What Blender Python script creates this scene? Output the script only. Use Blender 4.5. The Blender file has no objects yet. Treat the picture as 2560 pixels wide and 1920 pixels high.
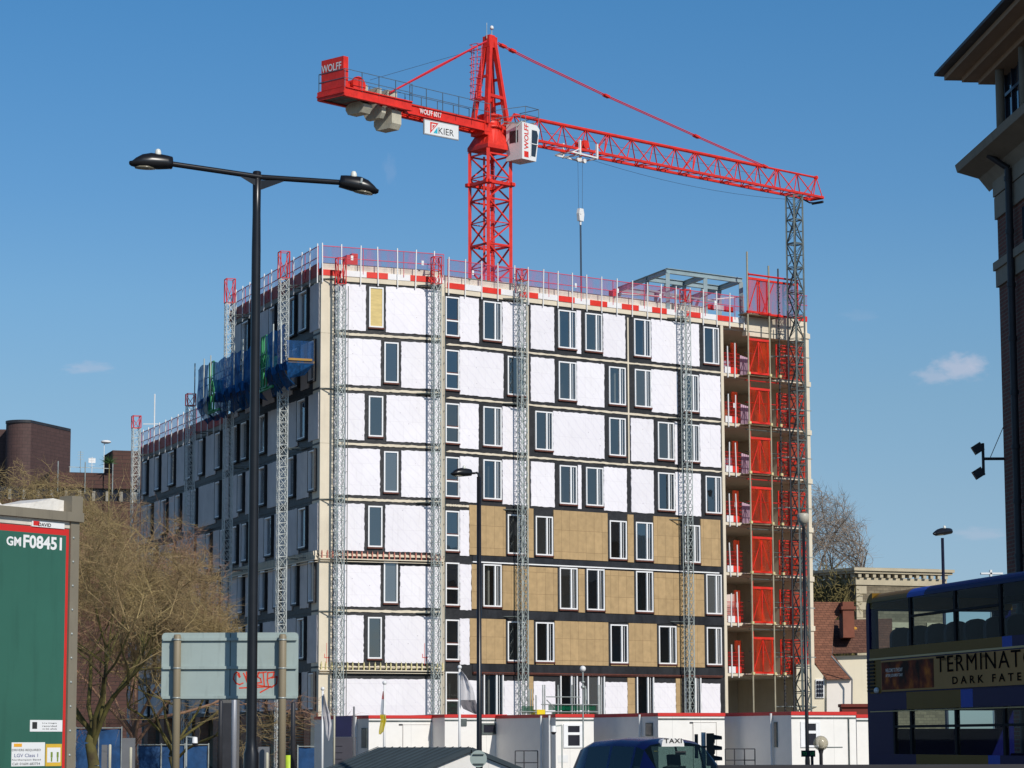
import bpy, math, random
from mathutils import Vector, Matrix
random.seed(7)
scene = bpy.context.scene
C = scene.collection
# ------------------------------------------------------------------ camera
H = 1.75; FX = 6684.0; CX, CY = 1280.0, 960.0
PIT = math.radians(7.58); ROL = 0.003
R0 = Vector((1, 0, 0)); U0 = Vector((0, -math.sin(PIT), math.cos(PIT))); FW = Vector((0, math.cos(PIT), math.sin(PIT)))
UP = (U0 + ROL * R0).normalized(); RT = (R0 - ROL * U0).normalized()
CAM = Vector((0, 0, H))
cd = bpy.data.cameras.new('camera'); cam = bpy.data.objects.new('camera', cd); C.objects.link(cam)
cd.sensor_width = 36.0; cd.lens = 36.0 * FX / 2560.0; cd.clip_start = 0.5; cd.clip_end = 6000
m = Matrix.Identity(4)
for i in range(3):
    m[i][0] = RT[i]; m[i][1] = UP[i]; m[i][2] = -FW[i]; m[i][3] = CAM[i]
cam.matrix_world = m
scene.camera = cam
# ------------------------------------------------------------------ light
SUN_AZ, SUN_EL = 148.0, 35.0
world = bpy.data.worlds.new('World'); scene.world = world; world.use_nodes = True
wn = world.node_tree.nodes; wl = world.node_tree.links
bg = wn['Background']
sky = wn.new('ShaderNodeTexSky'); sky.sky_type = 'NISHITA'; sky.sun_disc = False
sky.sun_elevation = math.radians(SUN_EL); sky.sun_rotation = math.radians(SUN_AZ)
sky.air_density = 1.0; sky.dust_density = 0.25; sky.ozone_density = 2.2; sky.altitude = 0
bg.inputs['Strength'].default_value = 0.0975
sd = bpy.data.lights.new('sun', 'SUN'); sd.energy = 3.65; sd.angle = math.radians(0.53); sd.color = (1.0, 0.95, 0.87)
sun = bpy.data.objects.new('sun', sd); C.objects.link(sun)
_a = math.radians(SUN_AZ); _e = math.radians(SUN_EL)
SUNDIR = Vector((math.sin(_a) * math.cos(_e), math.cos(_a) * math.cos(_e), math.sin(_e)))
sun.rotation_euler = SUNDIR.to_track_quat('Z', 'Y').to_euler()
sun.location = (60, -60, 90)
scene.view_settings.view_transform = 'Standard'; scene.view_settings.look = 'None'
scene.view_settings.exposure = 0.0; scene.view_settings.gamma = 1.0
scene.view_settings.use_curve_mapping = False
# ------------------------------------------------------------------ geometry of the view
def ray(px, py):
    return RT * ((px - CX) / FX) + UP * ((CY - py) / FX) + FW
def atY(px, py, Y):
    d = ray(px, py); return CAM + d * (Y / d.y)
def proj(p):
    q = Vector(p) - CAM; f = q.dot(FW)
    return (CX + FX * q.dot(RT) / f, CY - FX * q.dot(UP) / f)
class Plane:
    """vertical plane: local x along u, y outward along n (towards the street), z up"""
    def __init__(s, x, y, az, n=None, flip=False):
        a = math.radians(az); s.o = Vector((x, y, 0)); s.u = Vector((math.sin(a), math.cos(a), 0))
        nn = Vector((s.u.y, -s.u.x, 0))
        if nn.dot(s.o) > 0: nn = -nn
        if flip: nn = -nn
        s.n = nn; s.az = az
    def hit(s, px, py, off=0.0):
        d = ray(px, py); o = s.o + s.n * off; t = o.dot(s.n) - CAM.dot(s.n); t /= d.dot(s.n)
        p = CAM + d * t; q = p - o
        return q.dot(s.u), p.z
    def P(s, x, z, off=0.0):
        q = s.o + s.u * x + s.n * off; return Vector((q.x, q.y, z))
    def sx(s, px, z, off=0.0):
        """distance along the plane at which a point of height z is seen at column px"""
        a, _ = s.hit(px, 1000, off)
        for _ in range(3):
            _, y = proj(s.P(a, z, off)); a, _z = s.hit(px, y, off)
        return a
# ------------------------------------------------------------------ mesh builder
def pane(pl, a, b, zb, zt, off=0.0):
    """a sheet of glass whose face looks outward"""
    mb = MB(pl); mb.quad((a, off, zb), (b, off, zb), (b, off, zt), (a, off, zt))
    n = (mb.v[1] - mb.v[0]).cross(mb.v[2] - mb.v[1])
    if n.dot(pl.n) < 0: mb.f[0] = tuple(reversed(mb.f[0]))
    return mb
class MB:
    def __init__(s, pl=None):
        s.v = []; s.f = []; s.sm = []; s.pl = pl
    def w(s, p):
        return s.pl.P(p[0], p[2], p[1]) if s.pl else Vector(p)
    def add(s, vs, fs, smooth=False):
        b = len(s.v); s.v += [s.w(p) for p in vs]
        s.f += [tuple(b + i for i in f) for f in fs]; s.sm += [smooth] * len(fs)
        return s
    def box(s, x0, x1, y0, y1, z0, z1):
        vs = [(x, y, z) for z in (z0, z1) for y in (y0, y1) for x in (x0, x1)]
        return s.add(vs, [(0, 2, 3, 1), (4, 5, 7, 6), (0, 1, 5, 4), (2, 6, 7, 3), (0, 4, 6, 2), (1, 3, 7, 5)])
    def beam(s, p, q, a=0.1, b=None, up=(0, 0, 1)):
        """rectangular bar from p to q"""
        b = a if b is None else b
        p = Vector(p); q = Vector(q); d = (q - p)
        if d.length < 1e-6: return s
        d.normalize(); up = Vector(up)
        if abs(d.dot(up)) > 0.98: up = Vector((1, 0, 0))
        x = d.cross(up).normalized(); z = x.cross(d)
        vs = []
        for c in (p, q):
            for i, j in ((-1, -1), (1, -1), (1, 1), (-1, 1)):
                vs.append(c + x * (i * a / 2) + z * (j * b / 2))
        return s.add(vs, [(0, 1, 2, 3), (7, 6, 5, 4), (0, 4, 5, 1), (1, 5, 6, 2), (2, 6, 7, 3), (3, 7, 4, 0)])
    def tube(s, p, q, r=0.03, n=6, r2=None, cap=True):
        r2 = r if r2 is None else r2
        p = Vector(p); q = Vector(q); d = (q - p)
        if d.length < 1e-6: return s
        d.normalize(); up = Vector((0, 0, 1))
        if abs(d.z) > 0.95: up = Vector((1, 0, 0))
        x = d.cross(up).normalized(); y = d.cross(x)
        vs = []
        for c, rr in ((p, r), (q, r2)):
            for i in range(n):
                a = 2 * math.pi * i / n
                vs.append(c + x * (math.cos(a) * rr) + y * (math.sin(a) * rr))
        fs = [(i, (i + 1) % n, n + (i + 1) % n, n + i) for i in range(n)]
        s.add(vs, fs, n > 6)
        if cap:
            b = len(s.v) - 2 * n; s.v += s.v[b:b + 2 * n]; b += 2 * n
            s.f += [tuple(range(b + n - 1, b - 1, -1)), tuple(range(b + n, b + 2 * n))]; s.sm += [False, False]
        return s
    def path(s, pts, r=0.03, n=6):
        for a, b in zip(pts[:-1], pts[1:]): s.tube(a, b, r, n)
        return s
    def lathe(s, c, prof, n=20, cap=True):
        """prof: (radius, z) pairs about a vertical axis through c"""
        vs = []; c = Vector(c)
        for r, z in prof:
            for i in range(n):
                a = 2 * math.pi * i / n
                vs.append((c.x + r * math.cos(a), c.y + r * math.sin(a), c.z + z))
        fs = []
        for k in range(len(prof) - 1):
            for i in range(n):
                j = (i + 1) % n
                fs.append((k * n + i, k * n + j, (k + 1) * n + j, (k + 1) * n + i))
        if cap:
            fs.append(tuple(range(n - 1, -1, -1))); fs.append(tuple(range((len(prof) - 1) * n, len(prof) * n)))
        return s.add(vs, fs, True)
    def prism(s, pts, y0, y1):
        """pts: (x, z) outline, extruded along y"""
        n = len(pts)
        vs = [(x, y0, z) for x, z in pts] + [(x, y1, z) for x, z in pts]
        fs = [tuple(range(n)), tuple(range(2 * n - 1, n - 1, -1))] + [(i, n + i, n + (i + 1) % n, (i + 1) % n) for i in range(n)]
        return s.add(vs, fs)
    def prismx(s, pts, x0, x1):
        """pts: (y, z) outline, extruded along x"""
        n = len(pts)
        vs = [(x0, y, z) for y, z in pts] + [(x1, y, z) for y, z in pts]
        fs = [tuple(range(n)), tuple(range(2 * n - 1, n - 1, -1))] + [(i, n + i, n + (i + 1) % n, (i + 1) % n) for i in range(n)]
        return s.add(vs, fs)
    def quad(s, a, b, c, d):
        return s.add([a, b, c, d], [(0, 1, 2, 3)])
    def sphere(s, c, r, nu=20, nv=12, sc=(1, 1, 1)):
        c = Vector(c)
        prof = []
        vs = []; fs = []
        for k in range(nv + 1):
            t = math.pi * k / nv
            for i in range(nu):
                a = 2 * math.pi * i / nu
                vs.append((c.x + r * sc[0] * math.sin(t) * math.cos(a), c.y + r * sc[1] * math.sin(t) * math.sin(a), c.z - r * sc[2] * math.cos(t)))
        for k in range(nv):
            for i in range(nu):
                j = (i + 1) % nu; fs.append((k * nu + i, k * nu + j, (k + 1) * nu + j, (k + 1) * nu + i))
        return s.add(vs, fs, True)
def root_of(o):
    while o.parent: o = o.parent
    return o
def meta(o, label=None, cat=None, group=None, kind=None):
    if label: o['label'] = label
    if cat: o['category'] = cat
    if group: o['group'] = group
    if kind: o['kind'] = kind
    return o
def thing(name, loc, label, cat, group=None):
    o = bpy.data.objects.new(name, None); o.empty_display_size = 0.2; C.objects.link(o); o.location = loc
    return meta(o, label, cat, group)
def obj(name, mb, mat, parent=None, label=None, cat=None, group=None, kind=None, keep=False):
    me = bpy.data.meshes.new(name)
    if parent: off = root_of(parent).location.copy()
    else:
        xs = [p.x for p in mb.v]; ys = [p.y for p in mb.v]; zs = [p.z for p in mb.v]
        off = Vector(((min(xs) + max(xs)) / 2, (min(ys) + max(ys)) / 2, min(zs)))
    me.from_pydata([tuple(p - off) for p in mb.v], [], mb.f)
    me.polygons.foreach_set('use_smooth', mb.sm)
    import bmesh
    bm = bmesh.new(); bm.from_mesh(me)
    if len(bm.faces) < 60000 and not keep: bmesh.ops.recalc_face_normals(bm, faces=bm.faces)
    bm.to_mesh(me); bm.free(); me.update()
    me.materials.append(mat)
    o = bpy.data.objects.new(name, me); C.objects.link(o)
    if parent: o.parent = parent
    else: o.location = off
    return meta(o, label, cat, group, kind)
def copy_tree(o, parent=None):
    c = o.copy(); C.objects.link(c)
    if parent: c.parent = parent
    for ch in list(o.children): copy_tree(ch, c)
    return c
def text(name, body, o0, ex, ez, w, h, mat, parent, depth=0.01, spacing=1.0, bold=0.0, shear=0.0):
    """lettering fitted in a w x h box whose lower left corner is o0; ex, ez unit axes"""
    cu = bpy.data.curves.new(name, 'FONT'); cu.body = body; cu.size = 1; cu.space_character = spacing
    cu.extrude = 0.0; cu.offset = bold; cu.shear = shear; cu.resolution_u = 3
    t = bpy.data.objects.new(name, cu); C.objects.link(t)
    dg = bpy.context.evaluated_depsgraph_get(); dg.update()
    me = bpy.data.meshes.new_from_object(t.evaluated_get(dg)); bpy.data.objects.remove(t)
    xs = [v.co.x for v in me.vertices]; ys = [v.co.y for v in me.vertices]
    x0, x1, y0, y1 = min(xs), max(xs), min(ys), max(ys)
    ex = Vector(ex).normalized(); ez = Vector(ez).normalized(); n = ex.cross(ez)
    mb = MB()
    o0 = Vector(o0)
    vs = [o0 + ex * ((v.co.x - x0) / (x1 - x0) * w) + ez * ((v.co.y - y0) / (y1 - y0) * h) for v in me.vertices]
    mb.add(vs, [tuple(p.vertices) for p in me.polygons])
    bpy.data.meshes.remove(me)
    return obj(name, mb, mat, parent)
# ------------------------------------------------------------------ materials
MATS = {}
def srgb(r, g, b):
    f = lambda c: (c / 255 / 12.92) if c / 255 <= 0.04045 else ((c / 255 + 0.055) / 1.055) ** 2.4
    return (f(r), f(g), f(b))
def mat(name, col, rough=0.7, metal=0.0, var=0.12, vs=1.5, bump=0.0, bs=20.0, alpha=1.0, ior=1.45, stain=0.0, col2=None, coat=0.0, stretch=(1, 1, 1), spec=0.5):
    if name in MATS: return MATS[name]
    m = bpy.data.materials.new(name); m.use_nodes = True; nt = m.node_tree; N = nt.nodes; L = nt.links
    b = N['Principled BSDF']; b.inputs['Roughness'].default_value = rough; b.inputs['Metallic'].default_value = metal
    b.inputs['IOR'].default_value = ior; b.inputs['Specular IOR Level'].default_value = spec
    if coat: b.inputs['Coat Weight'].default_value = coat; b.inputs['Coat Roughness'].default_value = 0.05
    tc = N.new('ShaderNodeTexCoord'); mp = N.new('ShaderNodeMapping'); mp.inputs['Scale'].default_value = stretch
    L.new(tc.outputs['Object'], mp.inputs['Vector'])
    if var > 0:
        nz = N.new('ShaderNodeTexNoise'); nz.inputs['Scale'].default_value = vs; nz.inputs['Detail'].default_value = 5
        nz.inputs['Roughness'].default_value = 0.6
        L.new(mp.outputs[0], nz.inputs['Vector'])
        r = N.new('ShaderNodeValToRGB'); r.color_ramp.elements[0].position = 0.3; r.color_ramp.elements[1].position = 0.7
        a = [max(0, c * (1 - var)) for c in col]; d = col2 if col2 else [min(1, c * (1 + var)) for c in col]
        r.color_ramp.elements[0].color = (*a, 1); r.color_ramp.elements[1].color = (*d, 1)
        L.new(nz.outputs['Fac'], r.inputs['Fac']); out = r.outputs['Color']
        if stain:
            n2 = N.new('ShaderNodeTexNoise'); n2.inputs['Scale'].default_value = vs * 3.1; n2.inputs['Detail'].default_value = 3
            m2 = N.new('ShaderNodeMapping'); m2.inputs['Scale'].default_value = (3, 3, 0.35)
            L.new(tc.outputs['Object'], m2.inputs['Vector']); L.new(m2.outputs[0], n2.inputs['Vector'])
            rr = N.new('ShaderNodeValToRGB'); rr.color_ramp.elements[0].position = 0.55; rr.color_ramp.elements[1].position = 0.75
            mx = N.new('ShaderNodeMix'); mx.data_type = 'RGBA'; mx.blend_type = 'MULTIPLY'
            mx.inputs[7].default_value = (1 - stain, 1 - stain, 1 - stain, 1)
            L.new(n2.outputs['Fac'], rr.inputs['Fac']); L.new(rr.outputs['Color'], mx.inputs[0]); L.new(out, mx.inputs[6]); out = mx.outputs[2]
        L.new(out, b.inputs['Base Color'])
    else: b.inputs['Base Color'].default_value = (*col, 1)
    if bump:
        nb = N.new('ShaderNodeTexNoise'); nb.inputs['Scale'].default_value = bs; nb.inputs['Detail'].default_value = 4
        L.new(mp.outputs[0], nb.inputs['Vector'])
        bp = N.new('ShaderNodeBump'); bp.inputs['Strength'].default_value = bump; bp.inputs['Distance'].default_value = 0.05
        L.new(nb.outputs['Fac'], bp.inputs['Height']); L.new(bp.outputs[0], b.inputs['Normal'])
    if alpha < 1: b.inputs['Alpha'].default_value = alpha
    MATS[name] = m; return m
def glass(name, tint=(0.55, 0.6, 0.65), refl=1.0, ior=1.9, body=(0.01, 0.015, 0.02), opac=0.35, vary=False, wob=0.07):
    """pane: part see-through, part dark tint, mirror on top by fresnel"""
    if name in MATS: return MATS[name]
    m = bpy.data.materials.new(name); m.use_nodes = True; nt = m.node_tree; N = nt.nodes; L = nt.links
    N.remove(N['Principled BSDF']); out = N['Material Output']
    tr = N.new('ShaderNodeBsdfTransparent'); tr.inputs[0].default_value = (*tint, 1)
    df = N.new('ShaderNodeBsdfDiffuse'); df.inputs[0].default_value = (*body, 1)
    if vary:
        oi = N.new('ShaderNodeObjectInfo'); rr = N.new('ShaderNodeValToRGB'); rr.color_ramp.interpolation = 'CONSTANT'; ee = rr.color_ramp.elements
        ee[0].color = (*body, 1); ee[1].position = .45; ee[1].color = (.05, .05, .045, 1); e3 = ee.new(.7); e3.color = (.02, .04, .06, 1); e4 = ee.new(.88); e4.color = (.16, .17, .17, 1)
        L.new(oi.outputs['Random'], rr.inputs[0]); L.new(rr.outputs[0], df.inputs[0])
    m1 = N.new('ShaderNodeMixShader'); m1.inputs[0].default_value = opac; L.new(tr.outputs[0], m1.inputs[1]); L.new(df.outputs[0], m1.inputs[2])
    gl = N.new('ShaderNodeBsdfGlossy'); gl.inputs['Roughness'].default_value = 0.02; gl.inputs[0].default_value = (0.9, 0.95, 1, 1)
    fr = N.new('ShaderNodeFresnel'); ge = N.new('ShaderNodeNewGeometry'); mi = N.new('ShaderNodeMapRange'); mi.inputs['To Min'].default_value = ior; mi.inputs['To Max'].default_value = 1 / ior
    L.new(ge.outputs['Backfacing'], mi.inputs['Value']); L.new(mi.outputs[0], fr.inputs['IOR'])
    tc = N.new('ShaderNodeTexCoord'); nz = N.new('ShaderNodeTexNoise'); nz.inputs['Scale'].default_value = 0.7
    L.new(tc.outputs['Object'], nz.inputs['Vector'])
    bp = N.new('ShaderNodeBump'); bp.inputs['Strength'].default_value = wob; bp.inputs['Distance'].default_value = 0.1
    L.new(nz.outputs['Fac'], bp.inputs['Height']); L.new(bp.outputs[0], gl.inputs['Normal'])
    if vary:
        mo = N.new('ShaderNodeMapRange'); mo.inputs['To Min'].default_value = .12; mo.inputs['To Max'].default_value = .62; sx_ = N.new('ShaderNodeMath'); sx_.operation = 'MULTIPLY'; sx_.inputs[1].default_value = 7.31; fr_ = N.new('ShaderNodeMath'); fr_.operation = 'FRACT'
        L.new(oi.outputs['Random'], sx_.inputs[0]); L.new(sx_.outputs[0], fr_.inputs[0]); L.new(fr_.outputs[0], mo.inputs[0]); L.new(mo.outputs[0], m1.inputs[0])
        cx = N.new('ShaderNodeCombineXYZ'); s2_ = N.new('ShaderNodeMath'); s2_.operation = 'MULTIPLY_ADD'; s2_.inputs[1].default_value = .05; s2_.inputs[2].default_value = -.025; L.new(fr_.outputs[0], s2_.inputs[0]); L.new(s2_.outputs[0], cx.inputs[2]); L.new(s2_.outputs[0], cx.inputs[0])
        va = N.new('ShaderNodeVectorMath'); va.operation = 'ADD'; L.new(bp.outputs[0], va.inputs[0]); L.new(cx.outputs[0], va.inputs[1]); vn = N.new('ShaderNodeVectorMath'); vn.operation = 'NORMALIZE'; L.new(va.outputs[0], vn.inputs[0]); L.new(vn.outputs[0], gl.inputs['Normal'])
    m2 = N.new('ShaderNodeMixShader'); L.new(fr.outputs[0], m2.inputs[0]); L.new(m1.outputs[0], m2.inputs[1]); L.new(gl.outputs[0], m2.inputs[2])
    L.new(m2.outputs[0], out.inputs[0]); MATS[name] = m; return m
def grid_mat(name, col, mortar, az, bw, bh, ms=0.02, rough=0.85, var=0.25, offset=0.5, zoff=0.0, bump=0.3, col2=None, planar=None):
    """bricks, blocks, boards or tiles on an upright face that runs along azimuth az"""
    if name in MATS: return MATS[name]
    m = bpy.data.materials.new(name); m.use_nodes = True; nt = m.node_tree; N = nt.nodes; L = nt.links
    b = N['Principled BSDF']; b.inputs['Roughness'].default_value = rough
    tc = N.new('ShaderNodeTexCoord'); a = math.radians(az)
    dt = N.new('ShaderNodeVectorMath'); dt.operation = 'DOT_PRODUCT'; dt.inputs[1].default_value = (math.sin(a), math.cos(a), 0)
    sp = N.new('ShaderNodeSeparateXYZ'); cb = N.new('ShaderNodeCombineXYZ')
    L.new(tc.outputs['Object'], dt.inputs[0]); L.new(tc.outputs['Object'], sp.inputs[0])
    L.new(dt.outputs['Value'], cb.inputs[0]); L.new(sp.outputs[2], cb.inputs[1])
    br = N.new('ShaderNodeTexBrick'); br.offset = offset
    br.inputs['Scale'].default_value = 1; br.inputs['Brick Width'].default_value = bw; br.inputs['Row Height'].default_value = bh
    br.inputs['Mortar Size'].default_value = ms; br.inputs['Mortar Smooth'].default_value = 0.1; br.inputs['Bias'].default_value = 0
    c2 = col2 if col2 else tuple(c * (1 - var) for c in col)
    br.inputs['Color1'].default_value = (*col, 1); br.inputs['Color2'].default_value = (*c2, 1); br.inputs['Mortar'].default_value = (*mortar, 1)
    L.new(cb.outputs[0], br.inputs['Vector'])
    nz = N.new('ShaderNodeTexNoise'); nz.inputs['Scale'].default_value = 3; nz.inputs['Detail'].default_value = 6
    L.new(tc.outputs['Object'], nz.inputs['Vector'])
    mx = N.new('ShaderNodeMix'); mx.data_type = 'RGBA'; mx.blend_type = 'MULTIPLY'; mx.inputs[0].default_value = 0.5 if name not in ('cabin_white', 'cream_upstand_blocks') else .12
    rp = N.new('ShaderNodeValToRGB'); rp.color_ramp.elements[0].position = 0.3; rp.color_ramp.elements[0].color = (0.6, 0.6, 0.6, 1); rp.color_ramp.elements[1].position = 0.7
    L.new(nz.outputs['Fac'], rp.inputs['Fac']); L.new(br.outputs['Color'], mx.inputs[6]); L.new(rp.outputs['Color'], mx.inputs[7])
    L.new(mx.outputs[2], b.inputs['Base Color'])
    if bump:
        bp = N.new('ShaderNodeBump'); bp.inputs['Strength'].default_value = bump; bp.inputs['Distance'].default_value = 0.02; bp.invert = True
        L.new(br.outputs['Fac'], bp.inputs['Height']); L.new(bp.outputs[0], b.inputs['Normal'])
    MATS[name] = m; return m
def netting(name, col, alpha, scale=0, rough=0.8, fold=0.4, trans=0.5, tears=False, fs=1.2):
    """thin woven mesh: part of the light goes straight through, some glows through the threads"""
    if name in MATS: return MATS[name]
    m = bpy.data.materials.new(name); m.use_nodes = True; nt = m.node_tree; N = nt.nodes; L = nt.links
    N.remove(N['Principled BSDF']); out = N['Material Output']
    df = N.new('ShaderNodeBsdfDiffuse'); tl = N.new('ShaderNodeBsdfTranslucent'); tr = N.new('ShaderNodeBsdfTransparent')
    tc = N.new('ShaderNodeTexCoord'); nz = N.new('ShaderNodeTexNoise'); nz.inputs['Scale'].default_value = fs; nz.inputs['Detail'].default_value = 5
    mp = N.new('ShaderNodeMapping'); mp.inputs['Scale'].default_value = (2.5, 2.5, 0.6)
    L.new(tc.outputs['Object'], mp.inputs[0]); L.new(mp.outputs[0], nz.inputs['Vector'])
    rp = N.new('ShaderNodeValToRGB'); rp.color_ramp.elements[0].position = 0.32; rp.color_ramp.elements[1].position = 0.68
    rp.color_ramp.elements[0].color = (*[c * 0.6 for c in col], 1); rp.color_ramp.elements[1].color = (*[min(1, c * 1.25) for c in col], 1)
    L.new(nz.outputs['Fac'], rp.inputs['Fac'])
    L.new(rp.outputs[0], df.inputs[0]); L.new(rp.outputs[0], tl.inputs[0])
    m1 = N.new('ShaderNodeMixShader'); m1.inputs[0].default_value = trans; L.new(df.outputs[0], m1.inputs[1]); L.new(tl.outputs[0], m1.inputs[2])
    m2 = N.new('ShaderNodeMixShader'); mr = N.new('ShaderNodeMapRange')
    mr.inputs['From Min'].default_value = 0.35; mr.inputs['From Max'].default_value = 0.65
    mr.inputs['To Min'].default_value = max(0, alpha - 0.15); mr.inputs['To Max'].default_value = min(1, alpha + 0.1)
    L.new(nz.outputs['Fac'], mr.inputs['Value']); L.new(mr.outputs[0], m2.inputs[0])
    L.new(tr.outputs[0], m2.inputs[1]); L.new(m1.outputs[0], m2.inputs[2]); L.new(m2.outputs[0], out.inputs[0])
    MATS[name] = m; return m
M_conc = mat('cream_concrete', srgb(222, 210, 188), 0.85, var=0.08, vs=0.6, bump=0.1, bs=12, stain=0.06)
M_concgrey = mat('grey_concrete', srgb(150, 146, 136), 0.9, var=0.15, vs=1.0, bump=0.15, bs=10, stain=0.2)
M_memb = mat('black_membrane', srgb(43, 43, 45), 0.55, var=0.3, vs=1.6, bump=0.5, bs=5)
M_white = mat('white_insulation', (0.9, 0.87, 0.9), 0.6, var=0.03, vs=0.9, bump=0.12, bs=3, stain=0.07)
def board_marks(m, c, az):
    """board joints, rows of fixings, a printed diagonal mark and a small tone shift from panel to panel"""
    nt = m.node_tree; N = nt.nodes; L = nt.links; b = N['Principled BSDF']; src = b.inputs['Base Color'].links[0].from_socket
    tc = N.new('ShaderNodeTexCoord'); a = math.radians(az); dt = N.new('ShaderNodeVectorMath'); dt.operation = 'DOT_PRODUCT'; dt.inputs[1].default_value = (math.sin(a), math.cos(a), 0)
    sp = N.new('ShaderNodeSeparateXYZ'); cb = N.new('ShaderNodeCombineXYZ'); L.new(tc.outputs['Object'], dt.inputs[0]); L.new(tc.outputs['Object'], sp.inputs[0]); L.new(dt.outputs['Value'], cb.inputs[0]); L.new(sp.outputs[2], cb.inputs[1])
    br = N.new('ShaderNodeTexBrick'); br.offset = 0.5; br.inputs['Scale'].default_value = 1; br.inputs['Brick Width'].default_value = 2.4; br.inputs['Row Height'].default_value = 1.2; br.inputs['Mortar Size'].default_value = 0.008
    br.inputs['Color1'].default_value = (1, 1, 1, 1); br.inputs['Color2'].default_value = (.975, .97, .98, 1); br.inputs['Mortar'].default_value = (.87, .86, .87, 1); L.new(cb.outputs[0], br.inputs['Vector'])
    vo = N.new('ShaderNodeTexVoronoi'); vo.inputs['Scale'].default_value = 2.2; vo.inputs['Randomness'].default_value = 0.45; L.new(cb.outputs[0], vo.inputs['Vector'])
    r1 = N.new('ShaderNodeValToRGB'); r1.color_ramp.elements[0].position = .045; r1.color_ramp.elements[0].color = (.62, .6, .62, 1); r1.color_ramp.elements[1].position = .075; r1.color_ramp.elements[1].color = (1, 1, 1, 1); L.new(vo.outputs['Distance'], r1.inputs[0])
    wv = N.new('ShaderNodeTexWave'); wv.bands_direction = 'DIAGONAL'; wv.inputs['Scale'].default_value = 1.1; wv.inputs['Distortion'].default_value = 2.5; wv.inputs['Detail'].default_value = 2; L.new(cb.outputs[0], wv.inputs['Vector'])
    r2 = N.new('ShaderNodeValToRGB'); r2.color_ramp.elements[0].position = .86; r2.color_ramp.elements[0].color = (1, 1, 1, 1); r2.color_ramp.elements[1].position = .97; r2.color_ramp.elements[1].color = (.955, .95, .97, 1); L.new(wv.outputs['Fac'], r2.inputs[0])
    oi = N.new('ShaderNodeObjectInfo'); r3 = N.new('ShaderNodeMapRange'); r3.inputs['To Min'].default_value = .94; r3.inputs['To Max'].default_value = 1.0; L.new(oi.outputs['Random'], r3.inputs[0])
    for s_ in (br.outputs['Color'], r1.outputs[0], r2.outputs[0], r3.outputs[0]):
        mx = N.new('ShaderNodeMix'); mx.data_type = 'RGBA'; mx.blend_type = 'MULTIPLY'; mx.inputs[0].default_value = 1; L.new(src, mx.inputs[6]); L.new(s_, mx.inputs[7]); src = mx.outputs[2]
    L.new(src, b.inputs['Base Color'])
board_marks(M_white, None, 58)
M_frame = mat('white_frame', (0.88, 0.88, 0.88), 0.4, var=0.02)
M_timber = mat('brown_timber', srgb(96, 54, 44), 0.7, var=0.25, vs=4)
M_ply = mat('plywood', srgb(214, 190, 128), 0.75, var=0.12, vs=2, stretch=(1, 1, 4))
M_glass = glass('window_glass', tint=(.7, .74, .76), ior=2.4, opac=0.45, vary=True)
M_int = mat('plaster_interior', srgb(196, 188, 172), 0.9, var=0.1, vs=0.5)
M_galv = mat('galvanised_steel', srgb(168, 174, 170), 0.45, metal=0.35, var=0.25, vs=3)
M_galvd = mat('weathered_steel', srgb(96, 104, 102), 0.5, metal=0.3, var=0.35, vs=3)
M_red = mat('crane_red', srgb(222, 50, 36), 0.45, var=0.18, vs=1.6, stain=0.25)
M_redm = mat('red_paint', srgb(205, 36, 36), 0.5, var=0.15, vs=2)
M_netr = netting('red_netting', srgb(248, 74, 40), 0.56)
M_rail = netting('red_guard_mesh', srgb(205, 100, 145), 0.34)
M_whitep = mat('white_paint', (0.8, 0.8, 0.79), 0.45, var=0.05, vs=1)
M_black = mat('black_paint', (0.012, 0.012, 0.014), 0.3, var=0.2, vs=4)
M_steelb = mat('blue_grey_steel', srgb(150, 168, 172), 0.45, metal=0.1, var=0.15, vs=1.5)
M_blue = netting('blue_netting', srgb(48, 112, 178), 0.88, fs=2.6, trans=0.4)
M_green = mat('green_paint', srgb(40, 140, 85), 0.5, var=0.15)
M_rope = mat('dark_rope', (0.04, 0.045, 0.06), 0.7, var=0.1)
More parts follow.
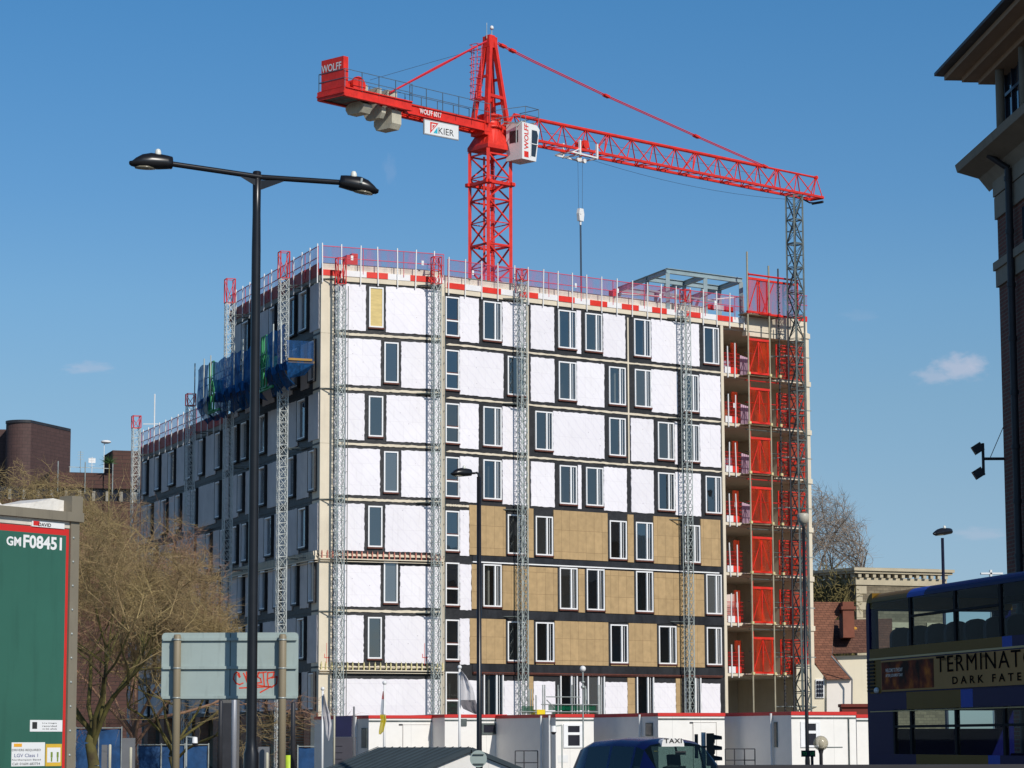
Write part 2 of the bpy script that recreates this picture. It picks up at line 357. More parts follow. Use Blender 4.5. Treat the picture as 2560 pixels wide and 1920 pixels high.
# ------------------------------------------------------------------ clouds in the sky (the sky gives the light)
def cloud(px, py, w, h, amt, colin):
    geo = wn.new('ShaderNodeTexCoord')
    d = ray(px, py).normalized(); ri = RT.copy(); up = ri.cross(d).normalized() * -1
    ux = wn.new('ShaderNodeVectorMath'); ux.operation = 'DOT_PRODUCT'; ux.inputs[1].default_value = tuple(ri * (FX / w)); wl.new(geo.outputs['Generated'], ux.inputs[0])
    uy = wn.new('ShaderNodeVectorMath'); uy.operation = 'DOT_PRODUCT'; uy.inputs[1].default_value = tuple(up * (FX / h)); wl.new(geo.outputs['Generated'], uy.inputs[0])
    cb = wn.new('ShaderNodeCombineXYZ')
    for s_, k in ((ux, 0), (uy, 1)):
        sb = wn.new('ShaderNodeMath'); sb.operation = 'SUBTRACT'; sb.inputs[1].default_value = Vector(s_.inputs[1].default_value).dot(d)
        wl.new(s_.outputs['Value'], sb.inputs[0]); wl.new(sb.outputs[0], cb.inputs[k])
    ln = wn.new('ShaderNodeVectorMath'); ln.operation = 'LENGTH'; wl.new(cb.outputs[0], ln.inputs[0])
    nz = wn.new('ShaderNodeTexNoise'); nz.inputs['Scale'].default_value = 1.6; nz.inputs['Detail'].default_value = 6; wl.new(cb.outputs[0], nz.inputs['Vector'])
    ad = wn.new('ShaderNodeMath'); ad.operation = 'MULTIPLY_ADD'; ad.inputs[1].default_value = 1.5; wl.new(nz.outputs['Fac'], ad.inputs[0]); wl.new(ln.outputs['Value'], ad.inputs[2])
    mr = wn.new('ShaderNodeMapRange'); mr.interpolation_type = 'SMOOTHSTEP'
    mr.inputs['From Min'].default_value = 1.0; mr.inputs['From Max'].default_value = 1.75; mr.inputs['To Min'].default_value = amt; mr.inputs['To Max'].default_value = 0
    wl.new(ad.outputs[0], mr.inputs['Value'])
    dp = wn.new('ShaderNodeVectorMath'); dp.operation = 'DOT_PRODUCT'; dp.inputs[1].default_value = tuple(d); wl.new(geo.outputs['Generated'], dp.inputs[0])
    gt = wn.new('ShaderNodeMath'); gt.operation = 'GREATER_THAN'; gt.inputs[1].default_value = 0; wl.new(dp.outputs['Value'], gt.inputs[0])
    ml = wn.new('ShaderNodeMath'); ml.operation = 'MULTIPLY'; wl.new(mr.outputs[0], ml.inputs[0]); wl.new(gt.outputs[0], ml.inputs[1])
    mx = wn.new('ShaderNodeMix'); mx.data_type = 'RGBA'; wl.new(ml.outputs[0], mx.inputs[0]); wl.new(colin, mx.inputs[6]); mx.inputs[7].default_value = (5.6, 5.8, 7.0, 1)
    return mx.outputs[2]
sep = wn.new('ShaderNodeSeparateXYZ'); tg_ = wn.new('ShaderNodeTexCoord'); wl.new(tg_.outputs['Generated'], sep.inputs[0])
mrz = wn.new('ShaderNodeMapRange'); mrz.inputs['From Min'].default_value = 0.0; mrz.inputs['From Max'].default_value = 1.0; wl.new(sep.outputs[2], mrz.inputs['Value'])
rz = wn.new('ShaderNodeValToRGB'); wl.new(mrz.outputs[0], rz.inputs[0]); er = rz.color_ramp.elements
stops = ((0.0, (.62, .78, 1.13)), (.17, (.65, .81, 1.13)), (.30, (.70, .85, 1.05)), (.42, (.71, .90, 1.05)), (.54, (.675, .95, 1.13)), (.67, (.565, .92, 1.17)), (.90, (.45, .91, 1.21)), (1.0, (.44, .90, 1.21)), (1.9, (.28, .60, .85)), (3.3, (.22, .48, .7)))
stops = [(p_ * .3, q_) for p_, q_ in stops]
while len(er) < len(stops): er.new(0.5)
for e_, (p_, q_) in zip(er, stops): e_.position = p_; e_.color = (*[v / 1.25 for v in q_], 1)
tintn = wn.new('ShaderNodeMix'); tintn.data_type = 'RGBA'; tintn.blend_type = 'MULTIPLY'; tintn.inputs[0].default_value = 1.0
wl.new(rz.outputs[0], tintn.inputs[7])
wl.new(sky.outputs[0], tintn.inputs[6])
c_ = tintn.outputs[2]
for q in ((2400, 918, 75, 40, 0.6), (2335, 940, 60, 26, 0.4), (2440, 905, 40, 22, 0.35), (975, 425, 22, 45, 0.08), (230, 918, 70, 18, 0.28), (190, 926, 40, 12, 0.2), (2450, 1335, 90, 20, 0.25), (2150, 790, 60, 18, 0.07)):
    c_ = cloud(*q, c_)
wl.new(c_, bg.inputs['Color'])
# ------------------------------------------------------------------ ground
M_ground = mat('asphalt_ground', (0.055, 0.055, 0.055), 0.9, var=0.3, vs=0.5, bump=0.2, bs=30)
M_pave = mat('paving', (0.25, 0.24, 0.22), 0.85, var=0.15, vs=0.8)
obj('ground', MB().box(-3000, 3000, -300, 4000, -0.6, -0.1), M_ground, kind='structure')
obj('pavement', MB().box(-60, 70, -12, 34, -0.0995, 0.02), M_pave, kind='structure')
obj('site_ground', MB().box(-60, 60, 84, 230, -0.0995, 0.015), mat('site_gravel', (0.2, 0.18, 0.15), 0.95, var=0.3, vs=0.7, bump=0.4, bs=8), kind='structure')
mk = MB()
for k in range(-5, 8): mk.box(k * 6 - 1, k * 6 + 2, 58.9, 59.05, -0.0995, -0.094)
obj('road_marking', mk, mat('road_paint', (0.7, 0.7, 0.68), 0.7, var=0.15, vs=5), kind='structure')
# ------------------------------------------------------------------ the building under construction
c0 = atY(802, 690, 145)
BAY = Plane(c0.x, c0.y, 66.9)
LEFT = Plane(c0.x, c0.y, -21.75)
z0, SH = 26.95, 3.04
Z = [z0 - SH * k for k in range(8)] + [0.0]
_d = ray(1112, 860.3); _t = (Z[1] - H) / _d.z
MAIN = Plane(_d.x * _t, _d.y * _t, 53.3)
bld = thing('building_under_construction', (c0.x, c0.y, 0), 'unfinished seven storey block with white and brown insulation panels between black joints', 'building')
S_BAYEND = BAY.sx(1108, 20)
S_OPEN = MAIN.sx(1803, 20); S_END = MAIN.sx(2021, 20)
S_HI = LEFT.sx(577, 24); S_LO = LEFT.sx(352, 18)
DEP = 6.0
core = MB()
BANDS = MB(BAY), MB(MAIN), MB(LEFT)
def wallrow(mb, s0, s1, wins, zt, zb, wt, wb, th=0.22):
    """a storey of wall from s0 to s1 with openings left for the windows"""
    xs = s0
    for a, b in sorted(wins):
        if a > xs: mb.box(xs, a, -th, 0, zb, zt)
        mb.box(a, b, -th, 0, wt, zt)
        if wb > zb: mb.box(a, b, -th, 0, zb, wb)
        xs = b
    if s1 > xs: mb.box(xs, s1, -th, 0, zb, zt)
def jag(a, b, n, amp):
    """points from a to b with a ragged edge"""
    out = []
    for i in range(n):
        t = (i + random.uniform(-0.25, 0.25) * (0 < i < n)) / n
        p = [a[0] + (b[0] - a[0]) * t, a[1] + (b[1] - a[1]) * t]
        if i:
            nx, nz_ = -(b[1] - a[1]), (b[0] - a[0]); l = math.hypot(nx, nz_)
            k = random.uniform(-amp, amp); p[0] += nx / l * k; p[1] += nz_ / l * k
        out.append(tuple(p))
    return out
def panel_outline(a, b, zb, zt, amp=0.022):
    nv = max(4, int((zt - zb) / 0.13)); nh = max(2, int((b - a) / 0.15))
    return jag((a, zb), (b, zb), nh, amp) + jag((b, zb), (b, zt), nv, amp) + jag((b, zt), (a, zt), nh, amp) + jag((a, zt), (a, zb), nv, amp)
M_white_shade = mat('shaded_white_insulation', srgb(198, 192, 190), 0.6, var=0.12, vs=0.9, bump=0.15, bs=3, stain=0.15)  # white insulation for the left facade, its shade painted in as a greyer colour
def panel(pl, a, b, zb, zt, mtl=None, off=0.055, amp=0.022, name='insulation_panel'):
    mb = MB(pl)
    if mtl is None or mtl is M_white_shade: mb.prism(panel_outline(a, b, zb, zt, amp), 0.002, off)
    else: mb.box(a, b, 0.002, off, zb, zt)
    return obj(name, mb, mtl or M_white, bld)
def window(pl, a, b, zb, zt, kind='two', sill=True, proud=0.07, gm=None, reveal=None):
    fr = MB(pl); t = 0.075
    y0, y1 = -0.05, proud
    fr.box(a, b, y0, y1, zt - t, zt); fr.box(a, b, y0, y1, zb, zb + t)
    fr.box(a, a + t, y0, y1, zb + t, zt - t); fr.box(b - t, b, y0, y1, zb + t, zt - t)
    if kind == 'two':
        m_ = a + (b - a) * 0.66; fr.box(m_ - 0.05, m_ + 0.05, y0, y1 - 0.01, zb + t, zt - t)
        fr.box(m_ + 0.19, m_ + 0.215, y0, y1 - 0.05, zb + t, zt - t)
    if kind == 'transom':
        m_ = zb + (zt - zb) * 0.4; fr.box(a + t, b - t, y0, y1 - 0.01, m_ - 0.06, m_ + 0.02)
    w = obj('window', fr, M_frame, bld)
    if kind == 'board': obj('board', MB(pl).box(a + t, b - t, -0.02, 0.03, zb + t, zt - t), M_ply, w)
    else: obj('glass', pane(pl, a + t, b - t, zb + t, zt - t), gm or M_glass, w, keep=True)
    tb = MB(pl)
    if sill: tb.box(a - 0.04, b + 0.04, 0, proud + 0.04, zb - 0.09, zb - 0.003)
    if kind == 'transom': obj('transom_cap', MB(pl).box(a + 0.02, b - 0.02, 0.0, proud - 0.012, m_ + 0.0215, m_ + 0.075), M_timber, w)
    if reveal:
        tb.box(a - 0.06, a - 0.002, 0, proud + 0.02, zb, zt + 0.03); tb.box(b + 0.002, b + 0.06, 0, proud + 0.02, zb, zt + 0.03)
        tb.box(a - 0.06, b + 0.06, 0, proud + 0.02, zt + 0.031, zt + 0.07)
    if tb.v: obj('sill', tb, M_timber if not reveal else M_memb, w)
    return w
M_rock = grid_mat('brown_mineral_wool', srgb(194, 164, 120), srgb(140, 114, 80), 53.3, 0.6, 1.25, 0.009, 0.95, var=0.12, offset=0.0, bump=0.15)
wall_b, wall_m, wall_l = MB(BAY), MB(MAIN), MB(LEFT)
# --- first bay (nearest corner)
bay_w = {0: (922.2, 958, 'board'), 1: (960, 995.5, 'one'), 2: (921, 957, 'one'), 3: (959, 994.8, 'one'), 4: (919.5, 955, 'one'), 5: (958.6, 993.5, 'one'), 6: (918.7, 953.5, 'one')}
sc0, sc1 = 0.0, BAY.sx(831, 15)
pb0, pb1 = BAY.sx(834, 15), BAY.sx(1099, 15)
for k in range(8):
    zt, zb = Z[k], Z[k + 1]
    if k in bay_w:
        a, b, kd = bay_w[k]; a = BAY.sx(a, zt - 1.4); b = BAY.sx(b, zt - 1.4)
        wt, wb = zt - 0.3, zt - 2.56
        wallrow(wall_b, sc1, S_BAYEND, [(a, b)], zt, zb, wt, wb)
        window(BAY, a, b, wb, wt, kd)
        g = 0.2 + random.uniform(-0.03, 0.05)
        panel(BAY, pb0, a - g, zb + 0.25, zt - 0.22 - (0.3 if k == 5 else 0)); panel(BAY, b + g - 0.05, pb1, zb + 0.25, zt - 0.22 - (0.3 if k == 5 else 0))
    else:
        wall_b.box(sc1, S_BAYEND, -0.22, 0, 0, zt)
        panel(BAY, pb0, pb1, 0.8, zt - 0.62)
    bnd = BANDS[0]
    if k: bnd.prism(jag((sc1, zt - 0.045), (S_BAYEND - 0.1, zt - 0.045), 40, 0.02) + jag((S_BAYEND - 0.1, zt + 0.085), (sc1, zt + 0.085), 40, 0.02), 0.001, 0.05)
# --- main facade
W = {0: [(1112.4, 1147, 'transom'), (1207, 1252.4), (1394.5, 1439.5), (1462, 1504), (1584, 1625), (1757.7, 1795.7)],
     1: [(1112.4, 1147, 'transom'), (1268, 1312), (1395.7, 1439.5), (1521.4, 1562.9), (1586, 1627), (1707, 1745)],
     2: [(1112.4, 1147, 'transom'), (1207, 1252.5), (1337, 1380.7), (1521.8, 1563), (1643.6, 1684), (1708, 1747)],
     3: [(1112.4, 1147, 'transom'), (1207, 1252.5), (1398, 1441), (1464, 1507), (1644, 1685.5), (1763, 1802)],
     4: [(1112.4, 1147, 'transom'), (1268, 1312), (1338, 1381), (1523, 1565.6), (1588.7, 1631), (1710, 1749)],
     5: [(1112.4, 1147, 'transom'), (1207, 1252.5), (1398, 1442.5), (1465.5, 1510), (1589, 1631.5), (1764.6, 1803)],
     6: [(1112.4, 1147, 'transom'), (1268, 1312), (1338, 1384), (1525, 1568.6), (1646, 1689.7), (1765.8, 1803)],
     7: [(1112.4, 1147, 'transom'), (1208, 1257.7), (1399.6, 1443), (1468, 1511), (1591, 1634), (1712, 1752)]}
PN = {0: [(1149.5, 1196.8), (1256, 1315), (1327, 1385.5), (1441.8, 1452.5), (1508, 1563), (1628.5, 1748)],
      1: [(1149.5, 1258.5), (1327, 1386), (1442.5, 1510.5), (1629, 1694), (1749, 1801)],
      2: [(1149.5, 1196.6), (1256, 1315), (1383, 1511), (1577.5, 1634), (1687, 1694), (1750, 1801.5)],
      3: [(1150, 1196.5), (1256, 1315), (1327.5, 1386.3), (1445, 1453.5), (1510, 1567), (1578.5, 1634.5), (1688.5, 1752)],
      4: [(1150, 1173)], 5: [(1150, 1178)], 6: [(1150, 1174)],
      7: [(1150, 1200), (1260, 1320), (1334.5, 1388), (1449, 1456), (1513.5, 1568.5), (1636, 1689.5), (1754, 1801)]}
PB = {4: [(1173.5, 1263.8), (1316, 1333.5), (1384, 1519), (1569, 1584), (1634, 1700.5), (1752, 1801)],
      5: [(1179, 1202), (1256, 1393.5), (1446, 1461.5), (1513, 1585), (1635, 1760)],
      6: [(1174.5, 1264), (1316, 1334), (1387, 1520.7), (1572, 1642), (1693, 1761)],
      7: [(1320.7, 1333), (1569, 1587), (1690, 1704)]}
for k in range(8):
    zt, zb = Z[k], Z[k + 1]
    wt = zt - (0.3 if k not in (5, 7) else 0.16); wb = zt - 2.55 if k < 7 else 2.9
    ws = []
    for q in W[k]:
        a, b = MAIN.sx(q[0], zt - 1.4), MAIN.sx(q[1], zt - 1.4); ws.append((a, b))
        kd = q[2] if len(q) > 2 else 'two'
        gg = M_glass
        w_ = window(MAIN, a, b, wb, wt - (0.35 if k == 2 and kd == 'transom' and False else 0), kd, sill=True)
    wallrow(wall_m, 0, S_OPEN, ws, zt, zb, wt, wb)
    for a, b in PN[k]:
        a, b = MAIN.sx(a, zt - 1.4, 0.05), MAIN.sx(b, zt - 1.4, 0.05)
        panel(MAIN, a, b, zb + 0.25 if k < 7 else 1.0, zt - (0.22 if k < 7 else 0.62), amp=0.022 if b - a > 0.6 else 0.012)
    for a, b in PB.get(k, []):
        a, b = MAIN.sx(a, zt - 1.4, 0.06), MAIN.sx(b, zt - 1.4, 0.06)
        panel(MAIN, a, b, (zb + 0.33) if k < 7 else (1.0 if a < 19 and b - a > .3 else 3.6), zt + (0.1 if k == 4 else -0.2 if k < 7 else -0.35), M_rock, 0.075)
    if k == 6:
        for q in W[6][2:5]:
            a, b = MAIN.sx(q[0], zt - 2.8) + 0.02, MAIN.sx(q[1], zt - 2.8) - 0.02
            panel(MAIN, a, b, zb + 0.33, zt - 2.66, M_rock, 0.065)
    if 0 < k < 5:
        e = MAIN.sx(1806 if k < 4 else 1172, zt)
        BANDS[1].prism(jag((0.05, zt - 0.04), (e, zt - 0.04), 80, 0.02) + jag((e, zt + 0.065), (0.05, zt + 0.065), 80, 0.02), 0.001, 0.045)
# vertical movement joints
vj = MB(MAIN)
for px, w_ in ((1318, 0.09), (1571, 0.05)):
    s = MAIN.sx(px, 20); vj.box(s - w_, s + w_, 0.003, 0.04, Z[3 if px > 1400 else 4] + 0.1, Z[0] - 0.3)
obj('movement_joint', vj, M_conc, bld)
# --- left facade, in shade
WL = {0: [(751, 773), (723.5, 742), (679, 692), (610, 626)], 1: [(777, 791), (735, 750), (690, 703), (640, 655), (600, 612)],
      2: [(748, 769), (700, 716), (648, 668), (608, 622), (585, 598)], 3: [(777, 792), (725, 740), (650, 667), (600, 612)],
      4: [(751, 770), (667, 684), (610, 622), (585, 597)], 5: [(777, 791), (735, 748), (690, 703), (655, 668), (600, 612)],
      6: [(748, 766), (700, 714), (640, 655), (600, 612)], 7: [(777, 790), (740, 752), (700, 712), (655, 668), (610, 622)]}
WLL = {2: [(362, 372), (392, 403), (425.5, 440), (468, 482), (502, 513), (543, 556)], 3: [(374, 384), (407, 421), (443, 455), (483, 495), (543, 554)],
       4: [(385, 395), (428, 440), (478, 490), (520, 531), (556, 566)], 5: [(362, 371), (405, 416), (450, 461), (500, 512), (545, 556)],
       6: [(380, 390), (425, 436), (470, 481), (520, 532)], 7: [(365, 375), (410, 421), (460, 471), (510, 521), (550, 560)]}
for k in range(8):
    zt, zb = Z[k], Z[k + 1]
    if k == 7: zb = 3.2
    for rows, s0, s1 in ((WL, 0.0, S_HI), (WLL, S_HI, S_LO)):
        if k not in rows: continue
        wt, wb = zt - 0.3, zt - 2.5
        ws = []
        for a, b in rows[k]:
            a, b = LEFT.sx(b, zt - 1.4), LEFT.sx(a, zt - 1.4); b = a + max(0.8, min(b - a, 1.5)); ws.append((a, b))
            window(LEFT, a, b, wb + (0.25 if k == 7 else 0), wt, 'one', proud=0.16, reveal=True)
        wallrow(wall_l, s0, s1, ws, zt, zb, wt, wb + (0.25 if k == 7 else 0))
        xs = s0 + 0.12
        for a, b in sorted(ws) + [(s1 - 0.05, 0)]:
            if a - xs > 0.75:
                panel(LEFT, xs, a - 0.3, zb + 0.25, zt - 0.22, M_white_shade)
            xs = b + 0.22
    if k: BANDS[2].box(0.02, S_HI if k < 2 else S_LO, 0.001, 0.03, zt - 0.05, zt + 0.06)
obj('wall', wall_b, M_memb, bld); obj('wall', wall_m, M_memb, bld); obj('wall', wall_l, M_memb, bld)
# concrete bands, corner pier, pier at the step, end column
for mb in BANDS[:2]: obj('slab_edge', mb, M_conc, bld)
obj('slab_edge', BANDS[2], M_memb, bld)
pier = MB(BAY)
for k in range(8):
    pier.box(0.0, sc1, -1.2, 0.06, Z[k + 1] + (0.012 if k < 7 else 0), Z[k])
obj('corner_pier', pier, M_conc, bld)
pr = MB(BAY); a = BAY.sx(1099.5, 15)
pr.box(a, S_BAYEND + 0.05, -1.6, 0.07, 0, Z[0]); obj('pier', pr, M_conc, bld)
pe = MB(MAIN); pe.box(S_OPEN, S_OPEN + 0.22, -0.4, 0.06, 0, Z[0]); obj('pier', pe, M_conc, bld)
pe = MB(MAIN)
for k in range(8):
    pe.box(S_END - 0.45, S_END - 0.05, -8.0, 0.25, Z[k + 1] + 0.01, Z[k])
    pe.box(S_END - 0.5, S_END, 0.05, 0.33, Z[k] - 0.35, Z[k] - 0.05)
obj('end_wall', pe, M_conc, bld)
# roof edge
rf = MB(BAY).box(-0.0, S_BAYEND + 0.05, -0.3, 0.075, Z[0] - 0.1, Z[0] + 0.17)
obj('roof_edge', rf, M_conc, bld)
rf = MB(MAIN).box(0.0, S_OPEN + 4.0, -0.3, 0.07, Z[0] - 0.1, Z[0] + 0.17); obj('roof_edge', rf, M_conc, bld)
rf = MB(MAIN).box(S_OPEN + 2.1, S_END, -0.3, 0.064, Z[0] - 0.55, Z[0] + 0.9); obj('roof_edge', rf, M_conc, bld)
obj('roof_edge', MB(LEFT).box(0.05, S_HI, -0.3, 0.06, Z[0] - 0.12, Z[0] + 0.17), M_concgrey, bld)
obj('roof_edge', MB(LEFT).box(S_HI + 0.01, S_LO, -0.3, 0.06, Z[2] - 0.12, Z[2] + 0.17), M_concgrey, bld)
M_clad = grid_mat('cream_upstand_blocks', (.86, .78, .66), (.6, .53, .44), 60, 1.9, 0.19, 0.008, 0.8, var=0.05, bump=0.2)
def upstand(pl, s0, s1, zz, h=0.72, mtl=None):
    mb = MB(pl); xs = s0
    while xs < s1 - 0.1:
        e = min(s1, xs + random.uniform(1.8, 2.6)); mb.box(xs, e - 0.02, -0.5, -0.25, zz + 0.17, zz + 0.17 + h + .08 + random.uniform(-0.03, 0.03)); xs = e
    obj('parapet', mb, mtl or M_clad, bld)
upstand(BAY, 0.2, S_BAYEND, Z[0], 0.68); upstand(MAIN, 0.05, MAIN.sx(1766, 27), Z[0], 0.72)
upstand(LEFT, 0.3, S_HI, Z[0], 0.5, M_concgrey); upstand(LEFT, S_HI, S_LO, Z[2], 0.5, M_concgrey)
# ledges with brackets at the fifth slab and the seventh
def bracket_row(pl, s0, s1, zz, step, cap, capm):
    led = MB(pl).box(s0, s1, 0.06, 0.22, zz - 0.3, zz - 0.24); led.box(s0, s1, 0.056, 0.2, zz - 0.42, zz - 0.39)
    led.box(s0, s1, 0.0605, 0.1, zz - 0.1, zz - 0.04)
    lg = obj('ledge', led, M_conc, bld); s = s0 + 0.1
    while s < s1:
        w_ = random.uniform(0.05, 0.07)
        obj('bracket', MB(pl).prism([(s, zz - 0.239), (s + w_, zz - 0.239), (s + w_, zz + 0.04), (s + w_ + 0.01, zz + 0.04), (s + w_ / 2, zz + 0.2), (s - 0.01, zz + 0.04), (s, zz + 0.04)], 0.062, 0.17), capm, lg)
        s += step * random.uniform(0.85, 1.15)
M_capr = mat('red_cap', srgb(196, 128, 112), 0.7, var=0.2, vs=9); M_capy = mat('yellow_cap', srgb(212, 202, 150), 0.7, var=0.2, vs=9)
bracket_row(BAY, 0.0, S_BAYEND, Z[5] + 0.05, 0.3, 0, M_capr)
bracket_row(BAY, 0.0, S_BAYEND, Z[7] + 0.1, 0.3, 0, M_capy)
bracket_row(LEFT, 0.05, S_HI, Z[5] + 0.02, 0.3, 0, M_conc)
ld = MB(MAIN).box(MAIN.sx(1180, 11), MAIN.sx(1796, 11), 0.0, 0.1, Z[5] - 0.1, Z[5] - 0.03); obj('ledge', ld, M_frame, bld)
ld = MB(MAIN).box(MAIN.sx(1180, 11), MAIN.sx(1800, 11), 0.0, 0.16, Z[7] - 0.21, Z[7] - 0.14); ld.box(MAIN.sx(1180, 11), MAIN.sx(1800, 11), 0.0, 0.12, Z[7] - 0.27, Z[7] - 0.24); obj('ledge', ld, M_timber, bld)
# sagging black membrane over the sixth and seventh floor line
mm = MB(MAIN)
for zz, s0, s1 in ((Z[6], MAIN.sx(1195, 8), S_OPEN), (Z[7], MAIN.sx(1180, 6), S_OPEN), (Z[5], MAIN.sx(1180, 11), S_OPEN)):
    n = 60; up = [(s0 + (s1 - s0) * i / n, zz + 0.3) for i in range(n + 1)]
    dn = [(s0 + (s1 - s0) * i / n, zz - (0.14 if zz != Z[5] else -0.02) - abs(math.sin(i * 0.55)) * 0.05 - random.uniform(0, 0.02)) for i in range(n, -1, -1)]
    mm.prism(up + dn, 0.001, 0.05)
obj('membrane_skirt', mm, mat('folded_membrane', srgb(48, 49, 52), 0.35, var=0.35, vs=1.5, bump=0.9, bs=2.5, stretch=(1, 1, 0.5)), bld)
# floors, partitions and the back wall behind the windows
inn = MB(MAIN)
for k in range(8):
    inn.box(0, S_END - 0.46, -8.0, -0.3 if True else 0, Z[k] - 0.25, Z[k])
inb = MB(BAY)
for k in range(8): inb.box(0.3, S_BAYEND - 0.05, -5.0, -0.3, Z[k] - 0.25, Z[k])
inl = MB(LEFT)
for k in range(8): inl.box(1.5, S_HI if k < 2 else S_LO, -5.0, -0.3, Z[k] - 0.25, Z[k])
obj('floor_slab', inn, M_int, bld); obj('floor_slab', inb, M_int, bld); obj('floor_slab', inl, M_int, bld)
pt = MB(MAIN); random.seed(3)
for k in range(8):
    s = 2.2 + (k % 2)
    while s < S_OPEN - 0.5:
        pt.box(s, s + 0.12, -4.8, -0.3, Z[k + 1] + 0.002, Z[k] - 0.252); s += 3.1
    pt.box(0, S_OPEN - 0.01, -5.0, -4.82, Z[k + 1] + 0.002, Z[k] - 0.252)
    pt.box(S_OPEN + 0.01, S_END - 0.5, -6.6, -6.4, Z[k + 1] + 0.002, Z[k] - 0.252)
pt.box(S_OPEN - 0.15, S_OPEN, -6.4, -0.3, 0, Z[0] - 0.26)
obj('partition', pt, M_int, bld)
pt = MB(BAY).box(0.3, S_BAYEND - 0.1, -5.2, -5.02, 0, Z[0] - 0.3); obj('partition', pt, M_int, bld)
pt = MB(LEFT).box(1.3, S_HI, -5.2, -5.02, 0, Z[0] - 0.3); pt.box(S_HI, S_LO, -5.2, -5.02, 0, Z[2] - 0.3); obj('partition', pt, M_int, bld)
rs = MB(LEFT).box(S_HI - 0.2, S_HI, -12, -0.3, Z[2], Z[0]); rs.box(S_LO - 0.2, S_LO, -12, -0.3, 0, Z[2]); obj('gable_wall', rs, M_concgrey, bld)
# open floors at the right end: slab noses
for k in range(1, 8): obj('slab_nose', MB(MAIN).box(S_OPEN + 0.22, S_END - 0.5, -0.3, 0.04, Z[k] - 0.16, Z[k] + 0.02), M_conc, bld)
# brick piers under the left facade
M_brick = grid_mat('orange_brick', srgb(176, 108, 78), srgb(170, 158, 140), -21.75, 0.23, 0.075, 0.012, 0.9, var=0.3)
for px in (805, 775, 741, 700, 655, 615, 588, 545, 500, 455, 410, 370):
    s = LEFT.sx(px, 2); obj('brick_pier', MB(LEFT).box(max(0.02, s - 0.1), s + 0.95, -0.5, 0.05, 0.0, 3.2), M_brick, bld)
M_mort = mat('red_spray', srgb(214, 70, 60), 0.7, var=0.1)
# small red survey marks sprayed on the panels
sp = MB(BAY)
for px, py in ((816, 1640), (1061, 1640)):
    s, zc = BAY.hit(px, py, 0.06); o_ = 0.066
    sp.box(s, s + 0.02, o_, o_ + 0.003, zc - 0.5, zc + 0.7); sp.box(s - 0.12, s + 0.2, o_, o_ + 0.004, zc - 0.1, zc - 0.07)
    sp.box(s + 0.1, s + 0.14, o_, o_ + 0.005, zc - 0.3, zc - 0.02); sp.box(s - 0.12, s - 0.09, o_, o_ + 0.005, zc - 0.1, zc + 0.12)
obj('sprayed_mark', sp, M_mort, bld)
# ------------------------------------------------------------------ guard rails along the roof edge
M_board = mat('red_board', srgb(222, 52, 38), 0.5, var=0.12, vs=2.5); M_boardw = mat('white_board', (0.82, 0.8, 0.8), 0.5, var=0.05, vs=2)
M_boardd = mat('dull_red_board', srgb(150, 52, 44), 0.6, var=0.35, vs=1.0)
def barrier(pl, s0, s1, zz, label, step=1.1, hgt=2.0, off=0.12, tags=True, bright=True, high=0.5):
    t = thing('guard_railing', pl.P(s0, zz, off), label, 'guard railing', 'guard railings round the roof edges')
    s = s0 + 0.05
    while s < s1 + 0.02:
        tl = random.uniform(-0.05, 0.05)
        obj('post', MB(pl).beam((s, off + 0.03, zz - 0.25), (s + tl, off + 0.03, zz + hgt - 0.05), 0.055), M_whitep if bright else M_galv, t)
        s += step * random.uniform(0.93, 1.07)
    top = hgt - 0.2
    rl = MB(pl)
    for h_ in (top, top - 0.62): rl.beam((s0, off, zz + h_), (s1, off, zz + h_), 0.04)
    k = s0
    while k < s1:
        e = min(s1, k + 2.4); rl.beam((k + .03, off, zz + 0.35), (k + .03, off, zz + top), 0.03)
        k = e
    obj('rail', rl, mat('pink_red_rail', srgb(205, 70, 95), 0.5, var=0.1), t)
    obj('mesh', MB(pl).quad((s0, off - 0.02, zz + 0.88), (s1, off - 0.02, zz + 0.88), (s1, off - 0.02, zz + top), (s0, off - 0.02, zz + top)), M_rail, t)
    k = s0; j = 0
    while k < s1 - 0.05:
        e = min(s1, k + random.uniform(1.0, 1.5)); dy = random.uniform(-0.012, 0.012)
        obj('toe_board', MB(pl).box(k, e - 0.004, off - 0.045, off - 0.01 + dy, zz + 0.175 + dy, zz + high + dy), M_boardd if high > .6 else (M_board if j % 2 == 0 else M_boardw) if bright else M_board, t); k = e; j += 1
    if tags:
        k = s0 + 1.7
        while k < s1:
            obj('notice', MB(pl).box(k, k + 0.14, off + 0.005, off + 0.02, zz + 1.1, zz + 1.36), M_whitep, t); k += random.uniform(2.8, 4.4)
    return t
barrier(BAY, 0.0, S_BAYEND, Z[0], 'red mesh guard railing with red and white boards above the cream corner pier')
barrier(MAIN, 0.1, MAIN.sx(1858, 27), Z[0], 'long red mesh guard railing in front of the crane mast')
barrier(LEFT, 0.1, S_HI, Z[0], 'red mesh guard railing on the higher roof above the blue netted platform', step=1.5, tags=False, high=.88)
barrier(LEFT, S_HI + 0.2, S_LO, Z[2], 'red mesh guard railing on the lower roof left of the blue netting', step=1.5, tags=False, high=.88)
barrier(MAIN, MAIN.sx(1960, 26) + 1, S_END, Z[0] + 0.6, 'short guard railing at the far right roof corner behind the hoist mast', tags=False)
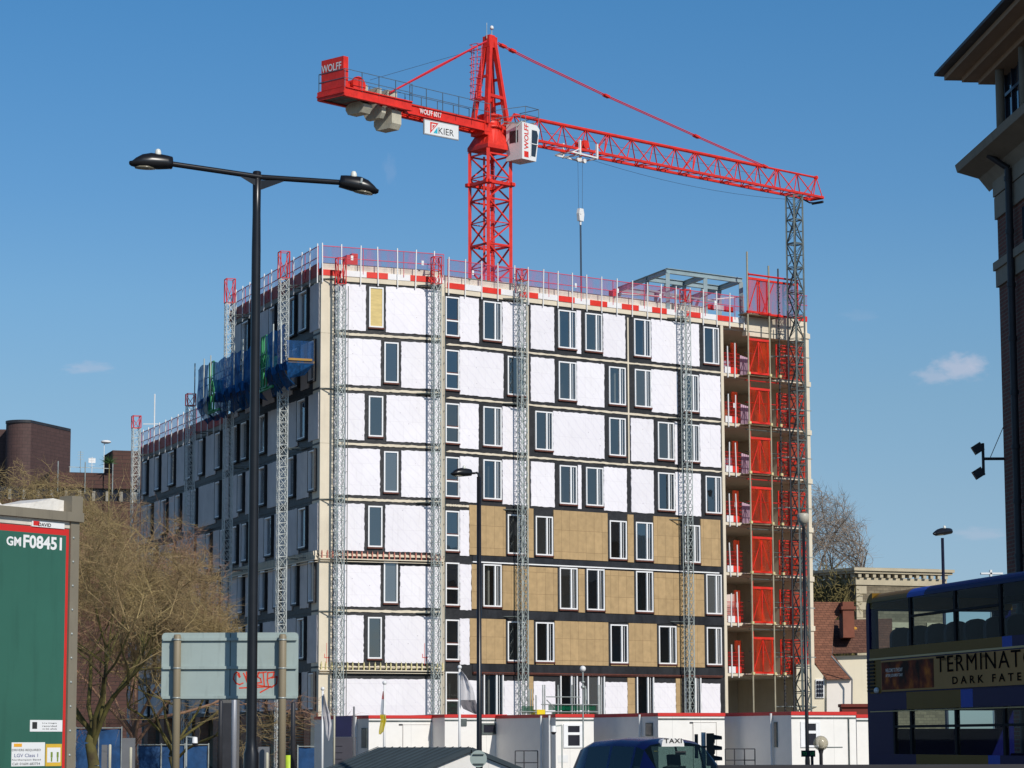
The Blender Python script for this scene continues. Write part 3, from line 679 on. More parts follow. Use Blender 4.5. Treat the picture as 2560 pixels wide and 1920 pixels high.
# ------------------------------------------------------------------ lattice masts
def lattice(mb, c, ex, ey, w, zb, zt, bay, leg=0.05, br=0.028, square=True, xb=False):
    c = Vector(c); cs = [(-.5, -.5), (.5, -.5), (.5, .5), (-.5, .5)]
    P = lambda i, z: (c + ex * (cs[i % 4][0] * w) + ey * (cs[i % 4][1] * w)).to_3d() * 1 + Vector((0, 0, z))
    for i in range(4): mb.beam(P(i, zb), P(i, zt), leg)
    n = max(1, round((zt - zb) / bay)); h = (zt - zb) / n
    for k in range(n + 1):
        for i in range(4): mb.beam(P(i, zb + k * h), P(i + 1, zb + k * h), br * 1.2)
    for k in range(n):
        for i in range(4):
            a, b = (i, i + 1) if (k + i) % 2 else (i + 1, i)
            mb.beam(P(a, zb + k * h), P(b, zb + (k + 1) * h), br)
            if xb: mb.beam(P(b, zb + k * h), P(a, zb + (k + 1) * h), br)
M_mast = mat('dull_galvanised', srgb(172, 180, 176), 0.5, metal=0.3, var=0.3, vs=3)
M_galvl = mat('bright_galvanised', srgb(196, 200, 196), 0.45, metal=0.1, var=0.15, vs=3)
def climber(pl, px, py_top, py_red, label, w=0.42, off=0.5, bay=0.62, ties=(), step=(0, 2, 4, 6)):
    off = off + w / 2
    s, zt = pl.hit(px, py_top, off); zr = pl.hit(px, py_red, off)[1]
    base = pl.P(s, 0, off)
    t = thing('mast_climber_tower', base, label, 'climber mast', 'lattice climber masts along the facades')
    b2 = Vector((base.x, base.y, 0))
    g = MB(); lattice(g, b2, pl.u, pl.n, w, 0, zr, bay, xb=True, leg=0.045, br=0.022); obj('mast', g, M_mast if pl is not LEFT else M_galvl, t)
    g.v and None
    r = MB(); lattice(r, b2, pl.u, pl.n, w + .04, zr + 0.03, zt, 1.0, leg=0.06, br=0.03); obj('top_section', r, M_redm, t)
    for k in step:
        if Z[k] < zr + 0.5:
            tb = MB(pl); zz = Z[k] - 0.05
            tb.tube((s - 0.9, 0.06, zz), (s - 0.2, off - w / 2, zz), 0.03); tb.tube((s + 0.5, 0.06, zz), (s + 0.2, off - w / 2, zz), 0.03)
            tb.tube((s - 0.9, 0.09, zz), (s + 0.5, 0.09, zz), 0.03); tb.beam((s - 0.4, off - w / 2 - 0.04, zz), (s + 0.4, off - w / 2 - 0.04, zz), 0.06)
            obj('wall_tie', tb, M_galvd, t)
    return t
climber(BAY, 852, 646, 712, 'lattice mast with red top section beside the cream corner pier')
t2 = climber(BAY, 1091, 643, 711, 'lattice mast with red top section where the facade steps back')
climber(MAIN, 1305, 674, 703, 'lattice mast with short red cage top just right of the crane mast', w=0.42)
climber(MAIN, 1713, 725, 757, 'lattice mast with short red cage top near the open floors', w=0.42)
climber(LEFT, 710, 630, 697, 'lattice mast with red top rising through the right end of the blue netting', off=1.0, w=0.48, step=(0, 3, 5))
climber(LEFT, 575, 698, 758, 'lattice mast with red top half hidden by the double armed lamp post', off=1.0, w=0.48, step=(0, 3, 5))
climber(LEFT, 477, 985, 1015, 'lattice mast with square red frame on top beside the lower roof', off=1.0, w=0.48, step=(2, 4, 6))
climber(LEFT, 341, 1040, 1071, 'leftmost lattice mast with square red frame at the end of the facade', off=1.0, w=0.48, step=(2, 4, 6))
# cable and pipe runs beside the two left masts of the sunny side
for pl, px, lb in ((BAY, 868, 'thin grey riser pipe beside the mast at the corner pier'), (BAY, 1113, 'thin dark riser pipe between the mast and the tilted narrow window'), (MAIN, 1317, 'thin grey riser pipe right of the mast by the brown panels')):
    s = pl.sx(px, 15, 0.3); o = MB(pl).tube((s, 0.3, 0), (s, 0.3, Z[0] - 0.4), 0.022)
    for k in range(28): o.beam((s, 0.06, 1 + k * 0.9), (s, 0.3, 1 + k * 0.9), 0.02)
    obj('riser_pipe', o, M_galvd, None, lb, 'pipe', 'riser pipes fixed to the facade')
# ------------------------------------------------------------------ blue netted work platform
pf = thing('work_platform', LEFT.P(9, 20, 1.5), 'work platform wrapped in torn blue netting hanging on the shaded left facade', 'work platform')
sR, zD = LEFT.hit(718, 900, 1.9); sL = LEFT.sx(497, 20, 1.9)
obj('deck', MB(LEFT).box(sR, sL, 0.35, 1.85, zD - 0.12, zD), mat('deck_boards', srgb(150, 120, 70), 0.8, var=0.2), pf)
def drape(pl, s0, s1, zt, zb, off, n, sag, seed, mtl=M_blue, hem=0.35, name='netting'):
    random.seed(seed); mb = MB(pl); m_ = 8; vs = []
    for i in range(n + 1):
        s = s0 + (s1 - s0) * i / n; f = i / n
        top = zt + 0.08 * math.sin(i * .6 + seed) + random.uniform(-.015, .015); bot = zb - hem * abs(math.sin(i * 0.35 + seed)) - random.uniform(0, .06)
        for j in range(m_ + 1):
            g = j / m_; vs.append((s + random.uniform(-.015, .015), off + 0.1 * math.sin(i * .9 + j * 0.5) * (0.3 + g) + sag * g * g, top + (bot - top) * g))
    fs = [(i * (m_ + 1) + j, (i + 1) * (m_ + 1) + j, (i + 1) * (m_ + 1) + j + 1, i * (m_ + 1) + j + 1) for i in range(n) for j in range(m_)]
    mb.add(vs, fs, True); return mb
m1 = LEFT.sx(662, 21, 1.9); m2 = LEFT.sx(530, 20, 1.9)
for k, (a, b, zt_, zb_) in enumerate(((sR + 0.05, m1 - 0.5, zD + 1.9, zD - 0.15), (m1 + 0.6, m1 + 4.4, zD + 1.6, zD - .3), (m1 + 4.5, m2 - 0.6, zD + 1.75, zD - 0.3), (m2 + 0.5, sL, zD + 1.9, zD - 0.3))):
    obj('netting', drape(LEFT, a, b, zt_, zb_, 2.02, max(8, int((b - a) / 0.2)), -0.1, k + 1), M_blue, pf)
e = MB(LEFT); e.quad((sR - 0.02, 0.4, zD - 0.1), (sR - 0.02, 1.95, zD - 0.1), (sR - 0.02, 1.95, zD + 1.1), (sR - 0.02, 0.4, zD + 1.1)); obj('netting', e, netting('pale_blue_netting', srgb(60, 110, 170), 0.55), pf)
e = MB(LEFT); e.add([(sR - 0.02, 0.35, zD - 0.12), (sR - 0.02, 1.95, zD - 0.12), (sR + 0.5, 1.7, zD - .95), (sR + .6, 0.7, zD - .7)], [(0, 1, 2, 3)]); obj('netting', e, M_blue, pf)
obj('netting', drape(LEFT, m2 + .3, sL, zD - .2, zD - 1.15, 1.98, 14, -.6, 13), MATS.get('dark_blue_netting') or netting('dark_blue_netting', srgb(34, 80, 126), 0.88), pf)
obj('netting', drape(LEFT, sR + 0.25, m1 - .3, zD - 0.1, zD - 1.15, 1.98, 24, -0.5, 9), netting('dark_blue_netting', srgb(34, 74, 108), 0.82), pf)
obj('netting', drape(LEFT, m1 + .9, m2 - 0.5, zD - 0.2, zD - 1.25, 1.98, 40, -0.45, 11), MATS['dark_blue_netting'], pf)
for k, s in enumerate([sR + 0.05, sR + 1.6, m1 + 1.6, m1 + 3.4, m1 + 5.2, m2 - 0.7, m2 + 0.8, sL - 0.1]):
    obj('post', MB(LEFT).beam((s, 2.22, zD - 0.2), (s + random.uniform(-.08, .08), 2.22, zD + 2.2), 0.06), M_galv, pf)
for s in (m1, m2):
    g = MB(LEFT); g.box(s - 0.35, s + 0.3, 1.2, 1.9, zD + 0.15, zD + 0.8); 
    for a in (-0.45, 0.1, 0.5): g.beam((s + a, 1.95, zD - 1.0), (s + a, 1.95, zD + 1.9), 0.09)
    for zz in (-1.0, 0.1, 0.9, 1.9): g.beam((s - 0.45, 1.95, zD + zz), (s + 0.5, 1.95, zD + zz), 0.07)
    g.beam((s - 1.2, 1.8, zD - 1.05), (s + 1.4, 1.8, zD - 1.05), 0.13); g.beam((s - 0.4, 1.95, zD + 0.1), (s + 0.5, 1.95, zD + 0.9), 0.05)
    obj('drive_unit', g, M_green, pf)
obj('handrail', MB(LEFT).path([(sR, 1.9, zD + 0.65), (sL, 1.9, zD + 0.65)], 0.02).path([(sR, 1.9, zD + 1.1), (sL, 1.9, zD + 1.1)], 0.02), M_galv, pf)
obj('end_board', MB(LEFT).box(sR - 0.08, sR - 0.03, 0.5, 1.85, zD + 0.0, zD + 0.12), mat('orange_board', srgb(170, 130, 62), 0.8), pf)
for k in range(3):
    o = drape(LEFT, m2 + 0.5 + k * .25, m2 + 0.65 + k * .25, zD - 0.1, zD - 1.3, 2.1, 3, 0, 20 + k, hem=0.1)
    obj('strap', o, M_whitep, pf)
# a man in an orange hi-vis jacket would be hidden: only his red bag shows on the deck
# ------------------------------------------------------------------ hoist bay at the open floors
def hit_s(px, py, off): return MAIN.hit(px, py, off)
p1 = MAIN.sx(1877, 15, 0.9); p2 = MAIN.sx(1931, 15, 0.9); p3 = MAIN.sx(1955, 15, 0.9)
sc = thing('scaffold', MAIN.P(p1, 0, 0.9), 'tall tube scaffold with red mesh gates in front of the open concrete floors', 'scaffold')
for s, ztop in ((p1, Z[0] + 4.5), (p2, Z[0] + 3.8)):
    obj('standard', MB(MAIN).tube((s, 0.9, 0), (s, 0.9, ztop), 0.055, 8), mat('tan_tube', srgb(165, 158, 135), 0.5, metal=0.2, var=0.2), sc)
M_dk = mat('dark_steel', (0.03, 0.03, 0.035), 0.5, var=0.3)
g = MB(MAIN); g.tube((p3, 0.9, 0), (p3, 0.9, Z[0] + 3.7), 0.05, 6)
for k in range(150): g.beam((p3, 0.9, k * 0.2), (p3 + 0.1 * math.sin(k * 2.4), 0.98, k * 0.2 + 0.12), 0.05)
obj('standard', g, M_dk, sc)
for k in range(-1, 7):
    zb = Z[k + 1] if k >= 0 else Z[0] + 0.75; zt_ = zb + 2.12
    gt = MB(MAIN); gt.beam((p1 + .05, 0.84, zt_), (p2 - .05, 0.84, zt_), 0.14); gt.beam((p1 + .05, 0.84, zb + .05), (p2 - .05, 0.84, zb + .05), 0.12)
    gt.beam((p2 - .12, 0.84, zb), (p2 - .12, 0.84, zt_), 0.07); gt.beam((p1 + .1, 0.84, zb), (p1 + .1, 0.84, zt_ + .4), 0.07)
    c_m = (p1 + p2) / 2
    gt.beam((p1 + .1, 0.83, zb + .1), (c_m, 0.83, zt_ - .05), 0.05); gt.beam((c_m, 0.83, zt_ - .05), (p2 - .12, 0.83, zb + .1), 0.04); gt.beam((c_m, 0.83, zb), (c_m, 0.83, zt_), 0.06)
    gf = obj('gate', gt, M_red, sc)
    obj('netting', drape(MAIN, p1 + .08, p2 - .08, zt_ - 0.03, zb + 0.12, 0.87, 7, 0, 30 + k, hem=0.02), M_netr if k >= 0 else netting('light_red_netting', srgb(230, 70, 80), 0.5), gf)
    obj('board', MB(MAIN).box(p1 - 0.1, p2 + 1.0, 0.1, 0.8, zb - 0.12, zb - 0.07), mat('scaffold_board', srgb(120, 100, 75), 0.9, var=0.3), sc)
    cl = MB(MAIN)
    for s in (p1, p2, p3): cl.box(s - .08, s + .08, .85, 1.0, zb - .08, zb + .08)
    if k == -1: cl.tube((p1, 0.95, Z[0] + 3.1), (MAIN.sx(1995, 27, .9), 0.95, Z[0] + 3.1), 0.06)
    obj('coupler', cl, M_capy if k >= 0 else M_redm, sc)
for k in range(1, 8):
    r_ = MB(MAIN)
    for h_ in (1.0, 2.05): r_.tube((p1 + 0.0, 0.55, Z[k] + h_ * 1.3), (p3 + .2, 0.55, Z[k] + h_ * 1.3), 0.03)
    obj('ledger', r_, M_redm if k in (2, 4) else M_galvd, sc)
# per floor guards left of the gates and red screens right of them
sg0, sg1 = S_OPEN + 0.25, p1 - 0.35
s3 = MAIN.sx(1948, 15, 0.2)
for k in range(1, 8):
    zz = Z[k]; names = ['seventh', 'sixth', 'fifth', 'fourth', 'third', 'second', 'first']
    t = thing('floor_guard', MAIN.P(sg0, zz, 0.1), 'red mesh guard with white posts on the %s open floor up' % names[k - 1], 'guard railing', 'guards on the open floors')
    for s in (sg0 + 0.25, sg0 + 0.25 + (sg1 - sg0) * 0.62):
        obj('post', MB(MAIN).beam((s, 0.13, zz - 0.25), (s + random.uniform(-.1, .06), 0.13, zz + 1.75 + random.uniform(-.1, .2)), 0.06), M_whitep, t)
    r_ = MB(MAIN)
    for j in range(5): r_.beam((sg0, 0.06, zz + 0.3 + j * 0.24), (sg1 + .4, 0.06, zz + 0.3 + j * 0.24), 0.025)
    obj('rail', r_, M_redm, t)
    obj('mesh', MB(MAIN).quad((sg0, 0.04, zz + 0.1), (sg1 + .4, 0.04, zz + 0.1), (sg1 + .4, 0.04, zz + 1.3), (sg0, 0.04, zz + 1.3)), netting('guard_mesh_dark', srgb(190, 40, 40), 0.35), t)
    sp_ = sg0 + (sg1 - sg0) * random.uniform(.55, .7)
    obj('toe_board', MB(MAIN).box(sg0 + 0.05, sp_, 0.045, 0.08, zz + 0.03, zz + 0.42), M_boardw, t)
    obj('toe_board', MB(MAIN).box(sp_ + 0.003, sg1 + 0.15, 0.045, 0.08, zz + 0.03, zz + 0.42), M_board, t)
    obj('side_screen', MB(MAIN).quad((sg1 - 0.1, -0.25, zz + 0.05), (p1 + .1, -0.25, zz + 0.05), (p1 + .1, -0.25, zz + 2.0), (sg1 - 0.1, -0.25, zz + 2.0)), M_netr, t)
    if k % 2 == 0: obj('notice', MB(MAIN).box(sg0 + 0.7, sg0 + 0.86, 0.07, 0.085, zz + 0.95, zz + 1.25), M_whitep, t)
    # red enclosure between the hoist mast and the end wall
    e = thing('hoist_screen', MAIN.P(s3, zz, 0.15), 'red netted hoist screen on the %s open floor up' % names[k - 1], 'safety screen', 'hoist screens on the open floors')
    fr = MB(MAIN); s4 = S_END - 0.55; sm = s3 + (s4 - s3) * 0.4
    for s in (s3, sm, s4): fr.beam((s, 0.15, zz), (s, 0.15, zz + 2.1), 0.06)
    for h_ in (0.04, 1.0, 2.1): fr.beam((s3, 0.15, zz + h_), (s4, 0.15, zz + h_), 0.05)
    fr.beam((sm, 0.15, zz), (s4, 0.15, zz + 2.0), 0.05); fr.beam((s3, 0.15, zz + 2), (sm, 0.15, zz), 0.05)
    for j in range(9): fr.box(s3 + 0.05, sm - 0.05, 0.18, 0.19, zz + 0.15 + j * 0.22, zz + 0.2 + j * 0.22)
    obj('frame', fr, M_red, e)
    obj('netting', drape(MAIN, s3 + .04, s4, zz + 2.05, zz + 0.1, 0.1, 10, 0, 50 + k, hem=.02), M_netr, e)
random.seed(21)
# materials stored on the open floors
def stored(kind, s, k, w, h, d, col, label, off=-1.2, n=1):
    mb = MB(MAIN)
    for j in range(n): mb.prism([(s + j * w * 1.1, Z[k] + .03), (s + j * w * 1.1 + w, Z[k] + .03), (s + j * w * 1.1 + w * .95, Z[k] + .03 + h), (s + j * w * 1.1 + w * .1, Z[k] + .03 + h * .96)], off, off + d)
    obj(kind, mb, mat('st_' + kind, srgb(*col), 0.7, var=0.15), None, label, kind.replace('_', ' '))
stored('plasterboard_stack', S_OPEN + .7, 1, 0.75, 0.9, .5, (170, 175, 200), 'pale grey plasterboard stack behind the guard of the topmost open floor', n=1)
stored('timber_sheet', S_OPEN + .7, 2, 0.9, 0.95, .1, (170, 120, 75), 'brown timber sheet leaning behind the guard of the second open floor from the top', n=1)
stored('insulation_roll', S_OPEN + .8, 3, 0.8, 1.0, .4, (150, 160, 180), 'grey blue roll on the third open floor from the top', n=1)
stored('wrapped_pallet', S_OPEN + .3, 6, 1.0, 1.75, .8, (220, 205, 195), 'tall pale plastic wrapped pallet on the second open floor from the bottom', n=1)
for k, off in ((1, -.8), (2, -.8), (3, -.8), (4, -.8)):
    mb = MB(MAIN); s = p1 + 0.75
    for j in range(5): mb.box(s + j * .16, s + j * .16 + .13, off - j * .02, off + .1, Z[k] + .03, Z[k] + 1.35 - .03 * j)
    obj('board_bundle', mb, mat('lilac_board', srgb(200, 170, 190), .7, var=.1), None, 'pale upright boards behind the red gate on the %s open floor from the top' % ['topmost', 'second', 'third', 'fourth'][k - 1], 'boards', 'board bundles behind the red gates')
# hoist mast
hm = thing('hoist_mast', MAIN.P(MAIN.sx(1990, 15, 1.6), 0, 1.6), 'tallest grey square lattice mast rising beside the open floors to the crane jib tip', 'hoist mast')
s_, zt_ = MAIN.hit(1985, 490, 1.6); s_ = MAIN.sx(1985, zt_, 1.6)
g = MB(); bb = MAIN.P(s_, 0, 1.6); lattice(g, Vector((bb.x, bb.y, 0)), MAIN.u, MAIN.n, 0.72, 0, zt_, 1.5, leg=0.1, br=0.05)
lattice(g, Vector((bb.x, bb.y, 0)), MAIN.u, MAIN.n, 0.7, 0, zt_, 0.75, leg=0.02, br=0.028)
obj('mast', g, M_galvd, hm)
g = MB(MAIN)
for zz in (0.6, 3.7, 6.7, 9.7, 12.8, 15.8, 18.9, 21.9, 25.2): g.tube((s_ - .9, 0.1, zz), (s_ - .3, 1.3, zz), .04); g.tube((s_ + 1.1, 0.1, zz), (s_ + .3, 1.3, zz), .04); g.beam((s_ - .7, 1.2, zz), (s_ + 1.5, 1.2, zz), .06)
obj('wall_tie', g, M_galv, hm)
obj('cable', MB(MAIN).tube((s_ - .62, 1.5, 0), (s_ - .62, 1.5, Z[0] + 1), 0.05), M_dk, hm)
for k, off in ((0, 1),):
    e = MB(MAIN); a = s_ - 2.3; zz = Z[0] + 0.75
    e.beam((a, .8, zz), (a, .8, zz + 2.1), .07); e.beam((a + 3.2, .8, zz), (a + 3.2, .8, zz + 2.3), .07); e.beam((a, .8, zz + 2.1), (a + 3.2, .8, zz + 2.1), .12); e.beam((a, .8, zz), (a + 3.2, .8, zz), .12); e.beam((a + .2, .8, zz), (a + 1.2, .8, zz + 2), .05)
    t = thing('roof_hoist_gate', MAIN.P(a, zz, .8), 'red mesh gate on the roof beside the hoist mast', 'gate')
    obj('frame', e, M_red, t); obj('netting', MB(MAIN).quad((a, .78, zz), (a + 3.2, .78, zz), (a + 3.2, .78, zz + 2.1), (a, .78, zz + 2.1)), MATS['light_red_netting'], t)
# ------------------------------------------------------------------ plant on the roof
PH = 30.35
A_ = atY(1669, 677, 159.5); DM = MAIN.u.copy(); DL = LEFT.u.copy(); zP = A_.z; A_ = Vector((A_.x, A_.y, 0))
st = thing('steel_frame', (A_.x, A_.y, Z[0]), 'bare grey steel portal frame of the plant room on the flat roof', 'steel frame')
def Q(a, b, z): return A_ + DM * a + DL * b + Vector((0, 0, z))
def ibeam(p, q, h=0.28, w=0.2):
    mb = MB(); mb.beam(p + Vector((0, 0, h / 2)), q + Vector((0, 0, h / 2)), w, 0.035); mb.beam(p - Vector((0, 0, h / 2)), q - Vector((0, 0, h / 2)), w, 0.035); mb.beam(p, q, 0.03, h - 0.04); return mb
XS = (0, 3.0, 5.9); YS = (0, 3.0, 7.2)
for x in XS:
    for y in YS:
        mb = MB(); mb.beam(Q(x, y, Z[0]), Q(x, y, zP - .17), 0.24, 0.24); obj('column', mb, M_steelb, st)
for y in YS: obj('beam', ibeam(Q(-.1, y, zP), Q(XS[-1] + .1, y, zP)), M_steelb, st)
for x in XS: obj('beam', ibeam(Q(x, 0.15, zP - .004), Q(x, YS[-1], zP - .004), 0.27), M_steelb, st)
obj('brace', MB().tube(Q(0, 7.1, zP - .3), Q(3.0, 3.1, zP - .9), 0.06).tube(Q(3.0, 0.1, Z[0] + 1.4), Q(5.9, 0.1, Z[0] + 1.9), 0.05), M_whitep, st)
obj('rail', MB().beam(Q(0, 3.0, Z[0] + 2.2), Q(5.9, 3.0, Z[0] + 2.0), .1), M_steelb, st); obj('rail', MB().beam(Q(0, 7.2, Z[0] + 1.9), Q(5.9, 7.2, Z[0] + 1.9), .12), M_steelb, st)
for x in (1.5, 4.5): obj('brace', MB().beam(Q(x, 3.0, zP - .2), Q(x + 1.2, 7.1, Z[0] + 1.2), .14), M_steelb, st)
# loose things on the roof
def roofbox(name, px, py, w, h, d, col, label, back=2.0, pl=None):
    pl = pl or MAIN; s, z = pl.hit(px, py, -back)
    mb = MB(pl); mb.box(s, s + w, -back - d, -back, Z[0] + .1, z); mb.box(s + w * .45, s + w, -back - d * .5, -back + .02, z - .12, z + .1)
    obj(name, mb, mat('rb_' + name, srgb(*col), .6, var=.15), None, label, name.replace('_', ' '))
roofbox('red_crate', 867, 637, .65, .5, .8, (205, 60, 45), 'red crate with white lid on the roof behind the corner railing', pl=BAY, back=1.2)
roofbox('red_bin', 1532, 725, .3, .5, .4, (220, 60, 40), 'small red bin on the roof left of the steel frame')
# covered slab edge with a green strip behind the parapet
g = MB(MAIN); g.box(0.1, MAIN.sx(1252, 27), -2.6, -1.0, Z[0] + .17, Z[0] + 1.12); gs = obj('green_sheet', g, mat('green_sheet', srgb(110, 170, 110), .7, var=.2, vs=4), None, 'green topped sheet stack on the roof at the foot of the crane mast', 'sheet stack')
g = MB(MAIN); a = MAIN.sx(1340, 27); g.tube((a, -1.5, Z[0] + .95), (a + 1.6, -1.5, Z[0] + .95), .16, 10); obj('rolled_sheet', g, mat('maroon', srgb(110, 40, 45), .6), None, 'dark red roll lying on the roof parapet right of the crane mast', 'roll')
g = MB(MAIN); a = MAIN.sx(1565, 27)
for i in range(22): g.beam((a + i * .16, -3 - .2 * (i % 3), Z[0] + .1), (a + i * .16 + random.uniform(-.1, .1), -3 - .2 * (i % 3), Z[0] + 1.0 + .35 * math.sin(i * .2)), .03)
g.beam((a, -3.1, Z[0] + .9), (a + 3.6, -3.1, Z[0] + .95), .06)
obj('rebar_cage', g, mat('rusty_steel', srgb(140, 90, 90), .8, var=.3), None, 'cluster of rusty reinforcement bars on the roof left of the steel frame', 'rebar')
for k, (a0, a1) in enumerate(((1768, 1842),)):
    a, b = MAIN.sx(a0, 27), MAIN.sx(a1, 27)
    t = thing('roof_barrier_board', MAIN.P(a, Z[0], -.35), 'second row of red and white boards above the end of the parapet', 'barrier board')
    n = 3
    for j in range(n): obj('board', MB(MAIN).box(a + (b - a) * j / n, a + (b - a) * (j + 1) / n - .003, -.32, -.28, Z[0] + .85, Z[0] + 1.2), M_board if j % 2 == 0 else M_boardw, t)
# ------------------------------------------------------------------ tower crane
ax = atY(1226, 700, 172)
CR = Plane(ax.x, ax.y, 42.0); CRU, CRN = CR.u, CR.n
cr = thing('tower_crane', (ax.x, ax.y, 0), 'red saddle jib tower crane standing behind the white panelled block', 'tower crane')
def ch(px, py, v=0.0):
    a, z = CR.hit(px, py, v); return (a, v, z)
a52 = math.radians(50); E1 = Vector((math.sin(a52), math.cos(a52), 0)); E2 = Vector((-math.cos(a52), math.sin(a52), 0))
base = Vector((ax.x, ax.y, 0))
zm = CR.hit(1226, 392)[1]; zs = CR.hit(1226, 345)[1]
g = MB(); MW = 1.9
cs = [(-.5, -.5), (.5, -.5), (.5, .5), (-.5, .5)]
MP = lambda i, z: base + E1 * (cs[i % 4][0] * MW) + E2 * (cs[i % 4][1] * MW) + Vector((0, 0, z))
for i in range(4): g.beam(MP(i, 0), MP(i, zm + .3), 0.22)
g.beam(MP(1, 0) * .35 + MP(3, 0) * .65, MP(1, zm) * .35 + MP(3, zm) * .65, .14)
bay = 1.5; n = int(zm / bay) - 1; z_ = zm
for k in range(n):
    zt_, zb_ = z_, z_ - bay
    for i in range(4):
        g.beam(MP(i, zt_), MP(i + 1, zt_), 0.1 if k % 2 == 0 else .06)
        a, b = (i, i + 1) if k % 2 else (i + 1, i)
        g.beam(MP(a, zb_), MP(b, zt_), 0.09)
        if k % 4 == 3: g.beam(MP(i, zb_), MP(i + 1, zb_), 0.13)
    if k % 4 == 3: g.beam(MP(0, zb_), MP(2, zb_), 0.07); g.beam(MP(1, zb_), MP(3, zb_), .07)
    z_ = zb_
obj('mast', g, M_red, cr)
for zz in (zm - 1.9, zm - 10.9):
    g = MB()
    for i in range(4):
        p, q = MP(i, zz), MP(i + 1, zz); d = (q - p).normalized() * .3; g.beam(p - d, q + d, 0.28, .2)
    obj('collar', g, M_red, cr)
g = MB(); lx = MP(3, 0) * .5 + MP(1, 0) * .5
g.tube(lx + E1 * .35 + Vector((0, 0, 5)), lx + E1 * .35 + Vector((0, 0, zm)), .03); g.tube(lx - E1 * .1 + Vector((0, 0, 5)), lx - E1 * .1 + Vector((0, 0, zm)), .03)
for k in range(100): zz = zm - k * .3; g.beam(lx + E1 * .35 + Vector((0, 0, zz)), lx - E1 * .1 + Vector((0, 0, zz)), .025)
obj('ladder', g, M_redm, cr)
# slewing unit: square to round transition and ring
g = MB(); n = 24; rt, zt_ = .62, zs + .55; zb_ = zm + .35; vs = []
for i in range(n):
    a = 2 * math.pi * i / n; c, s = math.cos(a), math.sin(a); k = 1 / max(abs(c), abs(s)); vs.append(base + E1 * (c * k * MW * .56) + E2 * (s * k * MW * .56) + Vector((0, 0, zb_)))
for i in range(n):
    a = 2 * math.pi * i / n; c, s = math.cos(a), math.sin(a); k = 1 / max(abs(c), abs(s)); vs.append(base + E1 * (c * k * MW * .56) + E2 * (s * k * MW * .56) + Vector((0, 0, zb_ + .25)))
for i in range(n):
    a = 2 * math.pi * i / n; vs.append(base + E1 * (math.cos(a) * rt * 1.25) + E2 * (math.sin(a) * rt * 1.25) + Vector((0, 0, zt_ - .15)))
for i in range(n):
    a = 2 * math.pi * i / n; vs.append(base + E1 * (math.cos(a) * rt * 1.1) + E2 * (math.sin(a) * rt * 1.1) + Vector((0, 0, zt_)))
fs = [(k * n + i, k * n + (i + 1) % n, (k + 1) * n + (i + 1) % n, (k + 1) * n + i) for k in range(3) for i in range(n)] + [tuple(range(n)), tuple(range(3 * n, 4 * n))]
g.add(vs, fs)
obj('transition_frame', g, M_red, cr)
g = MB(); g.lathe(base + Vector((0, 0, zt_)), [(.82, 0), (.82, .16), (.72, .18), (.72, .75), (.85, .78), (.85, .9)], 28); obj('slewing_ring', g, M_red, cr)
# A-frame head
zb0 = CR.hit(1215, 305)[1]; zA = CR.hit(1225, 93)[1]
g = MB(CR)
uL, uR = CR.hit(1199, 300)[0], CR.hit(1252, 305)[0]
tL, tR = CR.hit(1218, 100)[0], CR.hit(1232, 98)[0]
for v, tv in ((.62, .16), (-.62, -.16)):
    g.beam((uL, v, zb0 - .3), (tL + .1, tv, zA - .2), .3, .26); g.beam((uR, v, zb0 - .3), (tR - .1, tv, zA - .2), .3, .26)
    zc = CR.hit(1220, 243)[1]; f = (zc - zb0) / (zA - zb0); g.beam((uL + (tL - uL) * f, v + (tv - v) * f, zc), (uR + (tR - uR) * f, v + (tv - v) * f, zc), .2)
g.box(tL - .12, tR + .12, -.3, .3, zA - .75, zA); g.box(tL + .05, tR - .0, -.2, .2, zA, zA + .12)
for f in (.25, .52): 
    for (u0, t0) in ((uL, tL), (uR, tR)): g.beam((u0 + (t0 - u0) * f, .62 - .46 * f, zb0 + (zA - zb0) * f), (u0 + (t0 - u0) * f, -.62 + .46 * f, zb0 + (zA - zb0) * f), .16)
obj('tower_head', g, M_red, cr)
g = MB(CR)
x0 = CR.hit(1184, 200)[0]; z1_, z0_ = CR.hit(1190, 112)[1], CR.hit(1190, 248)[1]
for dx, dv in ((0, -.25), (0, .25), (.32, .35), (.32, -.35)): g.tube((x0 + dx, dv, z0_), (x0 + dx + .1, dv, z1_), .03)
for k in range(9): zz = z0_ + (z1_ - z0_) * k / 8; g.path([(x0 + .5, .36, zz), (x0 + .0, .36, zz), (x0 - .05, 0, zz), (x0, -.36, zz), (x0 + .5, -.36, zz)], .022)
for k in range(16): zz = z0_ + (z1_ - z0_) * k / 15; g.tube((x0 + .55, -.2, zz), (x0 + .55, .2, zz), .02)
obj('caged_ladder', g, mat('pinkish_red', srgb(220, 60, 75), .5, var=.1), cr)
g = MB(CR); zt2 = zA + .12
g.tube((tR - .1, 0, zt2), (tR - .1, 0, zt2 + .45), .025); g.lathe((0, 0, 0), [(.01, 0)], 3, False)
g.tube((tL - .15, .1, zt2 - .3), (tL - .15, .1, zt2 + .75), .02)
obj('aerial', g, M_galv, cr)
g = MB(); p = CR.P(tR - .1, zt2 + .45, 0); g.lathe(p, [(.12, 0), (.13, .1), (.1, .2), (.02, .26)], 12); obj('beacon', g, M_whitep, cr)
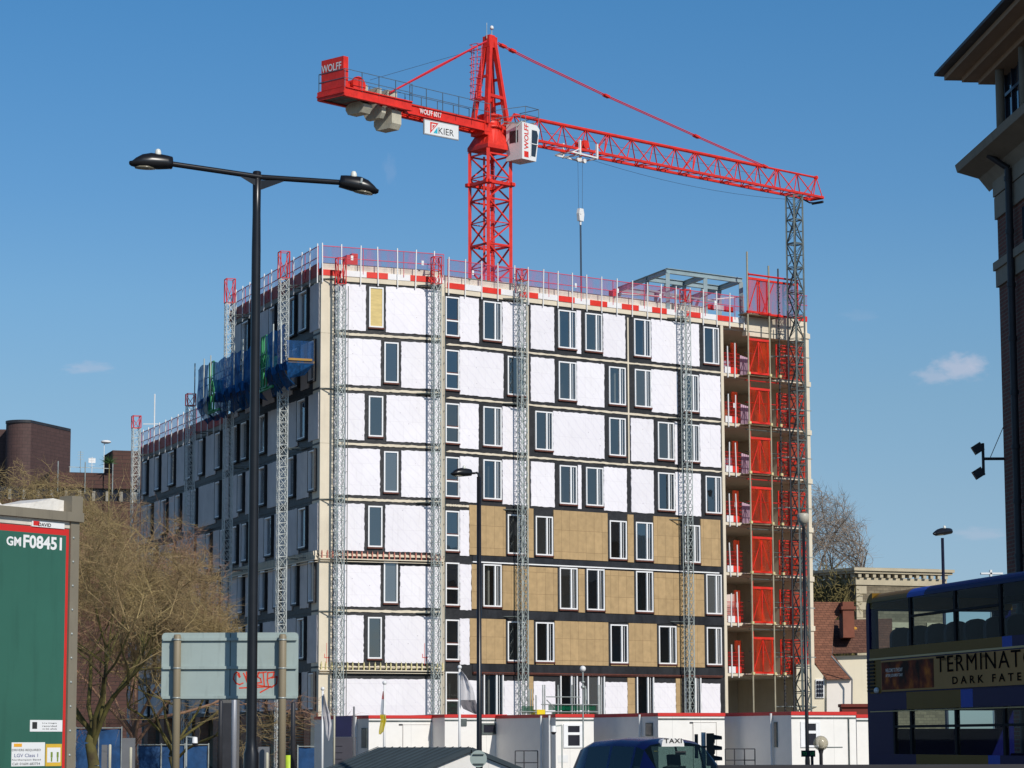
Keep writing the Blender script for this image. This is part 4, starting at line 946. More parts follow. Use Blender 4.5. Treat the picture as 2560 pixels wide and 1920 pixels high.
# counter jib
uE = CR.sx(829, 39.0, 0); zE = CR.hit(861, 240, 1.07)[1]; zE2 = CR.hit(1194, 322, .5)[1]
def cz(u): return zE + (zE2 - zE) * (u - uE) / (0 - uE)
uP = CR.hit(1028, 270, 1.07)[0]
g = MB(CR)
def cbox(mb, u0, u1, v0, v1, a0, a1):
    vs = [(u, v, cz(u) + a) for a in (a0, a1) for v in (v0, v1) for u in (u0, u1)]
    mb.add(vs, [(0, 2, 3, 1), (4, 5, 7, 6), (0, 1, 5, 4), (2, 6, 7, 3), (0, 4, 6, 2), (1, 3, 7, 5)])
for s in (1, -1):
    cbox(g, uE, uP, s * 1.07 - .04, s * 1.07 + .04, 0.06, .55); cbox(g, uE, uP, s * 1.07 - .13, s * 1.07 + .13, .55, .62); cbox(g, uE, uP, s * 1.07 - .13, s * 1.07 + .13, 0, .06)
    cbox(g, uP - .1, -.3, s * .5 - .05, s * .5 + .05, .02, .55); cbox(g, uP - .1, -.3, s * .5 - .14, s * .5 + .14, .55, .63); cbox(g, uP - .1, -.3, s * .5 - .14, s * .5 + .14, -.04, .02)
cbox(g, uE - .1, uE, -1.2, 1.2, 0.02, .56); cbox(g, uE - .16, uE - .1, -1.2, 1.2, .2, .3)
for k in range(6): u = uE + .8 + (uP - uE - .8) * k / 5; cbox(g, u - .07, u + .07, -1.02, 1.02, .1, .4)
for k in range(8): u = uP + (-.4 - uP) * k / 7; cbox(g, u - .05, u + .05, -.45, .45, .1, .4)
cbox(g, -1.2, 1.0, -.62, .62, -.25, .62)
obj('counter_jib', g, M_red, cr)
g = MB(CR); cbox(g, uE + .02, uE + 3.2, -1.0, 1.0, .1, .14); cbox(g, uE + 5.6, uP, -1.0, 1.0, .45, .49); obj('walkway', g, M_galvd, cr)
# winch house, drum, blocks
g = MB(CR); ub = CR.sx(858, 40.5, 1.0); cbox(g, ub, ub + .42, -.95, 1.0, .62, 2.55); obj('switch_cabinet', g, M_red, cr)
ctr = CR.P(ub, cz(ub) + 1.55, 1.0)
text('lettering', 'WOLFF', CR.P(ub - .012, cz(ub) + 1.75, -.93), CRN, (0, 0, 1), 1.75, .48, M_whitep, cr, bold=.02)
g = MB(CR); ud = CR.hit(885, 216, .3)[0]; g.tube((ud, -.6, cz(ud) + 1.0), (ud, .75, cz(ud) + 1.0), .42, 20); g.tube((ud, .6, cz(ud) + 1.0), (ud, .78, cz(ud) + 1.0), .56, 22); g.tube((ud, -.6, cz(ud) + 1.0), (ud, -.45, cz(ud) + 1.0), .56, 22)
cbox(g, ud - .9, ud + .3, -.7, .5, .6, 1.05); obj('winch_drum', g, M_red, cr)
M_cw = mat('counterweight_concrete', srgb(190, 184, 165), .85, var=.15, vs=1.3, bump=.2, bs=8, stain=.2)
for k, (px, w_) in enumerate(((908, .75), (948, .35), (980, .85))):
    u = CR.sx(px, 38.5, .4); g = MB(CR); dz = (0, .1, .62)[k]
    zt_ = cz(u) + 1.25; zb_ = cz(u) - .62 - dz
    prof = [(-.42, zt_), (.42, zt_), (.42, cz(u) + .1), (.8, cz(u) - .1), (.8, zb_ + .32), (.58, zb_), (-.58, zb_), (-.8, zb_ + .32), (-.8, cz(u) - .1), (-.42, cz(u) + .1)]
    g.prismx(prof, u - w_ / 2, u + w_ / 2); obj('counterweight', g, M_cw, cr)
# hand rails
M_rl = mat('dark_rail', srgb(90, 110, 125), .5, metal=.2, var=.2)
for s in (1, -1):
    g = MB(CR); v = 1.15 * s; vi = .95 * s
    for a, b, vv in ((uE, uP, v), (uP, -1.0, vi)):
        for h_ in (.62 + .55, .62 + 1.1): g.beam((a, vv, cz(a) + h_), (b, vv, cz(b) + h_), .035)
        n = max(3, int(abs(b - a) / 1.4))
        for k in range(n + 1): u = a + (b - a) * k / n; g.beam((u, vv, cz(u) + .5), (u, vv, cz(u) + 1.72), .04)
    if s == 1:
        for h_ in (1.17, 1.72): g.beam((uE, -1.15, cz(uE) + h_), (uE, 1.15, cz(uE) + h_), .035)
    obj('handrail', g, M_rl, cr)
text('lettering', 'WOLFF 6017', CR.P(CR.hit(1050, 285, .68)[0], cz(CR.hit(1050, 285, .68)[0]) + .13, .66), CRU + Vector((0, 0, (zE2 - zE) / (0 - uE))), (0, 0, 1), CR.hit(1104, 290, .68)[0] - CR.hit(1050, 285, .68)[0], .34, M_whitep, cr, bold=.02)
# company board
u0, u1 = CR.hit(1060, 300, 1.0)[0], CR.hit(1147, 320, 1.0)[0]; zt_ = CR.hit(1060, 297, 1.0)[1]; zb_ = CR.hit(1060, 335, 1.0)[1]; dz = CR.hit(1147, 314, 1.0)[1] - zt_
g = MB(CR); g.add([(u, v, z + (dz if u == u1 else 0)) for z in (zb_, zt_) for v in (.92, 1.0) for u in (u0, u1)], [(0, 2, 3, 1), (4, 5, 7, 6), (0, 1, 5, 4), (2, 6, 7, 3), (0, 4, 6, 2), (1, 3, 7, 5)])
sgn = obj('sign_board', g, mat('board_grey', srgb(150, 155, 158), .5), cr)
g = MB(CR); i_ = .06; g.add([(u, v, z + (dz * (.97 if u > (u0 + u1) / 2 else .03))) for z in (zb_ + i_, zt_ - i_) for v in (1.001, 1.015) for u in (u0 + i_, u1 - i_)], [(0, 2, 3, 1), (4, 5, 7, 6), (0, 1, 5, 4), (2, 6, 7, 3), (0, 4, 6, 2), (1, 3, 7, 5)])
obj('sign_face', g, M_whitep, sgn)
sl = Vector((0, 0, dz / (u1 - u0))); ex = (CRU + sl).normalized(); L_ = u1 - u0; Hh = zt_ - zb_
o_ = CR.P(u0, zb_, 1.02) + Vector((0, 0, 0))
SP = lambda a, b: o_ + ex * (a * L_) + Vector((0, 0, b * Hh))
g = MB(); g.add([SP(.17, .88), SP(.41, .88), SP(.17, .12)], [(0, 1, 2)]); obj('emblem', g, M_red, sgn)
g = MB(); g.add([p + CRN * .003 for p in (SP(.21, .78), SP(.35, .78), SP(.21, .34))], [(0, 1, 2)]); g2 = MB(); g2.add([p + CRN * .006 for p in (SP(.235, .70), SP(.31, .70), SP(.235, .46))], [(0, 1, 2)])
obj('emblem', g, M_whitep, sgn); obj('emblem', g2, M_red, sgn)
g = MB(); g.add([SP(.38, .62), SP(.38, .18), SP(.26, .18)], [(0, 1, 2)]); obj('emblem', g, mat('cyan', srgb(60, 180, 200), .5), sgn)
text('lettering', 'KIER', SP(.41, .2), ex, (0, 0, 1), .44 * L_, .42 * Hh, mat('black_ink', (.015, .015, .015), .5), sgn)
# jib
uj0 = CR.hit(1285, 300)[0]; uj1 = CR.hit(2052, 490)[0]
zbA = CR.hit(1346, 352, .6)[1]; uA = CR.hit(1346, 352, .6)[0]; zbB = CR.hit(2058, 494, .6)[1]; uB = CR.hit(2058, 494, .6)[0]
jb = lambda u: zbA + (zbB - zbA) * (u - uA) / (uB - uA)
ztA = CR.hit(1346, 300)[1]; uTA = CR.hit(1346, 300)[0]; ztM = CR.hit(1905, 416)[1]; uTM = CR.hit(1905, 416)[0]; ztB = CR.hit(2040, 444)[1]; uTB = CR.hit(2040, 444)[0]
def jt(u): return ztA + (ztM - ztA) * (u - uTA) / (uTM - uTA) if u < uTM else ztM + (ztB - ztM) * (u - uTM) / (uTB - uTM)
n = 14; us = [uj0 + (uTB - uj0) * k / n for k in range(n + 1)]
g = MB(CR); u_s = .6
g.path([(u, 0, jt(u)) for u in (us[0], uTM)], .13, 8); g.path([(u, 0, jt(u)) for u in (uTM, us[-1])], .08, 8)
for v in (.6, -.6): g.beam((u_s, v, jb(u_s)), (uB, v, jb(uB)), .17, .17)
for k in range(n):
    a, b = us[k], us[k + 1]; m_ = (a + b) / 2
    for v in (.6, -.6):
        g.tube((a, 0, jt(a)), (m_, v, jb(m_)), .042); g.tube((m_, v, jb(m_)), (b, 0, jt(b)), .042)
        if k % 4 == 3: g.tube((b - .25, 0, jt(b)), (m_, v, jb(m_)), .04)
    g.tube((a, .6, jb(a)), (m_, -.6, jb(m_)), .04); g.tube((m_, -.6, jb(m_)), (b, .6, jb(b)), .04); g.tube((m_, .6, jb(m_)), (m_, -.6, jb(m_)), .04)
for v in (.6, -.6): g.tube((us[-1], 0, jt(us[-1])), (uB - .1, v, jb(uB)), .04); g.tube((us[0], 0, jt(us[0])), (u_s, v, jb(u_s)), .07)
g.tube((uB, .6, jb(uB)), (uB, -.6, jb(uB)), .12, 10); g.tube((us[-1], -.12, jt(us[-1])), (us[-1], .12, jt(us[-1])), .14, 10)
obj('jib', g, M_red, cr)
g = MB(CR); g.path([(uB - 1.8, 0, jb(uB) - .3), (uB - .9, 0, jb(uB) - .45), (uB + .2, 0, jb(uB) - .3)], .06); g.tube((uB + .1, -.5, jb(uB) - .3), (uB + .1, .5, jb(uB) - .3), .1, 8); obj('tip_pulley', g, M_dk, cr)
g = MB(CR); zr = .75
for v in (0,): g.path([(us[0], v, jt(us[0]) - zr), (uTM, v, jt(uTM) - zr * .9)], .012, 4)
obj('safety_line', g, M_rl, cr)
# pendant bars
pts = [ch(1243, 107), ch(1275, 124), ch(1335, 154), ch(1510, 237), ch(1735, 338), ch(1912, 416)]
for v in (.1, -.1):
    g = MB(CR); g.path([(p[0], v, p[2]) for p in pts], .036, 6)
    obj('tie_bar', g, mat('tie_red', srgb(214, 48, 60), .45, var=.1), cr)
for px, py in ((1251, 112), (1275, 124), (1510, 237), (1735, 338), (1905, 413)):
    p = ch(px, py); q = ch(px + 12, py + 6); g = MB(CR); g.beam((p[0], 0, p[2]), (q[0], 0, q[2]), .3, .16); obj('tie_joint', g, M_red, cr)
for v, dx in ((.55, 0), (-.55, 8)):
    g = MB(CR); g.path([ch(1216, 103, v * .3), ch(1090, 168 + dx * .4, v * .7), ch(974, 232, v)], .06, 6); obj('tie_bar', g, MATS['tie_red'], cr)
g = MB(CR); g.path([ch(1205, 120, 0), ch(1080, 155, 0), ch(925, 200, 0)], .012, 4); obj('rope', g, M_rope, cr)
# cab
v1, v0 = 2.35, .95; uc0 = CR.sx(1306, 36, v1); uc1 = CR.sx(1347, 36, v1); zc1 = CR.hit(1306, 304, v1)[1]; zc0 = CR.hit(1306, 396, v1)[1]
cab = MB(CR); cab.prism([(uc0, zc0), (uc1 - .25, zc0), (uc1 + .05, zc1 - .55), (uc1 + .12, zc1 - .28), (uc1 - .15, zc1 - .02), (uc0, zc1)], v0, v1)
cb_ = obj('cab', cab, M_whitep, cr)
M_cabg = glass('cab_glass', ior=1.7, opac=.7)
Lc = uc1 - uc0; Hc = zc1 - zc0
cf = MB(CR); cf.add([(uc0 + Lc * .52, v1 + .01, zc0 + .12 * Hc), (uc0 + Lc * .80, v1 + .01, zc0 + .12 * Hc), (uc0 + Lc * .97, v1 + .01, zc0 + .72 * Hc), (uc0 + Lc * .9, v1 + .01, zc0 + .84 * Hc), (uc0 + Lc * .56, v1 + .01, zc0 + .84 * Hc)], [(0, 1, 2, 3, 4)])
obj('side_window', cf, M_cabg, cb_)
g = MB(CR); g.beam((uc0 + Lc * .5, v1 + .02, zc0 + .46 * Hc), (uc0 + Lc * .95, v1 + .02, zc0 + .46 * Hc), .05); g.beam((uc0 + Lc * .5, v1 + .02, zc0 + .1 * Hc), (uc0 + Lc * .55, v1 + .02, zc0 + .86 * Hc), .05); obj('window_frame', g, M_whitep, cb_)
g = MB(CR); g.box(uc0 - .012, uc0 - .002, v0 + .3, v1 - .35, zc0 + 1.15, zc0 + 1.95); obj('rear_window', g, M_dk, cb_)
text('lettering', 'WOLFF', CR.P(uc0 + Lc * .38, zc0 + .27 * Hc, v1 + .012), (0, 0, 1), -CRU, .7 * Hc, Lc * .26, M_red, cb_, bold=.02)
g = MB(CR); g.box(uc0 + Lc * .12, uc0 + Lc * .38, v1 + .002, v1 + .012, zc0 + .06 * Hc, zc0 + .22 * Hc); obj('stripe', g, M_red, cb_)
g = MB(CR)
for s in (0, 1): g.beam((uc0 + .3 + s * .9, .5, zc1 + .08), (uc0 + .3 + s * .9, v1, zc1 + .08), .1)
g.beam((uc0 - .5, .5, zc1 + .25), (uc0 - .1, v1 - .2, zc1 - .1), .08); g.path([(uc0 - .25, v1 - .3, zc0 + 1.0), (uc0 - .35, v1 - .2, zc0 + 2.1), (uc0 + .2, v1 - .2, zc1 + .1)], .04); obj('cab_bracket', g, M_galv, cb_)
g = MB(CR)
for h_ in (.55, 1.1): g.path([(-.8, 1.2, zc1 + .2 + h_ - .6), (uc0 + .4, 2.3, zc1 + h_), (uc0 + 1.7, 2.3, zc1 + h_), (uc0 + 1.7, .6, zc1 + h_)], .025)
for q in ((uc0 + .4, 2.3), (uc0 + 1.7, 2.3), (uc0 + 1.7, .7), (-.2, 1.3)): g.tube((q[0], q[1], zc1 - .1), (q[0], q[1], zc1 + 1.1), .025)
obj('handrail', g, M_rl, cr)
# trolley, ropes and hook
ut = CR.hit(1450, 380)[0]; zt_ = jb(ut)
tr = MB(CR)
for du in (-.9, .9):
    for v in (.75, -.75): tr.beam((ut + du, v, zt_ - .45), (ut + du, v, zt_ + .55), .14)
    tr.beam((ut + du, -.8, zt_ - .45), (ut + du, .8, zt_ - .45), .1)
for v in (.75, -.75): tr.beam((ut - 1.7, v, zt_ - .4), (ut + .95, v, zt_ - .4), .1); tr.beam((ut - 1.7, v, zt_ - .4), (ut - .9, v, zt_ - .05), .06)
tr.beam((ut - 1.7, .75, zt_ - .4), (ut - 1.7, -.75, zt_ - .4), .08); tr.tube((ut - .3, 0, zt_ - .6), (ut - .3, .15, zt_ - .6), .16, 10); tr.tube((ut + .35, 0, zt_ - .6), (ut + .35, .15, zt_ - .6), .16, 10)
obj('trolley', tr, M_whitep, cr)
g = MB(CR); g.tube((ut + .1, -.3, zt_ + .45), (ut + .1, .5, zt_ + .45), .3, 14); obj('trolley_drum', g, M_red, cr)
zh = CR.hit(1452, 522)[1]
for du in (-.18, .2):
    g = MB(CR); g.tube((ut + du * 1.3, 0, zt_ - .6), (ut + du, 0, zh), .014, 4); obj('rope', g, M_rope, cr)
zh0 = CR.hit(1452, 562)[1]
g = MB(CR); g.prism([(ut - .2, zh0 + .25), (ut + .2, zh0 + .25), (ut + .27, zh - .35), (ut + .18, zh), (ut - .18, zh), (ut - .27, zh - .35)], -.12, .12); g.tube((ut - .12, .12, zh - .3), (ut - .12, .15, zh - .3), .12, 10); g.tube((ut, 0, zh0 + .25), (ut, 0, zh0 - .02), .07, 8)
obj('hook_block', g, M_whitep, cr)
zsb = CR.hit(1454, 700)[1]
g = MB(CR)
for du in (-.05, .05): g.tube((ut + du, 0, zh0), (ut + du + .05, 0, zsb - 3), .03, 5)
obj('lifting_sling', g, M_rope, None, 'dark lifting sling hanging from the white hook block of the crane', 'lifting sling')
g = MB(CR); pts = []
for k in range(13): f = k / 12; u = ut + .5 + (uB - 2.5 - ut) * f; pts.append((u, 0, jb(u) - .35 - 1.0 * 4 * f * (1 - f) * .55))
g.path(pts, .012, 4); obj('rope', g, M_rope, cr)
# ------------------------------------------------------------------ street furniture close to the camera
random.seed(11)
def up(p, dz): return Vector((p.x, p.y, p.z + dz))
Yp = 40.0
base = atY(630, 1700, Yp); topz = atY(641, 430, Yp).z; bx = base.x
post = thing('street_lamp', (bx, Yp, 0), 'tall black lamp post with two long arms and a head on each', 'street lamp')
g = MB(); g.lathe((bx, Yp, 0), [(.115, 0), (.115, atY(630, 1884, Yp).z), (.09, atY(630, 1872, Yp).z), (.079, atY(630, 1845, Yp).z), (.069, topz - 1.2), (.062, topz - .65), (.064, topz), (.05, topz + .01)], 24)
obj('pole', g, M_black, post)
za = atY(642, 443, Yp).z
def head(tip, inn, name):
    """cobra head lying between its tip and the arm"""
    t = (tip - inn); L_ = t.length; t.normalize(); n = Vector((0, 0, 1)).cross(t).normalized(); u = t.cross(n); u = u if u.z > 0 else -u
    prof = [(0, .10, .15, .13), (.12, .115, .17, .14), (.30, .125, .19, .16), (.5, .13, .20, .17), (.7, .125, .16, .16), (.85, .10, .08, .14), (.95, .06, .0, .12), (1.0, .02, -.04, .08)]
    vs = []; m_ = 14
    for f, hw, hu, hd in prof:
        c = inn + t * (L_ * f)
        for i in range(m_):
            a = 2 * math.pi * i / m_; vs.append(c + n * (math.cos(a) * hw) + u * ((math.sin(a) * (hu if math.sin(a) > 0 else hd * .8))* .74))
    k_ = len(prof)
    fs = [(k * m_ + i, k * m_ + (i + 1) % m_, (k + 1) * m_ + (i + 1) % m_, (k + 1) * m_ + i) for k in range(k_ - 1) for i in range(m_)] + [tuple(range(m_)), tuple(range((k_ - 1) * m_, k_ * m_))]
    g = MB(); g.add(vs, fs, True); h = obj('lamp_head', g, M_black, name)
    c = inn + t * (L_ * .33) + u * .11
    g = MB(); g.lathe(c, [(.045, 0), (.05, .02), (.045, .07), (.03, .1), (.002, .11)], 14); obj('light_sensor', g, mat('sensor', (.75, .75, .68), .3, var=0), h)
    g = MB(); pts = []
    for i in range(14): a = 2 * math.pi * i / 14; pts.append(inn + t * (L_ * (.62 + .25 * math.cos(a))) + n * (.09 * math.sin(a)) - u * .068)
    g.add(pts + [p - u * .03 for p in pts], [tuple(range(14)), tuple(range(14, 28))] + [(i, (i + 1) % 14, 14 + (i + 1) % 14, 14 + i) for i in range(14)], True); obj('lens', g, mat('lamp_lens', srgb(110, 105, 90), .2), h)
    c = inn + t * (L_ * .52)
    g = MB(); g.beam(c - n * .135 + u * .02, c - n * .135 + u * .1, .03, .03); obj('clip', g, M_galv, h)
lin, ltip = atY(430, 410, Yp - .6), atY(323, 403, Yp - .8); rin, rtip = atY(849, 456, Yp + .1), atY(947, 475, Yp + .2)
ctr = Vector((bx + .07, Yp, za))
for a, b, tp in ((ctr, lin, ltip), (ctr, rin, rtip)):
    g = MB(); mid = a.lerp(b, .12); g.tube(a, b, .042, 12); obj('arm', g, M_black, post)
    g = MB(); d = (b - a).normalized(); g.add([a + Vector((0, .02, -.05)), a + Vector((0, .02, -.19)), a + d * .36 + Vector((0, .02, -.03)), a + Vector((0, -.02, -.05)), a + Vector((0, -.02, -.19)), a + d * .36 + Vector((0, -.02, -.03))], [(0, 1, 2), (3, 5, 4), (0, 3, 4, 1), (1, 4, 5, 2), (2, 5, 3, 0)]); obj('bracket', g, M_black, post)
    head(tp, b, post)
# back of a road sign
Ys = 40.62
SGN = Plane(atY(405, 1700, Ys).x, Ys, 90.5)
s0, z1_ = SGN.hit(405, 1582); s1, z0_ = SGN.hit(745, 1749); z1b = SGN.hit(745, 1588)[1]
sg = thing('road_sign', SGN.P(s0 + 1, 0), 'grey back of a large road sign on two posts with red graffiti', 'road sign')
M_al = mat('sign_back', srgb(160, 174, 170), .5, metal=.0, var=.08, vs=1.2, stain=.16)
rr = .06; pts = []
for cx_, cz_, a0 in ((s1 - rr, z1_ - rr, 0), (s0 + rr, z1_ - rr, 90), (s0 + rr, z0_ + rr, 180), (s1 - rr, z0_ + rr, 270)):
    for k in range(6): a = math.radians(a0 + k * 18); pts.append((cx_ + rr * math.cos(a), cz_ + rr * math.sin(a)))
g = MB(SGN); g.prism(pts, -.02, 0); obj('sign_plate', g, M_al, sg)
for py in (1598, 1669, 1743):
    z = SGN.hit(575, py)[1]; g = MB(SGN); g.box(s0 + .02, s1 - .02, .001, .035, z - .014, z + .016); g.box(s0 + .02, s1 - .02, .036, .04, z - .022, z + .022); obj('rail', g, M_al, sg)
g = MB(SGN); x_ = SGN.hit(575, 1700)[0]; g.box(x_ - .008, x_ + .008, .0005, .004, z0_ + .01, z1_ - .01); obj('panel_joint', g, M_galvd, sg)
for px in (445, 708):
    x_ = SGN.sx(px, 3); q = SGN.P(x_, 0, .1); g = MB(); g.lathe((q.x, q.y, 0), [(.058, 0), (.058, z1_ - .06), (.045, z1_ - .03)], 20); p_ = obj('sign_post', g, mat('tan_post', srgb(140, 128, 105), .5, var=.08, vs=1), sg)
    g = MB()
    for py in (1600, 1671, 1745): z = SGN.hit(px, py)[1]; g.lathe((q.x, q.y, z), [(.062, -.012), (.062, .012)], 16)
    obj('clamp', g, M_galv, p_)
M_graf = mat('red_graffiti', srgb(220, 70, 45), .6, var=.1)
def G(x, y): return SGN.hit(480 + x / 3.455, 1440 + y / 3.455)
strokes = [[(415, 870), (405, 840), (385, 832), (365, 850), (358, 890), (380, 925), (410, 938), (440, 925)], [(395, 850), (410, 875)], [(445, 840), (460, 870), (475, 915), (490, 940)], [(470, 830), (475, 900), (500, 850), (520, 935)], [(580, 830), (565, 870), (590, 885), (600, 920), (560, 925)], [(570, 838), (640, 830)], [(615, 835), (625, 950)], [(655, 835), (650, 900), (660, 950)], [(655, 835), (710, 830), (700, 870), (660, 885)], [(690, 880), (735, 870), (730, 930), (690, 960), (640, 955), (560, 940)], [(410, 968), (520, 962), (680, 955), (590, 1005)]]
gr = MB(SGN)
for st_ in strokes:
    q = [G(*p) for p in st_]
    for a, b in zip(q[:-1], q[1:]):
        dx, dz = b[0] - a[0], b[1] - a[1]; l = math.hypot(dx, dz) or 1; w_ = .0105; nx, nz_ = -dz / l * w_, dx / l * w_; ex_, ez_ = dx / l * w_ * .8, dz / l * w_ * .8
        gr.add([(a[0] + nx - ex_, .0015, a[1] + nz_ - ez_), (b[0] + nx + ex_, .0015, b[1] + nz_ + ez_), (b[0] - nx + ex_, .0015, b[1] - nz_ + ez_), (a[0] - nx - ex_, .0015, a[1] - nz_ - ez_)], [(0, 1, 2, 3)])
obj('graffiti', gr, M_graf, sg)
# single arm lamp, round sign on it
def lamp_pole(px, pyt, Y, r, label, rb=None, col=None, name='street_lamp', cat='street lamp'):
    b = atY(px, 1800, Y); zt_ = atY(px, pyt, Y).z
    t = thing(name, (b.x, Y, 0), label, cat); g = MB(); g.lathe((b.x, Y, 0), [(rb or r * 1.3, 0), (rb or r * 1.3, 1.2), (r, 1.35), (r * .8, zt_)], 16); obj('pole', g, col or M_black, t)
    return t, Vector((b.x, Y, zt_))
t, p = lamp_pole(1198, 1192, 75, .075, 'black lamp post with one short arm in front of the white facade')
inn, tip = atY(1177, 1183, 75), atY(1127, 1182, 74.7)
obj('arm', MB().path([p, up(p, .12) + Vector((-.03, 0, 0)), atY(1188, 1183, 75), inn], .03, 8), M_black, t); head(tip, inn, t)
b = atY(1196, 1897, 74.8)
t = thing('round_sign', (b.x, b.y, 0), 'small round road sign seen from behind on the lamp post by the gabled shelter', 'road sign')
g = MB(); g.tube(b, b + Vector((0, .02, 0)), .235, 32); obj('sign_plate', g, M_al, t); g = MB(); g.beam(b + Vector((-.15, -.03, .12)), b + Vector((.15, -.03, .12)), .03); g.beam(b + Vector((-.15, -.03, -.14)), b + Vector((.15, -.03, -.14)), .03); obj('clamp', g, M_galvd, t)
# post with a drum head by the facade end
t, p = lamp_pole(2017, 1308, 70, .05, 'black post with pale drum cap standing in front of the cream end wall')
g = MB(); g.lathe(p, [(.05, -.1), (.08, 0), (.145, .03), (.15, .22), (.12, .26), (.01, .27)], 24); obj('lamp_head', g, mat('drum_grey', srgb(190, 185, 170), .4), t)
# lamp on the right against the sky
t, p = lamp_pole(2367, 1345, 88, .062, 'dark lamp post against the sky above the double decker bus', col=mat('navy_black', (.01, .012, .03), .35))
head(atY(2333, 1333, 87.5), atY(2376, 1329, 88.2), t)
# globe lamp
b = atY(2052, 1858, 76)
t = thing('globe_lamp', (b.x, 76, 0), 'round glass globe lamp on a short dark post by the white cabin', 'street lamp')
g = MB(); g.lathe((b.x, 76, 0), [(.05, 0), (.05, b.z - .3), (.085, b.z - .17), (.1, b.z - .13)], 16); obj('pole', g, M_dk, t)
g = MB(); g.sphere(b, .21, 28, 18); obj('globe', g, mat('smoked_globe', srgb(190, 178, 145), .12, var=.05, alpha=.6), t)
g = MB(); g.lathe((b.x, 76, b.z - .12), [(.05, 0), (.06, .1), (.04, .2), (.01, .22)], 12); obj('bulb', g, M_whitep, t)
# ------------------------------------------------------------------ green container trailer
Yc = 26.0; c1 = atY(190, 1500, Yc + .0); TC = Plane(c1.x, c1.y, 35.0)
sE = 0; sB = TC.sx(-330, 3)
z_t = TC.hit(190, 1270)[1]; z_top = TC.hit(165, 1303)[1]
tc_ = thing('container_trailer', (c1.x, c1.y, 0), 'green lorry trailer with red edging and white lettering at the left edge', 'lorry trailer')
M_tg = mat('trailer_green', srgb(50, 100, 84), .45, var=.1, vs=.8, coat=.2, stain=.14)
M_tf = mat('trailer_frame', srgb(128, 120, 104), .5, var=.1, vs=2, stain=.15)
M_tr = mat('trailer_red', srgb(205, 45, 40), .45, var=.06)
def tz(px, py): return TC.hit(px, py)
zTop = tz(150, 1322)[1]; zRed = tz(150, 1333)[1]; zBot = tz(150, 1916)[1]; xr = tz(165, 1600)[0]; xg = tz(157, 1600)[0]
obj('frame', MB(TC).box(sB, -.02, -2.4, 0, zBot - .75, tz(185, 1296)[1]), M_tf, tc_)
zb2 = zBot - .02
obj('edging', MB(TC).box(sB, xr, .001, .012, zb2 - .08, zTop), M_tr, tc_); obj('side_panel', MB(TC).box(sB, xg, .0125, .02, zb2, zRed - .02), M_tg, tc_)
obj('corner_post', MB(TC).box(xr + .01, 0, .002, .03, zb2 - .7, zTop + .2), M_tf, tc_)
obj('white_strip', MB(TC).box(sB, xr + .04, .002, .01, zTop + .01, zTop + .075), mat('dirty_white', srgb(205, 198, 185), .6, var=.15, vs=6), tc_)
obj('top_rail', MB(TC).box(sB, .03, -.1, .06, tz(185, 1300)[1] - .02, tz(185, 1290)[1] + .03), M_tf, tc_)
g = MB(TC); zz = tz(185, 1290)[1] + .03
g.prism([(sB, zz), (-.05, zz), (-.03, zz + .11), (-.28, zz + .13), (-.55, zz + .07), (-.85, zz + .03), (-.95, zz + .02), (-1.1, zz + .11), (-1.5, zz + .08), (sB, zz + .1)], -.5, -.06)
obj('folded_tarpaulin', g, mat('white_tarp', srgb(225, 220, 212), .6, var=.08, vs=4, bump=.6, bs=6), tc_)
obj('end_cap', MB(TC).box(-.13, .02, -.12, .05, zz, zz + .16), M_tf, tc_)
for k in range(11):
    g = MB(TC); z = zTop - .08 - k * .232; g.sphere((xr + .045, .03, z), .013, 8, 6); obj('rivet', g, M_galv, tc_)
def ttext(s, x0, y0, x1, y1, m_, off=.022, pl=TC, par=tc_, **k):
    a, zb_ = pl.hit(x0, y1, off); b_, zt_ = pl.hit(x1, y0, off); return text('lettering', s, pl.P(a, zb_, off), pl.u, (0, 0, 1), b_ - a, zt_ - zb_, m_, par, **k)
ttext('GM', 16, 1343, 53, 1363, M_whitep, bold=.03); ttext('F08451', 58, 1344, 155, 1369, M_whitep, bold=.03)
M_ink = mat('ink', (.03, .03, .03), .6, var=0)
obj('name_plate', MB(TC).box(tz(76, 1310)[0], tz(157, 1310)[0], .002, .0235, tz(100, 1318)[1], tz(100, 1303)[1]), M_whitep, tc_)
obj('red_mark', MB(TC).box(tz(79, 1310)[0], tz(94, 1310)[0], .024, .026, tz(87, 1314)[1], tz(87, 1303)[1]), M_tr, tc_)
ttext('DAVID', 96, 1309, 128, 1315, M_ink, off=.026, bold=.02)
def tplate(x0, y0, x1, y1, m_=None, name='sticker'):
    a, zt_ = tz(x0, y0); b_, zb_ = tz(x1, y1); return obj(name, MB(TC).box(a, b_, .0205, .024, zb_, zt_), m_ or M_whitep, tc_)
tplate(71, 1800, 151, 1829)
obj('sticker_mark', MB(TC).box(tz(76, 1815)[0], tz(88, 1815)[0], .0245, .026, tz(82, 1822)[1], tz(82, 1805)[1]), M_ink, tc_)
for k in range(3): ttext(('Live images', 'recorded', 'on this vehicle')[k], 106, 1806 + k * 7, 142, 1810 + k * 7, M_ink, off=.0255)
tplate(25, 1856, 107, 1915); tplate(110, 1860, 149, 1915, mat('sticker_yellow', srgb(215, 175, 60), .5))
obj('sticker_mark', MB(TC).box(tz(113, 1890)[0], tz(146, 1890)[0], .0245, .026, tz(130, 1906)[1], tz(130, 1869)[1]), M_whitep, tc_)
obj('sticker_mark', MB(TC).box(tz(30, 1863)[0], tz(50, 1863)[0], .0245, .026, tz(40, 1867)[1], tz(40, 1859)[1]), mat('orange_mark', srgb(235, 170, 50), .5), tc_)
